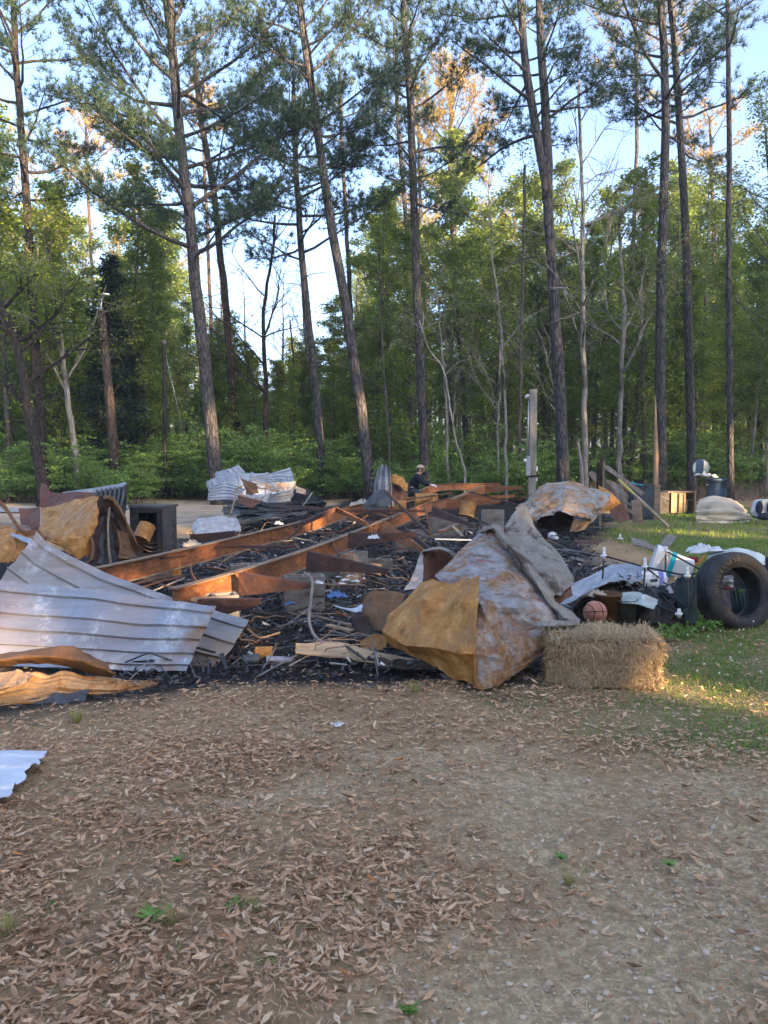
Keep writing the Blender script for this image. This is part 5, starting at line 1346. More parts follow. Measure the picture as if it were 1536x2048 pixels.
# curled planks in front
one_sheet('curled_plank', [[(590, 1288, 5.75), (660, 1284, 5.75), (740, 1300, 5.7), (830, 1318, 5.65), (880, 1322, 5.6)], [(592, 1300, 5.65), (660, 1300, 5.65), (740, 1318, 5.6), (830, 1330, 5.55), (880, 1328, 5.5)], [(592, 1302, 5.6), (660, 1312, 5.55), (740, 1322, 5.5), (790, 1334, 5.45), (870, 1336, 5.4)]],
          MT['wood_tan'], 'long tan weathered plank lying split in front of the big tan sheet', 'plank', nu=60, nv=14, crumple=.012, cs=.2, thick=.012, jag=(.02, .01, .02, .05), seed=31)
one_sheet('dark_strip', [[(735, 1312, 5.6), (800, 1318, 5.5), (900, 1322, 5.4)], [(735, 1330, 5.5), (800, 1335, 5.4), (900, 1334, 5.3)]], MT['wood_dark'], 'dark curled bark-like strip beside the tan plank', 'strip', nu=40, nv=8, crumple=.025, cs=.15, thick=.01, jag=(.02, .02, .03, .03), seed=32)
# ------------------------------------------------------------------ front left: long ribbed panels
one_sheet('metal_siding', [[(74, 1064, 6.75), (110, 1096, 6.68), (200, 1138, 6.5), (350, 1196, 6.15), (499, 1241, 5.85)],
                           [(46, 1100, 6.5), (90, 1135, 6.42), (180, 1180, 6.28), (330, 1235, 6.0), (472, 1284, 5.75)],
                           [(12, 1144, 6.3), (64, 1180, 6.22), (150, 1225, 6.1), (290, 1285, 5.85), (440, 1322, 5.62)],
                           [(-24, 1190, 6.15), (40, 1230, 6.05), (120, 1280, 5.95), (260, 1335, 5.7), (378, 1374, 5.5)]],
          MT['galv_warm'], 'long tilted silver panel with a raised warm-tinted corner, behind the front one', 'metal panel', None, nu=70, nv=26, ribs=(4, .022, .05, 'u'), dents=.05, crumple=.01, cs=.7, seed=4, thick=.003, jag=(0, .01, .02, .015))
one_sheet('metal_siding', [[(-330, 1130, 5.95), (-100, 1152, 5.95), (0, 1160, 5.9), (150, 1177, 5.85), (300, 1196, 5.8), (432, 1211, 5.75)],
                           [(-330, 1210, 5.75), (-100, 1228, 5.72), (0, 1232, 5.7), (150, 1245, 5.65), (280, 1255, 5.6), (412, 1262, 5.58)],
                           [(-330, 1270, 5.6), (-100, 1280, 5.55), (0, 1282, 5.5), (150, 1292, 5.48), (265, 1300, 5.45), (392, 1306, 5.42)],
                           [(-330, 1320, 5.5), (-100, 1326, 5.42), (0, 1330, 5.4), (150, 1337, 5.38), (250, 1341, 5.35), (373, 1346, 5.32)]],
          MT['galv'], 'wide silver-lilac ribbed panel nearest on the left, blue-tinged at its right end', 'metal panel', None, nu=60, nv=26, mode='linear', ribs=(5, .022, .05, 'u'), dents=.06, crumple=.010, cs=.8, seed=8, thick=.003, jag=(0, .008, 0, .012))
one_sheet('curled_sheet', [[(-80, 1316, 5.25), (0, 1308, 5.2), (70, 1298, 5.15), (132, 1290, 5.1), (170, 1305, 5.1), (215, 1325, 5.1)], [(-80, 1325, 5.1), (0, 1320, 5.05), (80, 1312, 5.0), (140, 1318, 4.98), (190, 1330, 5.0), (225, 1346, 5.02)], [(-80, 1333, 5.2), (0, 1333, 5.15), (80, 1326, 5.1), (140, 1336, 5.1), (190, 1348, 5.1), (234, 1356, 5.1)]],
          MT['tan_dark'], 'brown curled torn sheet drooping under the silver panels', 'metal sheet', None, nu=50, nv=14, crumple=.012, cs=.3, seed=9, jag=(.015, .03, 0, .05))
one_sheet('rusty_strip', [[(-120, 1350, 4.95), (0, 1345, 4.9), (45, 1340, 4.92), (72, 1352, 4.9)], [(-120, 1385, 4.75), (0, 1382, 4.7), (40, 1368, 4.75), (66, 1358, 4.8)]], MT['tan_patch'], 'orange lit rusty strip at the left edge under the panels', 'metal strip', None, nu=30, nv=10, crumple=.02, cs=.2, seed=10, jag=(.01, .03, 0, .03))
one_sheet('corrugated_sheet', [[(-150, 1395, 4.95), (0, 1376, 4.95), (70, 1352, 5.05), (120, 1347, 5.1), (160, 1360, 5.1), (250, 1365, 5.15), (330, 1364, 5.2)],
                               [(-150, 1412, 4.8), (-10, 1400, 4.8), (60, 1380, 4.88), (120, 1372, 4.92), (170, 1378, 4.95), (240, 1380, 5.02), (300, 1378, 5.1)],
                               [(-150, 1430, 4.7), (-10, 1426, 4.7), (50, 1416, 4.72), (105, 1408, 4.8), (160, 1406, 4.86), (220, 1400, 4.95), (285, 1388, 5.02)]],
          MT['tan_patch'], 'crumpled orange corrugated sheet lying on the ground at the front left', 'metal sheet', None, nu=80, nv=24, mode='linear', ribs=(6, .03, .3, 'u'), crumple=.03, cs=.5, seed=12, jag=(.02, .07, 0, .05))
one_sheet('grey_flap', [[(35, 1400, 4.78), (110, 1388, 4.82), (180, 1378, 4.9)], [(30, 1418, 4.68), (90, 1422, 4.68), (170, 1400, 4.78)]], MT['bin_steel'], 'grey folded lip along the front of the orange corrugated sheet', 'metal sheet', None, nu=30, nv=8, crumple=.02, cs=.2, seed=14, jag=(.02, .02, .02, .02))
one_sheet('white_sheet', [[(-260, 1500, 0, .06), (-60, 1500, 0, .06), (96, 1502, 0, .05)], [(-260, 1540, 0, .07), (-60, 1538, 0, .07), (68, 1532, 0, .06)], [(-260, 1615, 0, .06), (-60, 1606, 0, .06), (14, 1594, 0, .05)]],
          MT['whitepanel'], 'bright white-blue ribbed sheet lying flat at the left edge of the yard', 'metal sheet', None, nu=40, nv=16, ribs=(3, .014, .09, 'u'), crumple=.006, seed=15, jag=(.01, .01, 0, .06))
# heap of rust and scraps at the far left
one_sheet('rusty_heap_sheet', [[(-120, 1068, 8.9), (0, 1052, 8.9), (40, 1062, 8.8), (72, 1078, 8.6)], [(-120, 1100, 8.4), (0, 1080, 8.3), (40, 1088, 8.3), (62, 1098, 8.2)], [(-120, 1140, 8.1), (0, 1125, 8.0), (30, 1122, 7.9), (40, 1128, 7.9)]],
          MT['tan'], 'crumpled ochre sheet at the left edge behind the raised panel corner', 'metal sheet', None, nu=40, nv=24, crumple=.06, cs=.5, seed=16, jag=(.04, .04, 0, .05))
one_sheet('rusty_heap_sheet', [[(-100, 1030, 10), (0, 1042, 9.6), (60, 1052, 9.2)], [(-100, 1056, 9.6), (0, 1064, 9.2), (66, 1068, 8.9)]], MT['ply'], 'pale brown flat scrap behind the ochre sheet at the left edge', 'metal sheet', None, nu=24, nv=10, crumple=.03, cs=.4, seed=17, jag=(.03, .03, 0, .03))
one_sheet('blue_strip', [[(20, 1064, 8.5), (65, 1078, 8.3)], [(24, 1072, 8.4), (60, 1088, 8.2)]], MT['blue'], 'small blue-grey strip tucked behind the raised panel corner', 'metal strip', None, nu=12, nv=5, crumple=.01, cs=.2, seed=18)
a = Acc(); P = spline([W(-20, 990, 9.3), W(10, 1015, 9.1), W(30, 1045, 8.8), (W(48, 1066, 8.6)), W(75, 1066, 8.4), W(92, 1078, 8.2)], 30)
for k in range(29): a.bar(P[k], P[k + 1] + (P[k + 1] - P[k]) * .03, .012, .06)
single('bent_channel', a, MT['beam'], 'orange bent steel strip curving down from the left edge', 'steel strip')

# ------------------------------------------------------------------ left: crushed rusty hull with a black mouth
hull = empty('crushed_tank', W(180, 1130, 8.4) * [1, 1, 0], 'crushed tan-rust hull with a torn black mouth, left of the frame', 'wreckage')
a = Acc(); sheet(a, [[(82, 1018, 9.3), (120, 1012, 9.1), (150, 998, 8.9), (185, 990, 8.7), (202, 994, 8.5)], [(80, 1050, 8.8), (118, 1048, 8.5), (152, 1040, 8.3), (180, 1030, 8.2), (196, 1030, 8.1)],
                     [(78, 1068, 8.6), (112, 1080, 8.1), (142, 1080, 7.95), (172, 1074, 7.95), (186, 1070, 8.0)], [(85, 1076, 8.4), (120, 1095, 8.0), (150, 1112, 7.85), (172, 1112, 7.9), (184, 1108, 8.0)]], nu=46, nv=40, mode='linear', crumple=.05, cs=.8, seed=20, jag=(.03, .06, .01, .05))
part('skin', a, MT['tan'], hull)
a = Acc(); sheet(a, [[(200, 992, 8.5), (215, 990, 8.5), (232, 1003, 8.6), (250, 1035, 8.5)], [(210, 997, 8.3), (226, 1000, 8.35), (252, 1040, 8.3), (276, 1090, 8.1)], [(205, 1002, 8.4), (222, 1012, 8.5), (245, 1060, 8.4), (262, 1110, 8.2)]], nu=36, nv=22, crumple=.04, cs=.3, seed=21, jag=(.02, .04, .03, .05))
part('torn_rim', a, MT['tan_dark'], hull)
a = Acc(); sheet(a, [[(190, 1000, 9.2), (225, 1000, 9.3), (262, 1050, 9.2)], [(178, 1060, 9.0), (225, 1060, 9.3), (275, 1100, 8.9)], [(180, 1125, 8.6), (225, 1135, 8.8), (275, 1125, 8.5)]], nu=24, nv=24, crumple=.06, cs=.4, seed=22)
part('lining', a, MT['inside'], hull)
a = Acc(); sheet(a, [[(203, 1035, 8.7), (212, 1032, 8.6), (222, 1040, 8.65)], [(198, 1090, 8.5), (212, 1090, 8.35), (228, 1095, 8.45)], [(196, 1125, 8.4), (212, 1130, 8.2), (236, 1128, 8.3)]], nu=16, nv=20, crumple=.03, cs=.3, seed=23)
part('hanging_flap', a, MT['black'], hull)
a = Acc(); sheet(a, [[(236, 1060, 8.2), (258, 1066, 8.15)], [(240, 1095, 8.1), (264, 1100, 8.05)], [(236, 1118, 8.0), (276, 1112, 7.95)]], nu=14, nv=16, crumple=.04, cs=.25, seed=24, jag=(.03, .03, .03, .03))
part('hanging_flap', a, MT['tan_dark'], hull)
a = Acc(); a.tube(spline([W(219, 1016, 8.35), W(216, 1050, 8.1), W(218, 1100, 8.0), W(222, 1128, 7.95)], 12), .012, 6); part('rib', a, MT['beam_top'], hull, True)
a = Acc(); a.tube(spline([W(172, 1130, 7.9), W(184, 1118, 7.85), W(186, 1095, 7.95), (W(182, 1075, 8.0))], 12), .02, 6); part('torn_edge', a, MT['tan_dark'], hull, True)
one_sheet('brown_sheet_metal', [[(80, 975, 10.1), (92, 968, 10.1), (105, 984, 10), (145, 982, 9.9), (190, 984, 9.8)], [(79, 1015, 9.8), (92, 1013, 9.8), (105, 1014, 9.7), (145, 1008, 9.6), (188, 996, 9.5)]], MT['brownred'], 'dark red-brown panel standing behind the crushed hull', 'metal panel', None, nu=30, nv=14, crumple=.02, cs=.5, seed=25, jag=(.04, .02, .01, .03))
one_sheet('charred_sheet_metal', [[(37, 1016, 10), (60, 1017, 10), (80, 1014, 9.9)], [(41, 1045, 9.6), (60, 1045, 9.6), (79, 1044, 9.5)], [(40, 1062, 9.4), (60, 1064, 9.4), (78, 1066, 9.3)]], MT['brownred'], 'upright charred brown panel left of the crushed hull', 'metal panel', None, nu=14, nv=14, crumple=.015, cs=.5, seed=26, jag=(.01, .02, .01, .01))
# black ribbed lid (truck-bed cover) behind it
lid = empty('truck_cover', W(210, 1010, 11) * [1, 1, 0], 'black ribbed lid with a pale top edge tilted up behind the hull', 'lid')
a = Acc(); sheet(a, [[(125, 985, 11.3), (190, 975, 11.2), (252, 964, 11.0)], [(130, 992, 10.9), (190, 984, 10.8), (252, 972, 10.7)]], nu=20, nv=6, crumple=.015, cs=.4, seed=27, thick=.02); part('top', a, MT['galv'], lid)
a = Acc(); sheet(a, [[(186, 984, 10.85), (254, 973, 10.75)], [(196, 1010, 10.7), (252, 1008, 10.6)], [(205, 1040, 10.6), (246, 1030, 10.55)]], nu=8, nv=8, thick=.01); part('side', a, MT['black'], lid)
for q in range(7):
    a = Acc(); x = 192 + q * 9; a.tube(spline([W(x + 2, 981 - q * 1.2, 10.68), W(x, 1000 - q, 10.55), W(x - 6, 1020, 10.5)], 8), .02, 6); part('rib', a, MT['bin_steel'], lid, True)
a = Acc(); a.bar(W(253, 970, 10.65), W(246, 1032, 10.5), .05, .03, up=(0, -1, 0)); part('end_bar', a, MT['black'], lid)
# burnt stove
st = empty('burnt_stove', W(305, 1075, 10.4) * [1, 1, 0], 'burnt-out dark box stove with an open front behind the far beam', 'stove')
def quadbox(acc, fl, fr_, bl, br, z0, z1, t=.02): pass
o3 = W(262, 1075, 10.6); e1 = unit(W(352, 1066, 10.2) * [1, 1, 0] - W(275, 1066, 10.35) * [1, 1, 0]); e2 = np.array([-e1[1], e1[0], 0]); z1 = W(300, 1012, 10.4)[2]; z0 = .12
A0 = W(262, 1070, 10.6) * [1, 1, 0] + [0, 0, z0]; wS = .50; dS = .36; hS = z1 - z0
a = Acc(); Rm = np.stack([e1, e2, [0, 0, 1]], 1)
c = A0 + e1 * wS / 2 + e2 * dS / 2
a.box(c + [0, 0, hS - .015], (wS + .04, dS + .04, .03), Rm); part('top', a, MT['bin_steel'], st)
a = Acc(); a.box(c + [0, 0, .015], (wS, dS, .03), Rm); a.box(c - e1 * (wS / 2 - .012) + [0, 0, hS / 2], (.024, dS, hS - .06), Rm); a.box(c + e1 * (wS / 2 - .012) + [0, 0, hS / 2], (.024, dS, hS - .06), Rm); a.box(c + e2 * (dS / 2 - .012) + [0, 0, hS / 2], (wS - .05, .024, hS - .06), Rm); part('body', a, MT['bin_steel'], st)
f0 = A0 - e2 * .01
a = Acc()
for (x0, x1, y0, y1) in ((0, .13, .03, hS - .03), (wS - .08, wS, .03, hS - .03), (.132, wS - .082, hS - .1, hS - .03), (.132, wS - .082, .03, .09)):
    a.box(f0 + e1 * (x0 + x1) / 2 + [0, 0, (y0 + y1) / 2], (x1 - x0, .02, y1 - y0), Rm)
part('front_frame', a, MT['black'], st)
for k in range(3):
    a = Acc(); a.tube(spline([f0 + e1 * .13 + e2 * .1 + [0, 0, .14 + k * .05], f0 + e1 * .28 + e2 * .1 + [0, 0, .10 + k * .06], f0 + e1 * (wS - .08) + e2 * .1 + [0, 0, .15 + k * .05]], 8), .007, 5); part('rack_wire', a, MT['beam_top'], st, True)
for q in range(2):
    a = Acc(); c_ = A0 + e1 * (.06 + q * .4) + e2 * .1; a.box(c_ * [1, 1, 0] + [0, 0, z0 / 2], (.05, .05, z0 - .002), Rm); part('leg', a, MT['black'], st)
# ash-grey lump
one_sheet('ash_mattress', [[(385, 1050, 12.4), (400, 1036, 12.6), (430, 1031, 12.7), (455, 1036, 12.6), (472, 1036, 12.4)], [(382, 1056, 12.1), (405, 1050, 12.0), (430, 1046, 12.0), (455, 1050, 12.0), (480, 1050, 12.0)], [(388, 1068, 11.8), (405, 1069, 11.7), (430, 1069, 11.7), (455, 1068, 11.7), (482, 1062, 11.8)]],
          MT['ash'], 'rounded ash-grey burnt bundle behind the far beam', 'burnt bundle', None, nu=40, nv=30, crumple=.05, cs=.35, seed=29, smooth=True, thick=.03)
rag('pale_bundle', 725, 1010, 16.5, .22, 'canvas', 'pale tan bundle beyond the hump of the far beam', 'bundle', seed=31, h=.7)
rag('pale_bundle', 556, 1048, 13, .08, 'whitecloth', 'small whitish lump behind the far beam', 'bundle', seed=33, h=1.2)
rag('pale_bundle', 385, 1090, 10, .12, 'canvas', 'pale crumbled lump behind the far beam left of centre', 'bundle', seed=34, h=.7)

# ------------------------------------------------------------------ blue-grey sheet pile beyond the frame
g1 = 'sheets of the blue-grey pile'
def ps(grid, mat, lb, **kw): return one_sheet('pile_sheet', grid, MT[mat], lb, 'metal sheet', g1, **kw)
ps([[(411, 965, 18.4), (430, 955, 18.6), (475, 945, 18.8), (540, 948, 19), (580, 936, 19)], [(418, 985, 18.0), (440, 980, 18.1), (480, 972, 18.2), (540, 968, 18.3), (590, 965, 18.3)], [(416, 1000, 17.8), (440, 1000, 17.8), (480, 1002, 17.8), (540, 1000, 17.8), (592, 985, 17.9)]], 'blue', 'widest blue ribbed sheet of the pile, across its top', nu=60, nv=20, ribs=(9, .03, .12, 'v'), crumple=.05, cs=1.2, seed=40, jag=(.05, .06, .06, .05))
ps([[(428, 946, 19), (455, 938, 19.1), (478, 930, 19.2)], [(434, 962, 18.7), (465, 956, 18.7), (500, 956, 18.8)]], 'blue', 'pale raised corner sheet at the upper left of the pile', nu=30, nv=12, ribs=(5, .03, .12, 'v'), crumple=.03, cs=.8, seed=41, jag=(.02, .02, .02, .02))
ps([[(500, 957, 18.5), (545, 945, 18.7), (580, 935, 18.8)], [(505, 968, 18.3), (550, 962, 18.4), (590, 968, 18.4)], [(520, 975, 18.1), (560, 978, 18.1), (588, 980, 18.2)]], 'blue', 'blue sheet rising to the upper right corner of the pile', nu=36, nv=14, ribs=(6, .03, .12, 'u'), crumple=.03, cs=.8, seed=42, jag=(.02, .04, .02, .03))
ps([[(418, 980, 17.7), (450, 965, 17.7), (490, 978, 17.6)], [(415, 1000, 17.3), (450, 998, 17.3), (480, 1000, 17.3)]], 'blue', 'blue ribbed sheet at the lower left of the pile', nu=30, nv=14, ribs=(5, .03, .12, 'u'), crumple=.03, cs=.8, seed=43, jag=(.02, .05, .03, .03))
ps([[(530, 990, 17.2), (560, 985, 17.2), (588, 982, 17.2)], [(528, 1008, 16.9), (560, 1014, 16.8), (578, 1010, 16.9)]], 'blue', 'small blue sheet drooping low on the right of the pile', nu=26, nv=12, ribs=(5, .03, .12, 'u'), crumple=.03, cs=.6, seed=44, jag=(.02, .05, .02, .05))
ps([[(482, 958, 17.0), (498, 962, 16.9), (512, 966, 16.9)], [(487, 972, 16.7), (502, 976, 16.6), (515, 972, 16.6)], [(492, 990, 16.6), (505, 990, 16.5), (518, 986, 16.6)]], 'tan_dark', 'tan bent scrap standing on the middle of the pile', nu=20, nv=18, crumple=.06, cs=.4, seed=45, jag=(.04, .02, .03, .03))
ps([[(528, 966, 17.1), (560, 966, 17.0), (590, 962, 17.0)], [(532, 980, 16.9), (560, 984, 16.8), (592, 978, 16.9)]], 'paint2', 'pinkish scorched sheet on the right part of the pile', nu=26, nv=14, crumple=.04, cs=.5, seed=46, jag=(.03, .03, .04, .03))
ps([[(480, 982, 16.6), (505, 996, 16.4), (545, 984, 16.5)], [(485, 998, 16.4), (515, 1004, 16.2), (540, 1002, 16.3)]], 'paint2', 'white-tan curled sheet at the front of the pile', nu=26, nv=12, crumple=.05, cs=.4, seed=47, jag=(.02, .03, .04, .03))
ps([[(475, 990, 16.3), (500, 996, 16.2), (526, 1002, 16.1)], [(476, 1006, 16.1), (495, 1014, 16.0), (505, 1016, 15.9)]], 'brownred', 'reddish panel with a pale edge at the front of the pile', nu=20, nv=10, crumple=.015, cs=.5, seed=48)
ps([[(592, 972, 17.2), (612, 978, 17.1)], [(592, 986, 17.0), (612, 988, 16.9)]], 'paint2', 'small pale scrap at the right shoulder of the pile', nu=12, nv=8, crumple=.03, cs=.3, seed=49)
rr_ = np.random.default_rng(50)
for q in range(13):
    y = 1000 + q * 2.2; x0 = 432 + rr_.uniform(0, 50); x1 = 600 + rr_.uniform(-20, 60); d = 17.4 - q * .12; s = rr_.uniform(-4, 5)
    one_sheet('charred_sheet', [[(x0, y + s, d), ((x0 + x1) / 2, y + rr_.uniform(-4, 4), d + .1), (x1, y - s, d)], [(x0 + 8, y + 9 + s, d - .6), ((x0 + x1) / 2, y + 8, d - .7), (x1 - 6, y + 7 - s, d - .6)]], MT['black'] if q % 3 else MT['bin_steel'],
              'blackened sheet in the layers under the blue-grey pile', 'metal sheet', 'blackened layers under the pile', nu=30, nv=6, crumple=.05, cs=.7, seed=60 + q, jag=(.05, .05, .05, .05), thick=.01)
one_sheet('charred_sheet', [[(590, 970, 17.4), (625, 985, 17.3), (652, 1008, 17.0)], [(580, 1010, 17.0), (615, 1016, 16.9), (650, 1018, 16.8)]], MT['black'], 'black charred mass at the right end of the pile', 'metal sheet', None, nu=24, nv=16, crumple=.12, cs=.5, seed=77, jag=(.06, .05, .04, .06))
a = Acc(); a.bar(W(600, 1020, 16.6), W(625, 985, 16.6), .09, .02); single('grey_strip', a, MT['blue'], 'grey strip leaning on the black end of the pile', 'metal strip')
tube_thing('bent_wire', [W(460, 1030, 15.6), W(468, 1005, 15.8), W(472, 980, 16), W(484, 972, 16.2)], .02, 'beam_top', 'thin bent post standing at the front of the blue-grey pile', 'post')

# ------------------------------------------------------------------ standing folded sheets left of the person
fo = empty('folded_sheet_stack', W(770, 1030, 15.6) * [1, 1, 0], 'tall grey folded sheet draped over a dark drooping sheet, left of the person', 'wreckage')
a = Acc(); sheet(a, [[(762, 936, 16.2), (770, 932, 16.1), (778, 938, 16)], [(755, 955, 16.1), (768, 952, 15.8), (780, 958, 15.8)], [(748, 985, 15.9), (765, 985, 15.6), (784, 990, 15.7)], [(744, 1000, 15.8), (765, 1010, 15.5), (790, 1015, 15.6)]], nu=26, nv=26, ribs=(4, .06, .2, 'v'), crumple=.04, cs=.5, seed=80, jag=(.03, .03, .02, .04)); part('grey_fold', a, panel('dull_grey_panel', (.17, .165, .165), (.21, .235, .26), (.4, .4, .39), .4, .45, .2, (.16, .1, .06)), fo)
a = Acc(); sheet(a, [[(784, 948, 15.9), (800, 952, 15.9), (816, 966, 15.9)], [(783, 965, 15.8), (800, 972, 15.7), (815, 982, 15.8)]], nu=18, nv=12, crumple=.04, cs=.5, seed=81, jag=(.02, .04, .02, .02)); part('orange_wing', a, MT['tan'], fo)
a = Acc(); sheet(a, [[(776, 942, 16.05), (790, 965, 16), (812, 985, 16)], [(774, 985, 15.8), (792, 990, 15.8), (812, 992, 15.9)], [(776, 1025, 15.6), (790, 1028, 15.6), (800, 1020, 15.7)]], nu=18, nv=24, crumple=.05, cs=.4, seed=82, jag=(.02, .04, .02, .03)); part('brown_skin', a, MT['brownred'], fo)
a = Acc(); sheet(a, [[(740, 990, 15.6), (758, 980, 15.4), (775, 984, 15.3)], [(728, 1008, 15.3), (752, 1000, 15.0), (780, 1004, 15.0)], [(730, 1018, 15.1), (752, 1022, 14.9), (774, 1020, 14.9)]], nu=24, nv=20, crumple=.05, cs=.4, seed=83); part('drooping_sheet', a, MT['bin_steel'], fo, True)

# ------------------------------------------------------------------ big crumpled sheet in the centre right
big = empty('crumpled_skin', W(960, 1380, 5.3) * [1, 1, 0], 'huge crumpled sheet with tan rusty left face and red-streaked grey right face', 'wreckage')
a = Acc()
sheet(a, [[(838, 1165, 5.95), (862, 1158, 5.85), (900, 1166, 5.65), (935, 1162, 5.55), (961, 1156, 5.5)],
          [(808, 1200, 5.8), (850, 1202, 5.52), (890, 1208, 5.50), (930, 1205, 5.24), (957, 1202, 5.25)],
          [(785, 1232, 5.75), (835, 1248, 5.5), (880, 1256, 5.32), (925, 1258, 5.2), (952, 1256, 5.12)],
          [(766, 1262, 5.66), (810, 1292, 5.36), (865, 1296, 5.20), (915, 1306, 4.98), (951, 1310, 5.0)],
          [(776, 1286, 5.75), (812, 1314, 5.5), (860, 1338, 5.36), (910, 1358, 5.2), (953, 1377, 5.06)]], nu=70, nv=60, mode='linear', crumple=.055, cs=1.0, seed=90, jag=(.03, .03, .03, 0))
part('tan_face', a, MT['tan'], big)
a = Acc()
sheet(a, [[(968, 1052, 6.55), (978, 1052, 6.5), (988, 1052, 6.5), (998, 1058, 6.5)],
          [(920, 1100, 6.25), (960, 1102, 6.1), (1010, 1100, 6.15), (1048, 1108, 6.2)],
          [(868, 1150, 6.0), (940, 1158, 5.72), (1010, 1160, 5.68), (1086, 1170, 5.95)],
          [(930, 1210, 5.5), (962, 1210, 5.32), (1030, 1215, 5.36), (1110, 1215, 5.75)],
          [(949, 1262, 5.15), (985, 1262, 5.22), (1060, 1262, 5.45), (1140, 1248, 5.65)],
          [(950, 1318, 5.06), (985, 1315, 5.12), (1050, 1308, 5.28), (1105, 1292, 5.45)],
          [(954, 1379, 5.02), (970, 1380, 5.03), (990, 1376, 5.06), (1020, 1358, 5.14)]], nu=74, nv=84, mode='linear', crumple=.05, cs=.95, seed=92, jag=(.01, .02, 0, .04))
part('grey_face', a, MT['paint'], big)
a = Acc(); s_ = spline([W(956, 1156, 5.46), W(954, 1202, 5.24), W(950, 1256, 5.1), W(949, 1310, 5.03), W(952, 1374, 4.99)], 24); a.tube(s_, .007, 6); part('seam', a, MT['tan'], big, True)
def strip(c, w0, nrm_px, **kw): pass
a = Acc()
sheet(a, [[(962, 1062, 6.5), (975, 1052, 6.45), (985, 1047, 6.4), (1020, 1078, 6.2), (1062, 1122, 6.05), (1090, 1165, 5.9), (1112, 1200, 5.78), (1140, 1222, 5.65), (1160, 1238, 5.55)],
          [(958, 1062, 6.4), (974, 1058, 6.35), (988, 1056, 6.28), (1012, 1086, 6.05), (1050, 1130, 5.9), (1080, 1176, 5.75), (1104, 1212, 5.62), (1130, 1236, 5.5), (1154, 1248, 5.42)],
          [(962, 1070, 6.5), (976, 1066, 6.45), (990, 1066, 6.4), (1008, 1092, 6.15), (1042, 1136, 6.0), (1074, 1182, 5.85), (1098, 1220, 5.72), (1122, 1244, 5.6), (1146, 1256, 5.5)]], nu=70, nv=14, mode='linear', crumple=.02, cs=.25, seed=93, jag=(.012, .012, 0, 0))
part('rolled_edge', a, MT['cream'], big)
a = Acc()
sheet(a, [[(1008, 1052, 6.5), (1022, 1030, 6.6), (1046, 1008, 6.7), (1056, 1024, 6.7)], [(1014, 1080, 6.3), (1036, 1062, 6.4), (1060, 1052, 6.5), (1076, 1060, 6.55)],
          [(1050, 1120, 6.1), (1066, 1104, 6.2), (1088, 1092, 6.3), (1104, 1096, 6.4)], [(1082, 1170, 5.9), (1100, 1150, 6.0), (1122, 1130, 6.15), (1138, 1138, 6.25)], [(1104, 1196, 5.85), (1120, 1190, 5.9), (1140, 1172, 6.0), (1152, 1160, 6.1)]], nu=34, nv=56, mode='linear', crumple=.03, cs=.6, seed=94, jag=(.03, .02, 0, .04))
part('back_flap', a, MT['cream'], big)
a = Acc(); sheet(a, [[(1098, 1180, 5.95), (1140, 1168, 6.05)], [(1112, 1212, 5.9), (1146, 1190, 5.95)]], nu=14, nv=10, crumple=.02, cs=.3, seed=95); part('brown_lower_flap', a, MT['brownred'], big)
a = Acc()
sheet(a, [[(1060, 1246, 5.36), (1100, 1242, 5.35), (1135, 1240, 5.4), (1160, 1240, 5.48)], [(1078, 1252, 5.3), (1100, 1252, 5.28), (1130, 1250, 5.3), (1158, 1250, 5.4)], [(1090, 1258, 5.34), (1104, 1262, 5.33), (1130, 1258, 5.36), (1152, 1256, 5.44)]], nu=34, nv=10, crumple=.014, cs=.15, seed=96, jag=(.01, .02, .03, .01))
part('torn_lip', a, MT['cream'], big)
bx = empty('boxy_duct', W(850, 1170, 6.6) * [1, 1, 0], 'open box-shaped piece with a grey side and dark inside, against the big sheet', 'wreckage')
a = Acc(); sheet(a, [[(842, 1110, 6.6), (848, 1100, 6.7)], [(825, 1150, 6.45), (847, 1146, 6.5)], [(808, 1180, 6.35), (846, 1176, 6.35)]], nu=14, nv=22, crumple=.02, cs=.3, seed=97, jag=(.01, .02, .01, .01)); part('side', a, MT['galv_warm'], bx)
a = Acc(); sheet(a, [[(847, 1101, 6.7), (880, 1094, 6.9), (918, 1112, 6.7)], [(847, 1140, 6.6), (880, 1140, 6.8), (918, 1140, 6.6)], [(846, 1180, 6.4), (880, 1178, 6.5), (910, 1170, 6.4)]], nu=20, nv=20, crumple=.02, cs=.4, seed=98); part('inside_face', a, MT['brownred'], bx)
a = Acc(); sheet(a, [[(846, 1099, 6.68), (880, 1093, 6.85), (905, 1102, 6.7), (930, 1118, 6.5)], [(845, 1103, 6.6), (880, 1098, 6.75), (900, 1108, 6.6), (915, 1122, 6.4)]], nu=24, nv=5, crumple=.01, cs=.2, seed=99, thick=.008); part('rim', a, MT['cream'], bx)
lr = empty('rust_curl', W(760, 1290, 5.9) * [1, 1, 0], 'curled tan and dark rusty piece left of the big tan face', 'wreckage')
a = Acc(); sheet(a, [[(722, 1198, 6.2), (745, 1184, 6.15), (775, 1180, 6.1), (812, 1190, 5.95)], [(728, 1228, 6.1), (748, 1222, 6.0), (775, 1224, 5.95), (796, 1222, 5.9)], [(745, 1262, 5.95), (758, 1262, 5.85), (768, 1262, 5.82), (780, 1255, 5.82)]], nu=30, nv=30, mode='linear', crumple=.04, cs=.5, seed=100, jag=(.04, .03, .03, 0)); part('shell', a, MT['tan_dark'], lr)
a = Acc(); sheet(a, [[(665, 1210, 6.5), (700, 1216, 6.4), (724, 1208, 6.35)], [(700, 1222, 6.4), (715, 1226, 6.35), (726, 1222, 6.3)]], nu=20, nv=8, crumple=.015, cs=.3, seed=101, jag=(.01, .02, .02, 0)); part('pale_tongue', a, MT['whitepanel'], lr)
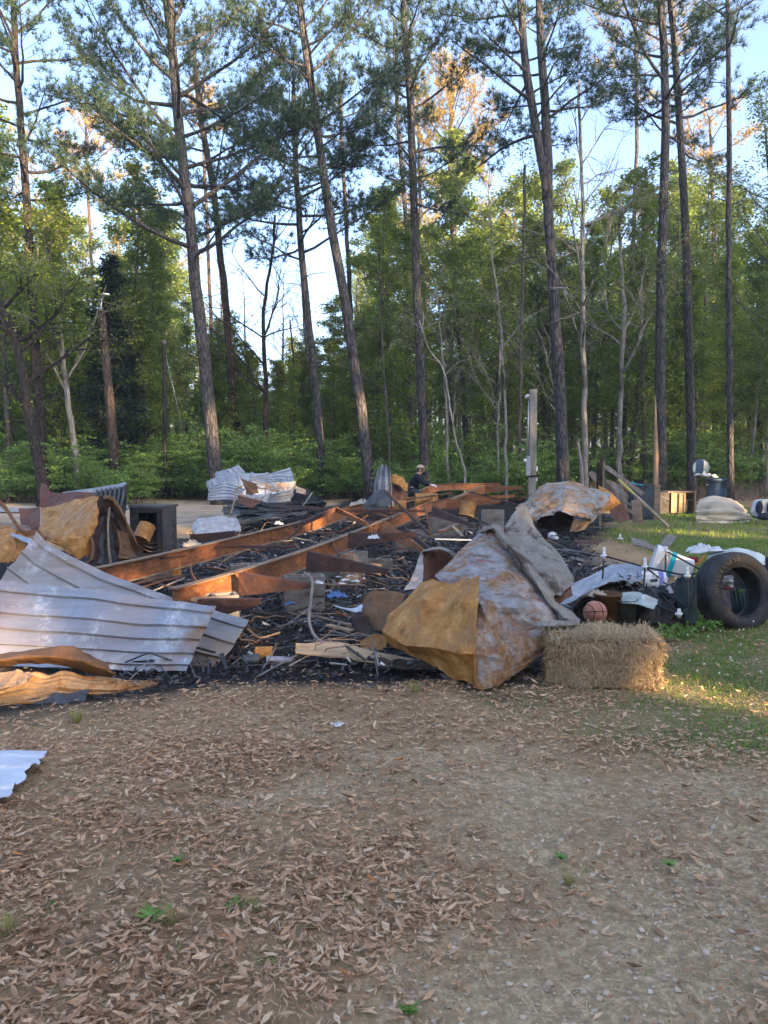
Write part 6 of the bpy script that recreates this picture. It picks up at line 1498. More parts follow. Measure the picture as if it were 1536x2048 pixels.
a = Acc(); sheet(a, [[(700, 1222, 6.4), (716, 1226, 6.3), (732, 1228, 6.15)], [(708, 1250, 6.2), (722, 1252, 6.1), (745, 1262, 6.0)], [(716, 1286, 6.0), (735, 1284, 5.95), (758, 1290, 5.9)]], nu=18, nv=20, crumple=.03, cs=.3, seed=102); part('dark_belly', a, MT['inside'], lr)
a = Acc(); sheet(a, [[(720, 1286, 6.0), (745, 1268, 5.95), (775, 1270, 5.85)], [(722, 1300, 5.9), (745, 1300, 5.85), (770, 1300, 5.8)]], nu=20, nv=8, crumple=.02, cs=.3, seed=103); part('orange_foot', a, MT['tan'], lr)

# ------------------------------------------------------------------ back right: scorched white hull
hb = empty('scorched_shell', W(1130, 1060, 14.3) * [1, 1, 0], 'rounded scorched white and rust shell with a dark hollow, in front of the utility post', 'wreckage')
a = Acc()
sheet(a, [[(1036, 1008, 15.2), (1062, 985, 15.4), (1100, 967, 15.6), (1150, 966, 15.6), (1195, 970, 15.4), (1222, 984, 15.0)],
          [(1032, 1018, 14.8), (1062, 1005, 14.6), (1100, 992, 14.5), (1150, 988, 14.5), (1192, 992, 14.6), (1218, 1000, 14.7)],
          [(1042, 1036, 14.5), (1070, 1030, 14.2), (1105, 1016, 14.0), (1150, 1016, 14.0), (1186, 1016, 14.1), (1206, 1018, 14.4)],
          [(1062, 1046, 14.3), (1080, 1036, 14.0), (1108, 1022, 13.9), (1150, 1036, 13.8), (1172, 1042, 13.9), (1192, 1040, 14.2)]], nu=70, nv=44, mode='linear', crumple=.15, cs=1.3, seed=110, jag=(.06, .06, .03, .03))
part('shell', a, MT['paint2'], hb)
a = Acc(); sheet(a, [[(1070, 1028, 14.9), (1110, 1016, 15.0), (1150, 1022, 14.9)], [(1075, 1045, 14.7), (1110, 1042, 14.8), (1145, 1046, 14.7)], [(1080, 1062, 14.4), (1110, 1062, 14.4), (1140, 1060, 14.4)]], nu=20, nv=14, crumple=.08, cs=.5, seed=111); part('hollow', a, MT['inside'], hb)
a = Acc(); sheet(a, [[(1148, 1040, 13.95), (1175, 1040, 13.9), (1200, 1024, 14.1)], [(1138, 1064, 13.9), (1158, 1062, 13.85), (1184, 1044, 14.0)]], nu=24, nv=14, crumple=.07, cs=.5, seed=112, jag=(.03, .05, .02, .03)); part('torn_skirt', a, MT['paint2'], hb)
a = Acc(); sheet(a, [[(1196, 972, 15.3), (1222, 984, 15.1), (1238, 1000, 15.1)], [(1202, 1000, 14.9), (1222, 1004, 14.9), (1240, 1010, 15)], [(1192, 1030, 14.5), (1212, 1024, 14.8), (1225, 1020, 15)]], nu=20, nv=24, crumple=.05, cs=.6, seed=113, jag=(.03, .03, .02, .04)); part('orange_end', a, MT['tan'], hb)
# ------------------------------------------------------------------ utility post
D_ = 19.0
up_ = empty('utility_post', W(1063, 1000, D_) * [1, 1, 0], 'weathered square utility post with a meter box, behind the scorched shell', 'post')
pb = W(1063, 1030, D_); pt_ = W(1063, 779, D_)
a = Acc(); a.box((pb[0], D_, pt_[2] / 2 - .02), (.17, .17, pt_[2] + .04)); part('post', a, MT['pole'], up_)
xc = pb[0]
zb0, zb1 = W(0, 951, D_)[2], W(0, 912, D_)[2]
a = Acc(); a.box((xc - .115, D_ - .07, (zb0 + zb1) / 2), (.10, .12, zb1 - zb0)); mb = part('meter_box', a, MT['greybox'], up_)
a = Acc(); a.tube([(xc - .165, D_ - .08, zb1 - .1), (xc - .215, D_ - .1, zb1 - .13)], .045, 12); part('meter', a, MT['white'], mb, True)
a = Acc(); a.tube([(xc - .115, D_ - .04, zb1), (xc - .115, D_ - .04, W(0, 800, D_)[2])], .018, 8); part('conduit', a, MT['conduit'], up_, True)
zt = W(0, 800, D_)[2]
a = Acc(); a.tube(spline([(xc - .115, D_ - .04, zt), (xc - .125, D_ - .05, zt + .08), (xc - .17, D_ - .07, zt + .09), (xc - .2, D_ - .08, zt + .03)], 10), [.03, .035, .04, .045, .05, .05, .045, .04, .035, .03], 10); part('weatherhead', a, MT['conduit'], up_, True)
for k in range(3):
    a = Acc(); a.tube(spline([(xc - .19, D_ - .08, zt + .04), (xc - .27 - .03 * k, D_ - .1, zt + .06), (xc - .36, D_ - .1, zt - .04 - .05 * k), (xc - .33 + .04 * k, D_ - .1, zt - .14 - .04 * k)], 12), .009, 5); part('cut_wire', a, MT['blackpl'], up_, True)
zs_ = W(0, 952, D_)[2]
a = Acc(); a.box((xc - .005, D_ - .095, zs_), (.24, .02, .05)); part('strap', a, MT['blackpl'], up_)
for k, y in enumerate((938, 958)):
    a = Acc(); a.box((xc + .105, D_ - .05, W(0, y, D_)[2]), (.035, .05, .12 if k == 0 else .08)); part('bracket', a, MT['white'], up_)
# lamp pole on the left, and the thinner one
d2 = 26.0
lp = empty('lamp_post', W(232, 960, d2) * [1, 1, 0], 'brown leaning wooden lamp post with a lamp arm in front of the cedar', 'lamp post')
a = Acc(); b0 = W(234, 965, d2) * [1, 1, 0] - [0, 0, .05]; b1 = W(203, 622, d2); a.tube([b0, (b0 + b1) / 2 + [.02, 0, 0], b1], [.17, .15, .12], 10); part('post', a, MT['bark_pine_red'], lp, True)
a = Acc(); a.box(b1 + [0, -.02, .06], (.1, .1, .12)); a.tube([b1 + [.0, -.05, .1], W(204, 600, d2), W(209, 588, d2)], .02, 6); part('arm', a, MT['conduit'], lp)
a = Acc(); hp = W(211, 587, d2); M = np.eye(4); M[:3, 3] = hp - [0, 0, .05]; a.lathe([(0, .05), (.1, .05), (.14, .03), (.15, 0), (.12, -.02), (0, -.02)], 14, M); part('lamp_head', a, MT['white'], lp, True)
d3 = 27.5
a = Acc(); a.tube([W(330, 960, d3) * [1, 1, 0], W(328, 690, d3)], [.08, .065], 8); sp_ = empty('signal_post', W(330, 960, d3) * [1, 1, 0], 'thin grey-green post with a cap, right of the lamp post', 'post'); part('post', a, MT['bark_dark'], sp_, True)
a = Acc(); a.tube([W(328, 690, d3), W(328, 680, d3)], [.1, .09], 10); part('cap', a, MT['bin_steel'], sp_, True)
a = Acc(); a.tube([W(329, 700, d3), W(368, 870, d3)], .012, 4); part('guy_wire', a, MT['conduit'], sp_, True)

# ------------------------------------------------------------------ leaning boards and panels behind the shell
lb = empty('broken_shed_wall', W(1240, 1040, 17) * [1, 1, 0], 'broken grey shed framing with leaning boards, between the shell and the blue cabinet', 'shed wreck')
def bb(x0, y0, d0, x1, y1, d1, w_, h_, mt, nm='board', up=(0, -1, 0), lbl=None):
    a = Acc(); a.bar(W(x0, y0, d0), W(x1, y1, d1), w_, h_, up=up); return part(nm, a, MT[mt], lb, label=lbl)
bb(1201, 1000, 17, 1203, 917, 17, .09, .04, 'wood_dark', 'post', lbl='black charred upright'); bb(1195, 1000, 17.1, 1196, 925, 17.1, .05, .04, 'wood_dark', 'post')
bb(1206, 998, 16.9, 1208, 922, 16.9, .02, .05, 'wood_tan', 'post', lbl='upright with a yellow edge')
bb(1209, 932, 16.8, 1286, 988, 16.4, .09, .035, 'wood_grey')
bb(1180, 945, 17.4, 1232, 1000, 17, .12, .03, 'ply')
bb(1232, 1000, 16.9, 1270, 1012, 16.7, .08, .03, 'wood_grey'); bb(1232, 1006, 16.6, 1274, 1030, 16.5, .08, .03, 'wood_grey')
bb(1272, 1000, 16.7, 1276, 1045, 16.6, .22, .03, 'ply', 'panel')
a = Acc(); a.prism([W(1208, 958, 17), W(1232, 965, 17), W(1258, 992, 16.8), W(1256, 1000, 16.8), W(1228, 1002, 16.9), W(1215, 990, 17)], (0, .02, 0)); part('panel', a, MT['wood_grey'], lb, label='pale broken panel')
a = Acc(); a.prism([W(1216, 1008, 16.3), W(1245, 1000, 16.3), W(1262, 1040, 16.1), W(1240, 1046, 16.0), (W(1222, 1030, 16.1))], (0, .02, 0)); part('panel', a, MT['brownred'], lb, label='dark brown low panel')
bb(1200, 1052, 16, 1201, 1015, 16, .05, .04, 'wood_grey', 'post')
a = Acc(); P0, P1 = W(1238, 960, 16.5), W(1338, 1054, 14.2); Pm = P0 + (P1 - P0) * .33
a.bar(P0, Pm, .05, .04, up=(0, -1, 0)); pk = empty('long_batten', P1 * [1, 1, 0], 'long pale batten with a yellow top third leaning down onto the grass', 'batten'); part('yellow_end', a, simple('yellow_paint', (.5, .4, .1), .6), pk)
a = Acc(); a.bar(Pm, P1, .05, .04, up=(0, -1, 0)); part('bare_end', a, MT['wood_tan'], pk)
def boxpanel(name, px0, px1, ytop, ybot, d, depth, mats, label, cat, open_front=False, rz=0.0):
    p0, p1 = W(px0, ybot, d), W(px1, ybot, d); zt_ = W(px0, ytop, d)[2]; w_ = p1[0] - p0[0]
    root = empty(name, ((p0[0] + p1[0]) / 2, d + depth / 2, 0), label, cat, None, rz)
    def lp_(nm, c, s, mt, par=root):
        a = Acc(); a.box(c, s); o = put(nm, a.mesh(nm), mats[mt] if mt in mats else MT[mt], par); return o
    return root, lp_, w_, zt_
# dark blue cabinet
root, lp_, w_, zt_ = boxpanel('blue_cabinet', 1266, 1308, 969, 1032, 18.5, .5, {'m': MT['cabblue']}, 'dark blue cabinet with a brown edge, behind the long batten', 'cabinet')
lp_('body', (0, 0, zt_ / 2), (w_, .48, zt_ - .04), 'm'); lp_('top', (0, 0, zt_ - .008), (w_ + .04, .5, .025), 'bin_steel'); lp_('side_panel', (w_ / 2 + .07, -.1, zt_ / 2), (.14, .3, zt_ - .02), 'ply'); lp_('door', (-.01, -.25, zt_ / 2), (w_ * .9, .02, zt_ * .85), 'm')
tc = rag('teal_cloth', 1270, 970, 18.6, .17, 'tealcloth', 'crumpled teal cloth on top of the blue cabinet', 'cloth', seed=41, h=.5)
a = Acc(); p = W(1278, 964, 18.6); a.box(p, (.17, .12, .09), taper=1.25); a.box(p + [0, 0, .055], (.24, .16, .02)); single('black_tub', a, MT['blackpl'], 'small black tub on the teal cloth', 'tub')
# open crate (small burnt cabinet)
root, lp_, w_, zt_ = boxpanel('open_crate', 1320, 1391, 983, 1028, 20.5, .5, {}, 'open-fronted burnt crate with a pale wooden door frame, right of the blue cabinet', 'crate')
t = .03
lp_('side', (-w_ / 2 + .15, 0, zt_ / 2), (.32, .5, zt_ - .03), 'black'); lp_('side', (w_ / 2 - t / 2, 0, zt_ / 2), (t, .5, zt_ - .05), 'wood_tan'); lp_('top', (.1, 0, zt_ - t / 2), (w_ - .2, .52, t), 'ply'); lp_('bottom', (.1, 0, .02), (w_ - .3, .5, t), 'black'); lp_('back', (.12, .24, zt_ / 2), (w_ - .4, .02, zt_ - .08), 'inside')
lp_('door', (-.02, -.26, zt_ / 2), (.34, .02, zt_ - .08), 'wood_tan')
for k, (x, w__) in enumerate(((-.18, .03), (.0, .03), (.16, .04))): lp_('door_batten', (x, -.285, zt_ / 2), (w__, .02, zt_ - .1), 'wood_dark' if k == 1 else 'wood_tan')
lp_('shelf', (.32, -.02, zt_ * .62), (.3, .4, .02), 'bin_steel')
# round bin with rubbish
db = 25.0; pb = W(1435, 1000, db); zt_ = W(0, 957, db)[2]; rb = .345
bn = empty('rubbish_bin', (pb[0], db, 0), 'grey-blue round rubbish bin heaped with white rubbish, at the wood edge', 'bin')
a = Acc(); a.lathe([(0, 0), (rb * .8, 0), (rb * .84, .03), (rb * .97, zt_ * .55), (rb * 1.0, zt_ * .9), (rb * 1.07, zt_ * .9), (rb * 1.1, zt_ * .95), (rb * 1.1, zt_), (rb * 1.02, zt_), (rb * .98, zt_ * .9), (rb * .8, .04), (0, .04)], 28); put('body', a.mesh('body', smooth=True), MT['binblue'], bn)
for s in (-1, 1):
    a = Acc(); a.tube(spline([(s * rb * .95, -.09, zt_ * .78), (s * rb * 1.25, -.09, zt_ * .74), (s * rb * 1.25, .09, zt_ * .74), (s * rb * .95, .09, zt_ * .78)], 10), .018, 6); put('handle', a.mesh('handle', smooth=True), MT['binblue'], bn)
rag('white_rubbish', 1412, 952, 24.6, .3, 'whitecloth', 'white bag draped over the left rim of the bin', 'rubbish', seed=51, h=.35)
a = Acc(); M = np.eye(4); M[:3, 3] = W(1401, 936, 25.3); M[:3, 0] = (1, 0, 0); M[:3, 1] = (0, -.1, .995); M[:3, 2] = (0, -.995, -.1); a.lathe([(0, .04), (.25, .03), (.30, .0), (.27, -.02), (0, -.01)], 24, M); single('bin_lid', a, MT['binblue'], 'grey-blue round bin lid standing up behind the rubbish', 'lid', smooth=True)
# folded canvas bundle
cb = empty('canvas_bundle', W(1445, 1045, 18) * [1, 1, 0], 'folded beige canvas bundle lying on the grass at the right', 'bundle')
a = Acc()
sheet(a, [[(1400, 1002, 18.9), (1430, 998, 19.0), (1465, 1002, 18.9), (1478, 1012, 18.7)], [(1393, 1012, 18.4), (1430, 1010, 18.3), (1470, 1014, 18.3), (1490, 1022, 18.4)], [(1392, 1026, 18.2), (1430, 1026, 18.0), (1470, 1028, 18.05), (1497, 1034, 18.2)], [(1392, 1044, 18.1), (1430, 1045, 17.95), (1470, 1045, 17.95), (1501, 1043, 18.1)]],
      nu=50, nv=30, ribs=(4, .07, .45, 'u'), crumple=.06, cs=.5, dents=.06, seed=120, thick=.03, jag=(.03, .03, .03, .03))
part('canvas', a, MT['canvas'], cb, True)
a = Acc(); sheet(a, [[(1394, 1036, 18.2), (1440, 1040, 17.9), (1496, 1037, 18.1)], [(1394, 1046, 18.0), (1440, 1047, 17.8), (1499, 1045, 18.0)]], nu=30, nv=6, crumple=.02, cs=.4, seed=121, thick=.02); part('bottom_fold', a, MT['canvas'], cb, True)
# black and white child seat at the right edge
cs_ = empty('child_seat', W(1528, 1045, 17.6) * [1, 1, 0], 'black and white padded carrier seat at the right edge on the grass', 'seat')
def blob(acc, c, s, seg=12, rings=8, M=None):
    v = []; 
    for i_ in range(rings + 1):
        ph = math.pi * i_ / rings
        for j_ in range(seg):
            th = 2 * math.pi * j_ / seg; v.append([math.sin(ph) * math.cos(th), math.sin(ph) * math.sin(th), math.cos(ph)])
    v = np.array(v) * np.asarray(s)
    if M is not None: v = v @ np.array(M).T
    i_ = np.arange(rings)[:, None] * seg; j_ = np.arange(seg)[None]; k_ = (j_ + 1) % seg
    acc.add(v + np.asarray(c), None, np.stack([i_ + j_, i_ + seg + j_, i_ + seg + k_, i_ + k_], -1).reshape(-1, 4))
ds = 17.6
a = Acc(); a.prism([W(1507, 1024, ds), W(1514, 1002, ds), W(1524, 999, ds), W(1545, 999, ds), W(1553, 1003, ds), W(1558, 1024, ds), W(1550, 1040, ds), W(1516, 1040, ds)], (0, .16, 0)); part('shell', a, MT['white'], cs_)
for x in (1519, 1541): a = Acc(); blob(a, W(x, 1015, ds - .05), (.085, .05, .16)); part('pad', a, MT['navy'], cs_, True)
a = Acc(); blob(a, W(1530, 1033, ds - .08), (.17, .1, .09)); part('cushion', a, MT['navy'], cs_, True)
a = Acc(); a.bar(W(1505, 1032, ds - .1), W(1520, 1038, ds - .15), .06, .04); part('strap', a, MT['blackpl'], cs_)
# small white skull-like lump by the shell
sk = Acc(); p = W(1105, 1068, 14); p[2] = .09; blob(sk, p, (.09, .11, .08)); blob(sk, p + [.05, -.1, -.03], (.045, .06, .04)); skm = single('animal_skull', sk, MT['white'], 'small white animal skull on the ground in front of the scorched shell', 'skull', smooth=True)
for s in (-.03, .035):
    a = Acc(); blob(a, p + [s, -.1, .02], (.018, .018, .018), 8, 6); part('eye_socket', a, MT['blackpl'], skm)

# ------------------------------------------------------------------ bale
r = np.random.default_rng(19)
bc = G(1222, 1362); bx_, by_ = 1.50, 5.27; BL, BW, BH = .74, .42, .335; rzb = -.06
bl = empty('hay_bale', (bx_, by_, 0), 'rectangular straw bale under the right corner of the big sheet', 'hay bale', None, rzb)
a = Acc(); nn = 20
sx, sy = np.meshgrid(np.linspace(-1, 1, 28), np.linspace(-1, 1, 14))
def bale_pt(fx, fy, fz): 
    return np.stack([fx * BL / 2 * .94, fy * BW / 2 * .92, BH / 2 + fz * BH / 2 * .90], -1)
def face(acc, U, V, f, flip):
    P = f(U, V); m_, n_ = U.shape; P = P + (fbm(P[..., 0] * 9 + 5, P[..., 1] * 9 + P[..., 2] * 7, 3)[..., None] - .5) * .04
    idx = np.arange(m_ * n_).reshape(m_, n_); q = np.stack([idx[:-1, :-1], idx[:-1, 1:], idx[1:, 1:], idx[1:, :-1]], -1).reshape(-1, 4)
    acc.add(P.reshape(-1, 3), None, q if flip else q[:, ::-1], r.random(m_ * n_))
U, V = np.meshgrid(np.linspace(-1, 1, 30), np.linspace(-1, 1, 14))
for f, fl in ((lambda u, v: bale_pt(u, v, np.ones_like(u)), True), (lambda u, v: bale_pt(u, -np.ones_like(u), v), True), (lambda u, v: bale_pt(u, np.ones_like(u), v), False), (lambda u, v: bale_pt(np.ones_like(u), u, v), True), (lambda u, v: bale_pt(-np.ones_like(u), u, v), False)):
    face(a, U, V, f, fl)
put('core', a.mesh('core'), MT['strawcore'], bl)
a = Acc(); n = 26000
fc = r.choice(4, n, p=[.36, .36, .2, .08]); u = r.uniform(-1, 1, n); v = r.uniform(-1, 1, n); o = np.ones(n)
rr2 = 1.0 - .035 * r.random(n)
P = np.where((fc == 0)[:, None], bale_pt(u, v, rr2), np.where((fc == 1)[:, None], bale_pt(u, -rr2, v), np.where((fc == 2)[:, None], bale_pt(rr2, u, v), bale_pt(-rr2, u, v))))
N = np.array([[0, 0, 1], [0, -1, 0], [1, 0, 0], [-1, 0, 0]])[fc]
# round the edges, hang the strands
dn = r.normal(0, 1, (n, 3)); dn[:, 2] += np.where(fc == 0, 0, -1.3) ; dn[:, 0] *= np.where(fc == 2, .5, .9)
dn -= N * (dn * N).sum(1)[:, None] * .9; dn += N * r.uniform(0, .38, n)[:, None]; dn /= np.linalg.norm(dn, axis=1)[:, None]
L = r.uniform(.03, .105, n); bend = np.cross(dn, r.normal(0, 1, (n, 3))) * (L * .25)[:, None]
P += N * (fbm(P[:, 0] * 6, P[:, 1] * 6 + P[:, 2] * 6, 66)[:, None] - .4) * .09
qx = np.abs(P[:, 0]) / (BL / 2); qy = np.abs(P[:, 1]) / (BW / 2); qz = np.abs(P[:, 2] - BH / 2) / (BH / 2); rnd_ = np.clip(np.sort(np.stack([qx, qy, qz], -1), axis=1)[:, 1] - .72, 0, .3) * .16
P[:, 0] *= 1 - rnd_; P[:, 1] *= 1 - rnd_; P[:, 2] = (P[:, 2] - BH / 2) * (1 - rnd_ * (P[:, 2] > BH / 2)) + BH / 2 - .02 * (P[:, 2] > BH / 2) * np.sin(P[:, 0] * 7) ** 2
A = P; B = P + dn * L[:, None] * .5 + bend + N * .004; C = P + dn * L[:, None] - [0, 0, .012] + N * .002
s_ = np.cross(dn, N); s_ /= np.linalg.norm(s_, axis=1)[:, None] + 1e-6; s_ *= .0017
Vv = np.stack([A - s_, A + s_, B + s_, B - s_, C], 1).reshape(-1, 3); Vv[:, 2] = np.maximum(Vv[:, 2], .004)
k = np.arange(n)[:, None] * 5
tt = np.repeat(np.clip(r.normal(.5, .24, n) + .1 * (fc == 0), 0, 1), 5)
a.add(Vv, k + np.array([[3, 2, 4]]), k + np.array([[0, 1, 2, 3]]), tt)
put('straw', a.mesh('straw'), MT['straw'], bl, kind='stuff')
for y in (-.1, .12):
    a = Acc(); hx, hz = BL / 2 + .012, BH + .012
    a.tube([(-hx, y, .02), (-hx, y, hz - .05), (-hx + .06, y, hz), (0, y + .01, hz - .012), (hx - .06, y, hz), (hx, y, hz - .05), (hx, y, .02)], .004, 5); put('twine', a.mesh('twine'), MT['tan'], bl)
a = Acc(); n = 1500; x = bx_ + r.uniform(-.65, .6, n); y = by_ - BW / 2 + r.normal(-.08, .09, n); an = r.uniform(0, 6.28, n); L = r.uniform(.03, .09, n)
d0 = np.stack([np.cos(an), np.sin(an), r.uniform(0, .15, n)], -1) * L[:, None] / 2; c0 = np.stack([x, y, gz(x, y) + .012], -1); sw = np.stack([-np.sin(an), np.cos(an), 0 * an], -1) * .0016
a.add(np.stack([c0 - d0 - sw, c0 - d0 + sw, c0 + d0], 1).reshape(-1, 3), np.arange(n * 3).reshape(-1, 3), None, np.repeat(r.uniform(.3, .9, n), 3))
tag(put('loose_straw', a.mesh('loose_straw'), MT['straw'], kind='stuff'), 'loose straw fallen along the foot of the bale', 'straw', kind='stuff')
# debris by the bale
one_sheet('charred_stick', [[(1330, 1318, 5.95), (1385, 1326, 5.9), (1428, 1342, 5.75)], [(1334, 1335, 5.8), (1385, 1345, 5.7), (1420, 1352, 5.6)]], MT['wood_dark'], 'black charred slab beyond the right end of the bale', 'charred wood', None, nu=24, nv=8, crumple=.03, cs=.15, seed=130, thick=.02, jag=(.01, .02, .01, .03))
rag('white_flake', 1405, 1346, 5.65, .045, 'whitecloth', 'crumpled white flake at the tip of the charred slab', 'scrap', seed=61, h=.4)
rag('white_flake', 1362, 1334, 5.75, .035, 'whitepanel', 'bluish white flake on the charred slab', 'scrap', seed=62, h=.8)

# ------------------------------------------------------------------ tyres
def tyre(px, py, d, Rt, width, yaw, tilt, label, group, text=True):
    """axis along local Y after rotation; outer radius Rt"""
    root = empty('car_tyre', W(px, py, d), label, 'tyre', group)
    w2 = width / 2; ri = Rt * .60
    pr = [(ri, w2 * .72), (ri + .012, w2 * .82), (ri + .03, w2 * .9), (Rt * .72, w2 * 1.0), (Rt * .82, w2 * 1.04), (Rt * .90, w2 * .99), (Rt * .955, w2 * .88), (Rt * .985, w2 * .74),
          (Rt, w2 * .5), (Rt, w2 * .36), (Rt - .007, w2 * .34), (Rt - .007, w2 * .26), (Rt, w2 * .24), (Rt * 1.002, 0.02), (Rt - .007, .016), (Rt - .007, -.016), (Rt * 1.002, -.02), (Rt, -w2 * .24), (Rt - .007, -w2 * .26), (Rt - .007, -w2 * .34), (Rt, -w2 * .36), (Rt, -w2 * .5),
          (Rt * .985, -w2 * .74), (Rt * .955, -w2 * .88), (Rt * .90, -w2 * .99), (Rt * .82, -w2 * 1.04), (Rt * .72, -w2 * 1.0), (ri + .03, -w2 * .9), (ri + .012, -w2 * .82), (ri, -w2 * .72),
          (ri + .004, -w2 * .6), (Rt * .8, -w2 * .82), (Rt * .92, -w2 * .6), (Rt * .95, 0), (Rt * .92, w2 * .6), (Rt * .8, w2 * .82), (ri + .004, w2 * .6)]
    M = np.eye(4); M[:3, 0] = (1, 0, 0); M[:3, 1] = (0, 0, 1); M[:3, 2] = (0, -1, 0)   # axis -> -Y (towards the camera)
    a = Acc(); a.lathe(pr, 72, M, closed=True); put('carcass', a.mesh('carcass', smooth=True), MT['tyre'], root)
    a = Acc(); q = [(math.cos(t_) * (ri + .012), -w2 * .80 - .002, math.sin(t_) * (ri + .012)) for t_ in np.linspace(0, 6.283, 60)]; a.tube(q, .006, 6, cap=False); put('bead', a.mesh('bead', smooth=True), MT['tyre'], root)
    if text:
        for word, a0, da in (('WILDERNESS', 176, -9.2),):
            for i_, ch_ in enumerate(word):
                th = R(a0 + da * i_); cu = bpy.data.curves.new('letter', 'FONT'); cu.body = ch_; cu.size = .052; cu.extrude = .002; cu.align_x = 'CENTER'; cu.align_y = 'CENTER'
                to = bpy.data.objects.new('t', cu); COL.objects.link(to); bpy.context.view_layer.update(); lme = bpy.data.meshes.new_from_object(to.evaluated_get(bpy.context.evaluated_depsgraph_get())); bpy.data.objects.remove(to)
                lme.materials.clear(); lme.materials.append(MT['letters']); o = bpy.data.objects.new('letter', lme); COL.objects.link(o); o.parent = root; rr_ = Rt * .80
                o.location = (math.cos(th) * rr_, -w2 * 1.045 - .001, math.sin(th) * rr_)
                o.rotation_euler = (Matrix.Rotation(R(90) - th, 3, 'Y') @ Matrix.Rotation(R(90), 3, 'X')).to_euler()
    root.rotation_euler = (Matrix.Rotation(yaw, 3, 'Z') @ Matrix.Rotation(tilt, 3, 'X')).to_euler()
    return root
tyre(1468, 1184, 7.0, .365, .25, R(17), R(-13), 'large worn tyre leaning at the right edge, facing the camera', None)
# lower edge check: centre height is what keeps it on the grass
one_sheet('blue_case', [[(1500, 1118, 8.2), (1560, 1112, 8.2)], [(1500, 1180, 7.9), (1560, 1185, 7.9)], [(1505, 1240, 7.8), (1560, 1245, 7.8)]], MT['navy'], 'dark blue case behind the tyre at the right edge', 'case', None, nu=12, nv=12, crumple=.02, cs=.5, thick=.12)
one_sheet('dark_backdrop', [[(1425, 1118, 7.95), (1480, 1115, 7.95), (1545, 1120, 7.95)], [(1425, 1180, 7.8), (1480, 1180, 7.85), (1545, 1180, 7.8)], [(1430, 1245, 7.5), (1480, 1245, 7.5), (1545, 1245, 7.5)]], MT['navy'], 'dark blanket sheet added behind the tyre to darken its opening', 'backdrop', None, nu=24, nv=24, crumple=.04, cs=.4, seed=170)  # dark backdrop added so the tyre opening reads dark
# things behind and inside the tyre
rag('white_bag', 1405, 1102, 7.9, .16, 'whitecloth', 'white bag behind the upper left of the tyre', 'bag', seed=71, h=.5)
one_sheet('white_board', [[(1415, 1108, 7.9), (1470, 1096, 7.9), (1510, 1104, 7.9), (1530, 1112, 7.9)], [(1415, 1125, 7.6), (1470, 1118, 7.6), (1510, 1125, 7.6), (1530, 1130, 7.6)]], MT['glass'], 'pale greenish white board showing above the tyre', 'board', None, nu=24, nv=6, crumple=.012, cs=.4, seed=72)
rag('red_bag', 1385, 1122, 7.8, .08, 'red', 'red bag between the white tub and the tyre', 'bag', seed=73, h=.8)
a = Acc(); a.bar(W(1393, 1130, 7.6), W(1410, 1112, 7.6), .02, .015); single('orange_stick', a, MT['orange'], 'short orange stick by the red bag', 'stick')
one_sheet('dark_tarp', [[(1460, 1178, 7.6), (1480, 1182, 7.5), (1502, 1190, 7.5)], [(1462, 1205, 7.35), (1485, 1205, 7.3), (1505, 1210, 7.3)], [(1468, 1240, 7.25), (1490, 1240, 7.2), (1508, 1240, 7.2)]], MT['darkcloth'], 'dark green pleated cloth seen through the tyre', 'cloth', None, nu=30, nv=14, ribs=(6, .02, .3, 'v'), crumple=.01, cs=.2, seed=74, smooth=True)
for k in range(5):
    one_sheet('glossy_magazine', [[(1442, 1152 + k * 6, 7.6), (1464, 1150 + k * 6, 7.6)], [(1444, 1156 + k * 6, 7.4), (1468, 1156 + k * 6, 7.4)]], MT['white'] if k % 2 else MT['galv'], 'pale curled sheet in the stack seen through the tyre', 'paper', 'papers seen through the tyre', nu=10, nv=4, crumple=.008, cs=.2, seed=75 + k)
rag('red_cloth', 1452, 1176, 7.45, .07, 'red', 'dark red cloth under the papers seen through the tyre', 'cloth', seed=81, h=.4)
o = put('weed', wm, MT['leaf_shrub'], loc=W(1482, 1190, 7.1)); o.scale = (.07, .07, .1); tag(o, 'yellow-green weed seen through the tyre opening', 'weed')
# ------------------------------------------------------------------ wire shelf of black rods with white connectors
ws = empty('rod_shelf', G(1290, 1260) , 'tangled black rod shelf with white plastic connectors in front of the tub', 'shelf')
J = {k: W(*v) for k, v in dict(a=(1208, 1112, 7.3), b=(1290, 1134, 7.1), c=(1204, 1176, 7.25), d=(1286, 1200, 6.75), e=(1332, 1102, 7.5), f=(1375, 1152, 6.9), g=(1406, 1142, 7.2), h=(1314, 1178, 7.2), i=(1358, 1228, 6.55), j=(1382, 1214, 6.7), k=(1244, 1180, 7.3), l=(1378, 1215, 6.6), m=(1330, 1165, 7.3), n=(1370, 1250, 6.6), o=(1198, 1172, 7.4), p=(1240, 1150, 7.4), q=(1395, 1185, 7.0)).items()}
for x, y in ('ab', 'ac', 'bd', 'bf', 'eg', 'em', 'fg', 'fl', 'cd', 'di', 'hi', 'hk', 'ij', 'gj', 'in', 'dh', 'kp', 'bm', 'mh', 'ok', 'hl', 'fj'):
    a = Acc(); a.tube([J[x], J[y]], .0085, 7); part('rod', a, MT['blackpl'], ws, True)
for x in 'abcdefghik':
    a = Acc(); p = J[x]; a.tube([p - [0, 0, .03], p + [0, 0, .045]], .016, 8)
    if x in 'abf': a.tube([p + [0, 0, .02], p + [0, 0, .085]], .014, 8)
    a.tube([p - [.03, 0, 0], p + [.03, .01, 0]], .013, 8); a.tube([p - [0, .03, 0], p + [0, .03, 0]], .012, 8); part('connector', a, MT['white'], ws, True)
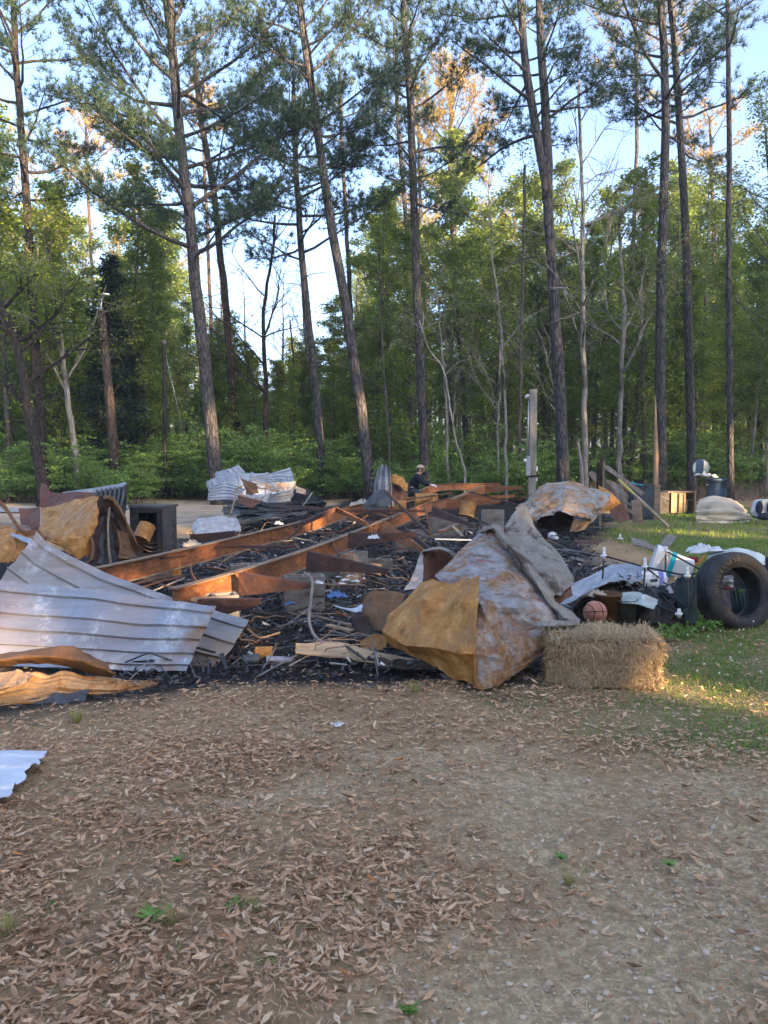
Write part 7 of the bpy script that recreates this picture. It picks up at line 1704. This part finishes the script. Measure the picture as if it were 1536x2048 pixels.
a = Acc(); p = G(1240, 1081) + [0, 0, .02]; a.tube([p, p + [0, 0, .1]], .02, 8); a.tube([p + [0, 0, .005], p + [0, 0, .03]], .05, 10); single('white_fitting', a, MT['white'], 'white plastic fitting standing alone on the bare ground behind the shelf', 'fitting', smooth=True)
# white tub with teal band, lying tilted
tb = empty('white_tub', W(1340, 1140, 7.55), 'white plastic tub with a teal band tipped on its side', 'tub')
ax = unit(W(1392, 1150, 7.5) - W(1312, 1125, 7.6)); c0 = W(1314, 1122, 7.6)
zz = unit(np.cross(ax, [0, 1., 0])); yy = np.cross(zz, ax); M = np.eye(4); M[:3, 0] = zz; M[:3, 1] = yy; M[:3, 2] = ax; M[:3, 3] = c0
def sq(rad, n=28, p=4): 
    an = np.linspace(0, 6.283, n, endpoint=False); c_, s_ = np.cos(an), np.sin(an); q = (np.abs(c_) ** p + np.abs(s_) ** p) ** (-1 / p); return np.stack([c_ * q * rad, s_ * q * rad], 1)
def sqlathe(acc, prof, M, n=28, sq_=(1.0, .9)):
    V = []
    for rr_, z in prof:
        s2 = sq(rr_, n); V.append(np.column_stack([s2[:, 0] * sq_[0], s2[:, 1] * sq_[1], np.full(n, z)]))
    V = np.vstack(V) @ M[:3, :3].T + M[:3, 3]; i_ = np.arange(len(prof) - 1)[:, None] * n; j_ = np.arange(n)[None]; k_ = (j_ + 1) % n
    acc.add(V, None, np.stack([i_ + j_, i_ + k_, i_ + n + k_, i_ + n + j_], -1).reshape(-1, 4))
a = Acc(); sqlathe(a, [(.0, .33), (.10, .33), (.118, .32), (.135, .06), (.14, .055), (.14, .02), (.155, .02), (.155, -.02), (.13, -.02), (.02, -.015), (0, -.015)], M); part('body', a, MT['white'], tb, True)
a = Acc(); sqlathe(a, [(.1335, .12), (.1310, .165)], M); 
a = Acc(); sqlathe(a, [(.1345, .105), (.1320, .15)], M); part('printed_band', a, MT['teal'], tb, True)
a = Acc(); sqlathe(a, [(.158, -.045), (.160, -.022), (.158, .0)], M); part('lid_rim', a, MT['white'], tb, True)
# another pail below
a = Acc(); ax2 = unit(np.array([1, -.3, .15])); zz = unit(np.cross(ax2, [0, 1., 0])); yy = np.cross(zz, ax2); M = np.eye(4); M[:3, 0] = zz; M[:3, 1] = yy; M[:3, 2] = ax2; M[:3, 3] = W(1290, 1166, 7.35)
pl = empty('white_pail', W(1300, 1166, 7.3), 'small white pail with a violet label lying under the tub', 'pail')
a.lathe([(0, .2), (.09, .2), (.10, .18), (.11, 0), (.12, 0), (.12, -.02), (0, -.02)], 24, M); part('body', a, MT['white'], pl, True)
a = Acc(); a.lathe([(.1035, .13), (.1005, .175)], 24, M); part('label', a, simple('violet_label', (.2, .2, .45), .5), pl, True)
# burnt buckets, ball
def bucket(px, py, d, r0, r1, h, mat, label):
    a = Acc(); c = W(px, py, d); M = np.eye(4); M[:3, 3] = (c[0], c[1], max(0, c[2]))
    a.lathe([(0, 0), (r0, 0), (r1, h), (r1 + .008, h), (r1 + .008, h - .02), (r1 - .004, h - .02), (r1 - .008, h - .01), (r0 - .01, .02), (0, .02)], 22, M); return single('burnt_bucket', a, MT[mat], label, 'bucket', 'buckets behind the ball', True)
bucket(1214, 1246, 6.75, .10, .12, .27, 'tan_dark', 'brown melted bucket right behind the ball'); bucket(1250, 1252, 6.7, .09, .10, .24, 'bin_steel', 'grey-green bucket under the glass pane')
rag('melted_rag', 1192, 1190, 6.8, .08, 'canvas', 'melted tan rag hanging over the brown bucket', 'rag', seed=91, h=1.0)
bp = G(1190, 1252); br_ = .102; bp = np.array([W(1190, 1226, 6.55)[0], 6.55, .205]); ball = empty('basketball', (bp[0], bp[1], 0), 'faded orange basketball on the grass beside the big sheet', 'ball')
a = Acc(); blob(a, bp, (br_, br_, br_), 28, 18)
V_ = a.v[0]; dl = V_[:, 0] - bp[0]; part('skin', a, simple('faded_ball', (.46, .21, .15), .75, var=.3, scale=8, bump=.3), ball, True)
def ring(acc, c, n_, rad, off=0.0, w_=.003):
    n_ = unit(np.array(n_, float)); u_ = unit(np.cross(n_, [.3, .2, 1])); v_ = np.cross(n_, u_); rr_ = math.sqrt(max(rad * rad - off * off, 1e-6)); t_ = np.linspace(0, 6.283, 40)
    acc.tube([c + n_ * off + (u_ * math.cos(q) + v_ * math.sin(q)) * rr_ for q in t_], w_, 5, cap=False)
for nrm, off in (((1, .5, 0), 0), ((0, .3, 1), 0), ((1, .5, 0), .07), ((1, .5, 0), -.07)):
    a = Acc(); ring(a, bp, nrm, br_ + .0005, off); part('seam', a, MT['blackpl'], ball, True)
# glass pane and crumpled silver sheet, black heap
one_sheet('glass_pane', [[(1240, 1186, 6.9), (1275, 1184, 6.95), (1318, 1200, 6.8)], [(1244, 1205, 6.6), (1275, 1208, 6.55), (1308, 1218, 6.5)]], MT['glass'], 'dusty glass pane lying across the buckets', 'pane', None, nu=10, nv=6, crumple=.004, cs=.4, thick=.006, jag=(.0, .01, 0, .02))
one_sheet('silver_sheet', [[(1148, 1165, 7.0), (1190, 1146, 7.4), (1230, 1128, 7.7), (1262, 1126, 7.7), (1290, 1134, 7.5)], [(1130, 1190, 6.7), (1172, 1180, 6.95), (1205, 1166, 7.1), (1245, 1150, 7.3), (1285, 1160, 7.2)], [(1118, 1204, 6.5), (1140, 1206, 6.5), (1180, 1180, 6.8), (1216, 1164, 7.0), (1250, 1160, 7.1)]],
          MT['blue'], 'crumpled light blue silver sheet left of the rod shelf', 'metal sheet', None, nu=44, nv=26, crumple=.025, cs=.35, seed=140, jag=(.02, .04, .03, .03))
one_sheet('charred_cloth', [[(1140, 1212, 6.75), (1200, 1172, 7.15), (1250, 1162, 7.3), (1330, 1170, 7.2), (1385, 1160, 7.2)], [(1150, 1226, 6.8), (1200, 1205, 6.95), (1270, 1200, 6.9), (1330, 1205, 6.9), (1385, 1200, 7.0)], [(1165, 1240, 6.75), (1210, 1240, 6.8), (1270, 1246, 6.7), (1330, 1246, 6.7), (1380, 1240, 6.8)]],
          MT['black'], 'black charred heap under the rod shelf', 'charred heap', None, nu=50, nv=34, crumple=.07, cs=.3, seed=141, jag=(.03, .03, .02, .02))
one_sheet('dark_tarp', [[(1350, 1160, 7.0), (1372, 1150, 7.0), (1398, 1158, 7.0)], [(1352, 1200, 6.9), (1374, 1200, 6.8), (1394, 1200, 6.9)], [(1362, 1245, 6.8), (1378, 1250, 6.7), (1392, 1248, 6.8)]], MT['darkcloth'], 'dark green tarp hanging left of the tyre', 'cloth', None, nu=20, nv=20, ribs=(4, .02, .3, 'v'), crumple=.02, cs=.25, seed=142, smooth=True)
a = Acc(); rr3 = np.random.default_rng(8)
for q in range(150):
    c = W(rr3.uniform(1230, 1390), rr3.uniform(1150, 1200), rr3.uniform(6.9, 7.4)); L = rr3.uniform(.02, .09); scatter(a, flake, c[None], np.array([[L, L * .6, L * .5]]), rr3.uniform(0, 6, 1), rr3.normal(0, .6, 1), rr3.normal(0, .6, 1), np.array([rr3.choice([.1, .4, .7, .88, .97])]))
tag(put('shelf_litter', a.mesh('shelf_litter'), MT['shard'], kind='stuff'), 'small broken bits heaped under the rod shelf', 'rubble', kind='stuff')
one_sheet('curled_board', [[(1262, 1074, 9.0), (1290, 1082, 8.9), (1318, 1096, 8.8)], [(1266, 1088, 8.7), (1290, 1094, 8.6), (1314, 1104, 8.6)]], MT['wood_grey'], 'grey curved board behind the tub, left one', 'board', 'boards behind the tub', nu=20, nv=6, crumple=.01, cs=.3, thick=.015)
one_sheet('curled_board', [[(1336, 1068, 9.0), (1354, 1072, 8.9)], [(1322, 1086, 8.8), (1342, 1088, 8.7)], [(1310, 1098, 8.7), (1328, 1102, 8.6)]], MT['wood_grey'], 'pale board tilted up behind the tub, right one', 'board', 'boards behind the tub', nu=8, nv=14, crumple=.01, cs=.3, thick=.015)
one_sheet('charred_cloth', [[(1150, 1078, 12.3), (1200, 1084, 11.8)], [(1148, 1084, 12), (1196, 1090, 11.5)]], MT['brownred'], 'flat brown scrap lying on the bare ground beyond the big sheet', 'scrap', None, nu=16, nv=6, crumple=.03, cs=.3, seed=143)
# tall weeds round the tyre and shelf
r = np.random.default_rng(71)
a = Acc()
for q in range(60):
    px, py = r.uniform(1300, 1440), r.uniform(1238, 1285)
    if q > 44: px, py = r.uniform(1200, 1330), r.uniform(1244, 1262)
    c = G(px, py)
    for k in range(9):
        an = r.uniform(0, 6.28); L = r.uniform(.04, .09); scatter(a, LEAFV[1], c[None] + [[r.normal(0, .03), r.normal(0, .03), r.uniform(.02, .09)]], np.array([L]), np.array([an]), np.array([-.6]), np.array([0.]), np.array([r.uniform(.1, .8)]))
tag(put('weed_patch', a.mesh('weed_patch'), MT['leaf_shrub'], kind='stuff'), 'lush green weeds at the foot of the tyre and the rod shelf', 'weeds', kind='stuff')

# ------------------------------------------------------------------ the person
pd_ = 19.5
pr_ = empty('person', W(826, 1020, pd_) * [1, 1, 0], 'person in black hoodie, jeans and tan cap bending over the frame', 'person')
O = np.array(pr_.location[:])
def skinned(name, verts, edges, rad, mat, parent, sub=2):
    me = bpy.data.meshes.new(name); me.from_pydata([tuple(np.array(v) - O) for v in verts], edges, []); me.update()
    o = bpy.data.objects.new(name, me); COL.objects.link(o); o.parent = parent
    sk_ = o.modifiers.new('skin', 'SKIN'); sk_.use_smooth_shade = True
    for i_, rr_ in enumerate(rad):
        me.skin_vertices[0].data[i_].radius = (rr_, rr_) if not isinstance(rr_, tuple) else rr_
    me.skin_vertices[0].data[0].use_root = True
    s = o.modifiers.new('sub', 'SUBSURF'); s.levels = sub; s.render_levels = sub
    me.materials.append(mat); return o
def Wp(x, y, dd=0): return W(x, y, pd_ + dd)
pel, wai, che, nek = Wp(825, 981), Wp(827, 970), Wp(832, 958), Wp(837, 949)
hd = Wp(841, 941)
g = -O
shL, shR = Wp(834, 954, -.17), Wp(836, 954, .17); elL, elR = Wp(846, 966, -.25), Wp(848, 965, .22); wrL, wrR = Wp(860, 970, -.2), Wp(862, 969, .12)
kn1, kn2 = pel + [.30, -.1, -.12], pel + [.24, .16, -.2]; an1, an2 = np.array([pel[0] + .12, pel[1] - .12, .09]), np.array([pel[0] - .05, pel[1] + .16, .09])
vs = [pel, wai, che, nek, hd + [0, 0, -.03], hd + [.01, 0, .05], shL, elL, wrL, wrL + [.07, 0, -.02], shR, elR, wrR, wrR + [.07, 0, -.02], pel + [.02, -.1, -.03], kn1, an1, an1 + [.14, 0, -.04], pel + [.02, .1, -.03], kn2, an2, an2 + [.14, 0, -.04]]
es = [(0, 1), (1, 2), (2, 3), (3, 4), (4, 5), (2, 6), (6, 7), (7, 8), (8, 9), (2, 10), (10, 11), (11, 12), (12, 13), (0, 14), (14, 15), (15, 16), (16, 17), (0, 18), (18, 19), (19, 20), (20, 21)]
rd_ = [.12, .11, .12, .055, .07, .075, .055, .04, .028, .03, .055, .04, .028, .03, .085, .058, .038, .04, .085, .058, .038, .04]
skinned('body', vs, es, rd_, MT['skin'], pr_)
skinned('hoodie', [wai + (pel - wai) * .7, wai, che, nek + [0, 0, -.01], shL, elL, wrL, shR, elR, wrR], [(0, 1), (1, 2), (2, 3), (2, 4), (4, 5), (5, 6), (2, 7), (7, 8), (8, 9)], [.15, .145, .155, .075, .085, .062, .045, .085, .062, .045], MT['hoodie'], pr_)
skinned('jeans', [pel + [0, 0, .02], pel + [.02, -.1, -.03], kn1, an1, pel + [.02, .1, -.03], kn2, an2], [(0, 1), (1, 2), (2, 3), (0, 4), (4, 5), (5, 6)], [.135, .10, .075, .06, .10, .075, .06], MT['jeans'], pr_)
for nm, e in (('shoe', an1), ('shoe', an2)):
    a = Acc(); blob(a, e + [.07, 0, -.045], (.14, .05, .045)); part(nm, a, MT['blackpl'], pr_, True)
a = Acc(); blob(a, hd + [-.012, 0, .03], (.093, .082, .095), 16, 10); a.v[0][:, 2] = np.maximum(a.v[0][:, 2], hd[2] - .03); part('hair', a, MT['hair'], pr_, True)
a = Acc(); blob(a, hd + [-.005, 0, .075], (.1, .09, .075), 16, 10); a.v[0][:, 2] = np.maximum(a.v[0][:, 2], hd[2] + .06); a.box(hd + [.115, 0, .072], (.09, .13, .012)); part('cap', a, MT['cap'], pr_, True)
a = Acc(); blob(a, hd + [.082, 0, .005], (.02, .013, .02), 8, 6); part('nose', a, MT['skin'], pr_, True)
for s in (-1, 1):
    a = Acc(); blob(a, hd + [.073, s * .03, .028], (.006, .008, .005), 8, 6); part('eye', a, MT['blackpl'], pr_, True)
    a = Acc(); blob(a, hd + [-.005, s * .078, .01], (.02, .01, .03), 8, 6); part('ear', a, MT['skin'], pr_, True)
a = Acc(); blob(a, hd + [.068, 0, -.03], (.012, .025, .006), 8, 6); part('mouth', a, simple('lips', (.35, .13, .11), .6, bump=0), pr_, True)
for wr in (wrL, wrR):
    for k in range(4):
        o_ = (k - 1.5) * .02; L = (.075, .085, .08, .065)[k]; p = wr + [.08, o_, -.015]
        a = Acc(); a.tube(spline([p, p + [L * .5, 0, -.005], p + [L * .85, 0, -.035], p + [L * .8, 0, -.055]], 8), [.011, .011, .010, .010, .009, .009, .008, .006], 6); part('finger', a, MT['whitecloth'], pr_, True)
    a = Acc(); p = wr + [.045, -.03, -.01]; a.tube(spline([p, p + [.03, -.02, -.01], p + [.055, -.012, -.03]], 6), [.012, .012, .011, .010, .009, .007], 6); part('thumb', a, MT['whitecloth'], pr_, True)
    a = Acc(); blob(a, wr + [.06, 0, -.01], (.05, .045, .022), 10, 8); part('glove', a, MT['whitecloth'], pr_, True)
# ------------------------------------------------------------------ evening haze between the trees
a = Acc(); a.box((0, 35, 16), (700, 640, 34))
hz = Mat('evening_haze'); hz.nt.nodes.remove(hz.b)
pv = hz.n('ShaderNodeVolumePrincipled'); pv.inputs['Density'].default_value = .0011; pv.inputs['Color'].default_value = (.86, .93, 1, 1); pv.inputs['Anisotropy'].default_value = .2
hz.L(pv.outputs[0], hz.out.inputs['Volume'])
tag(put('haze', a.mesh('haze'), hz.m, kind='stuff'), 'thin bluish evening haze hanging between the trees', 'haze', kind='stuff')
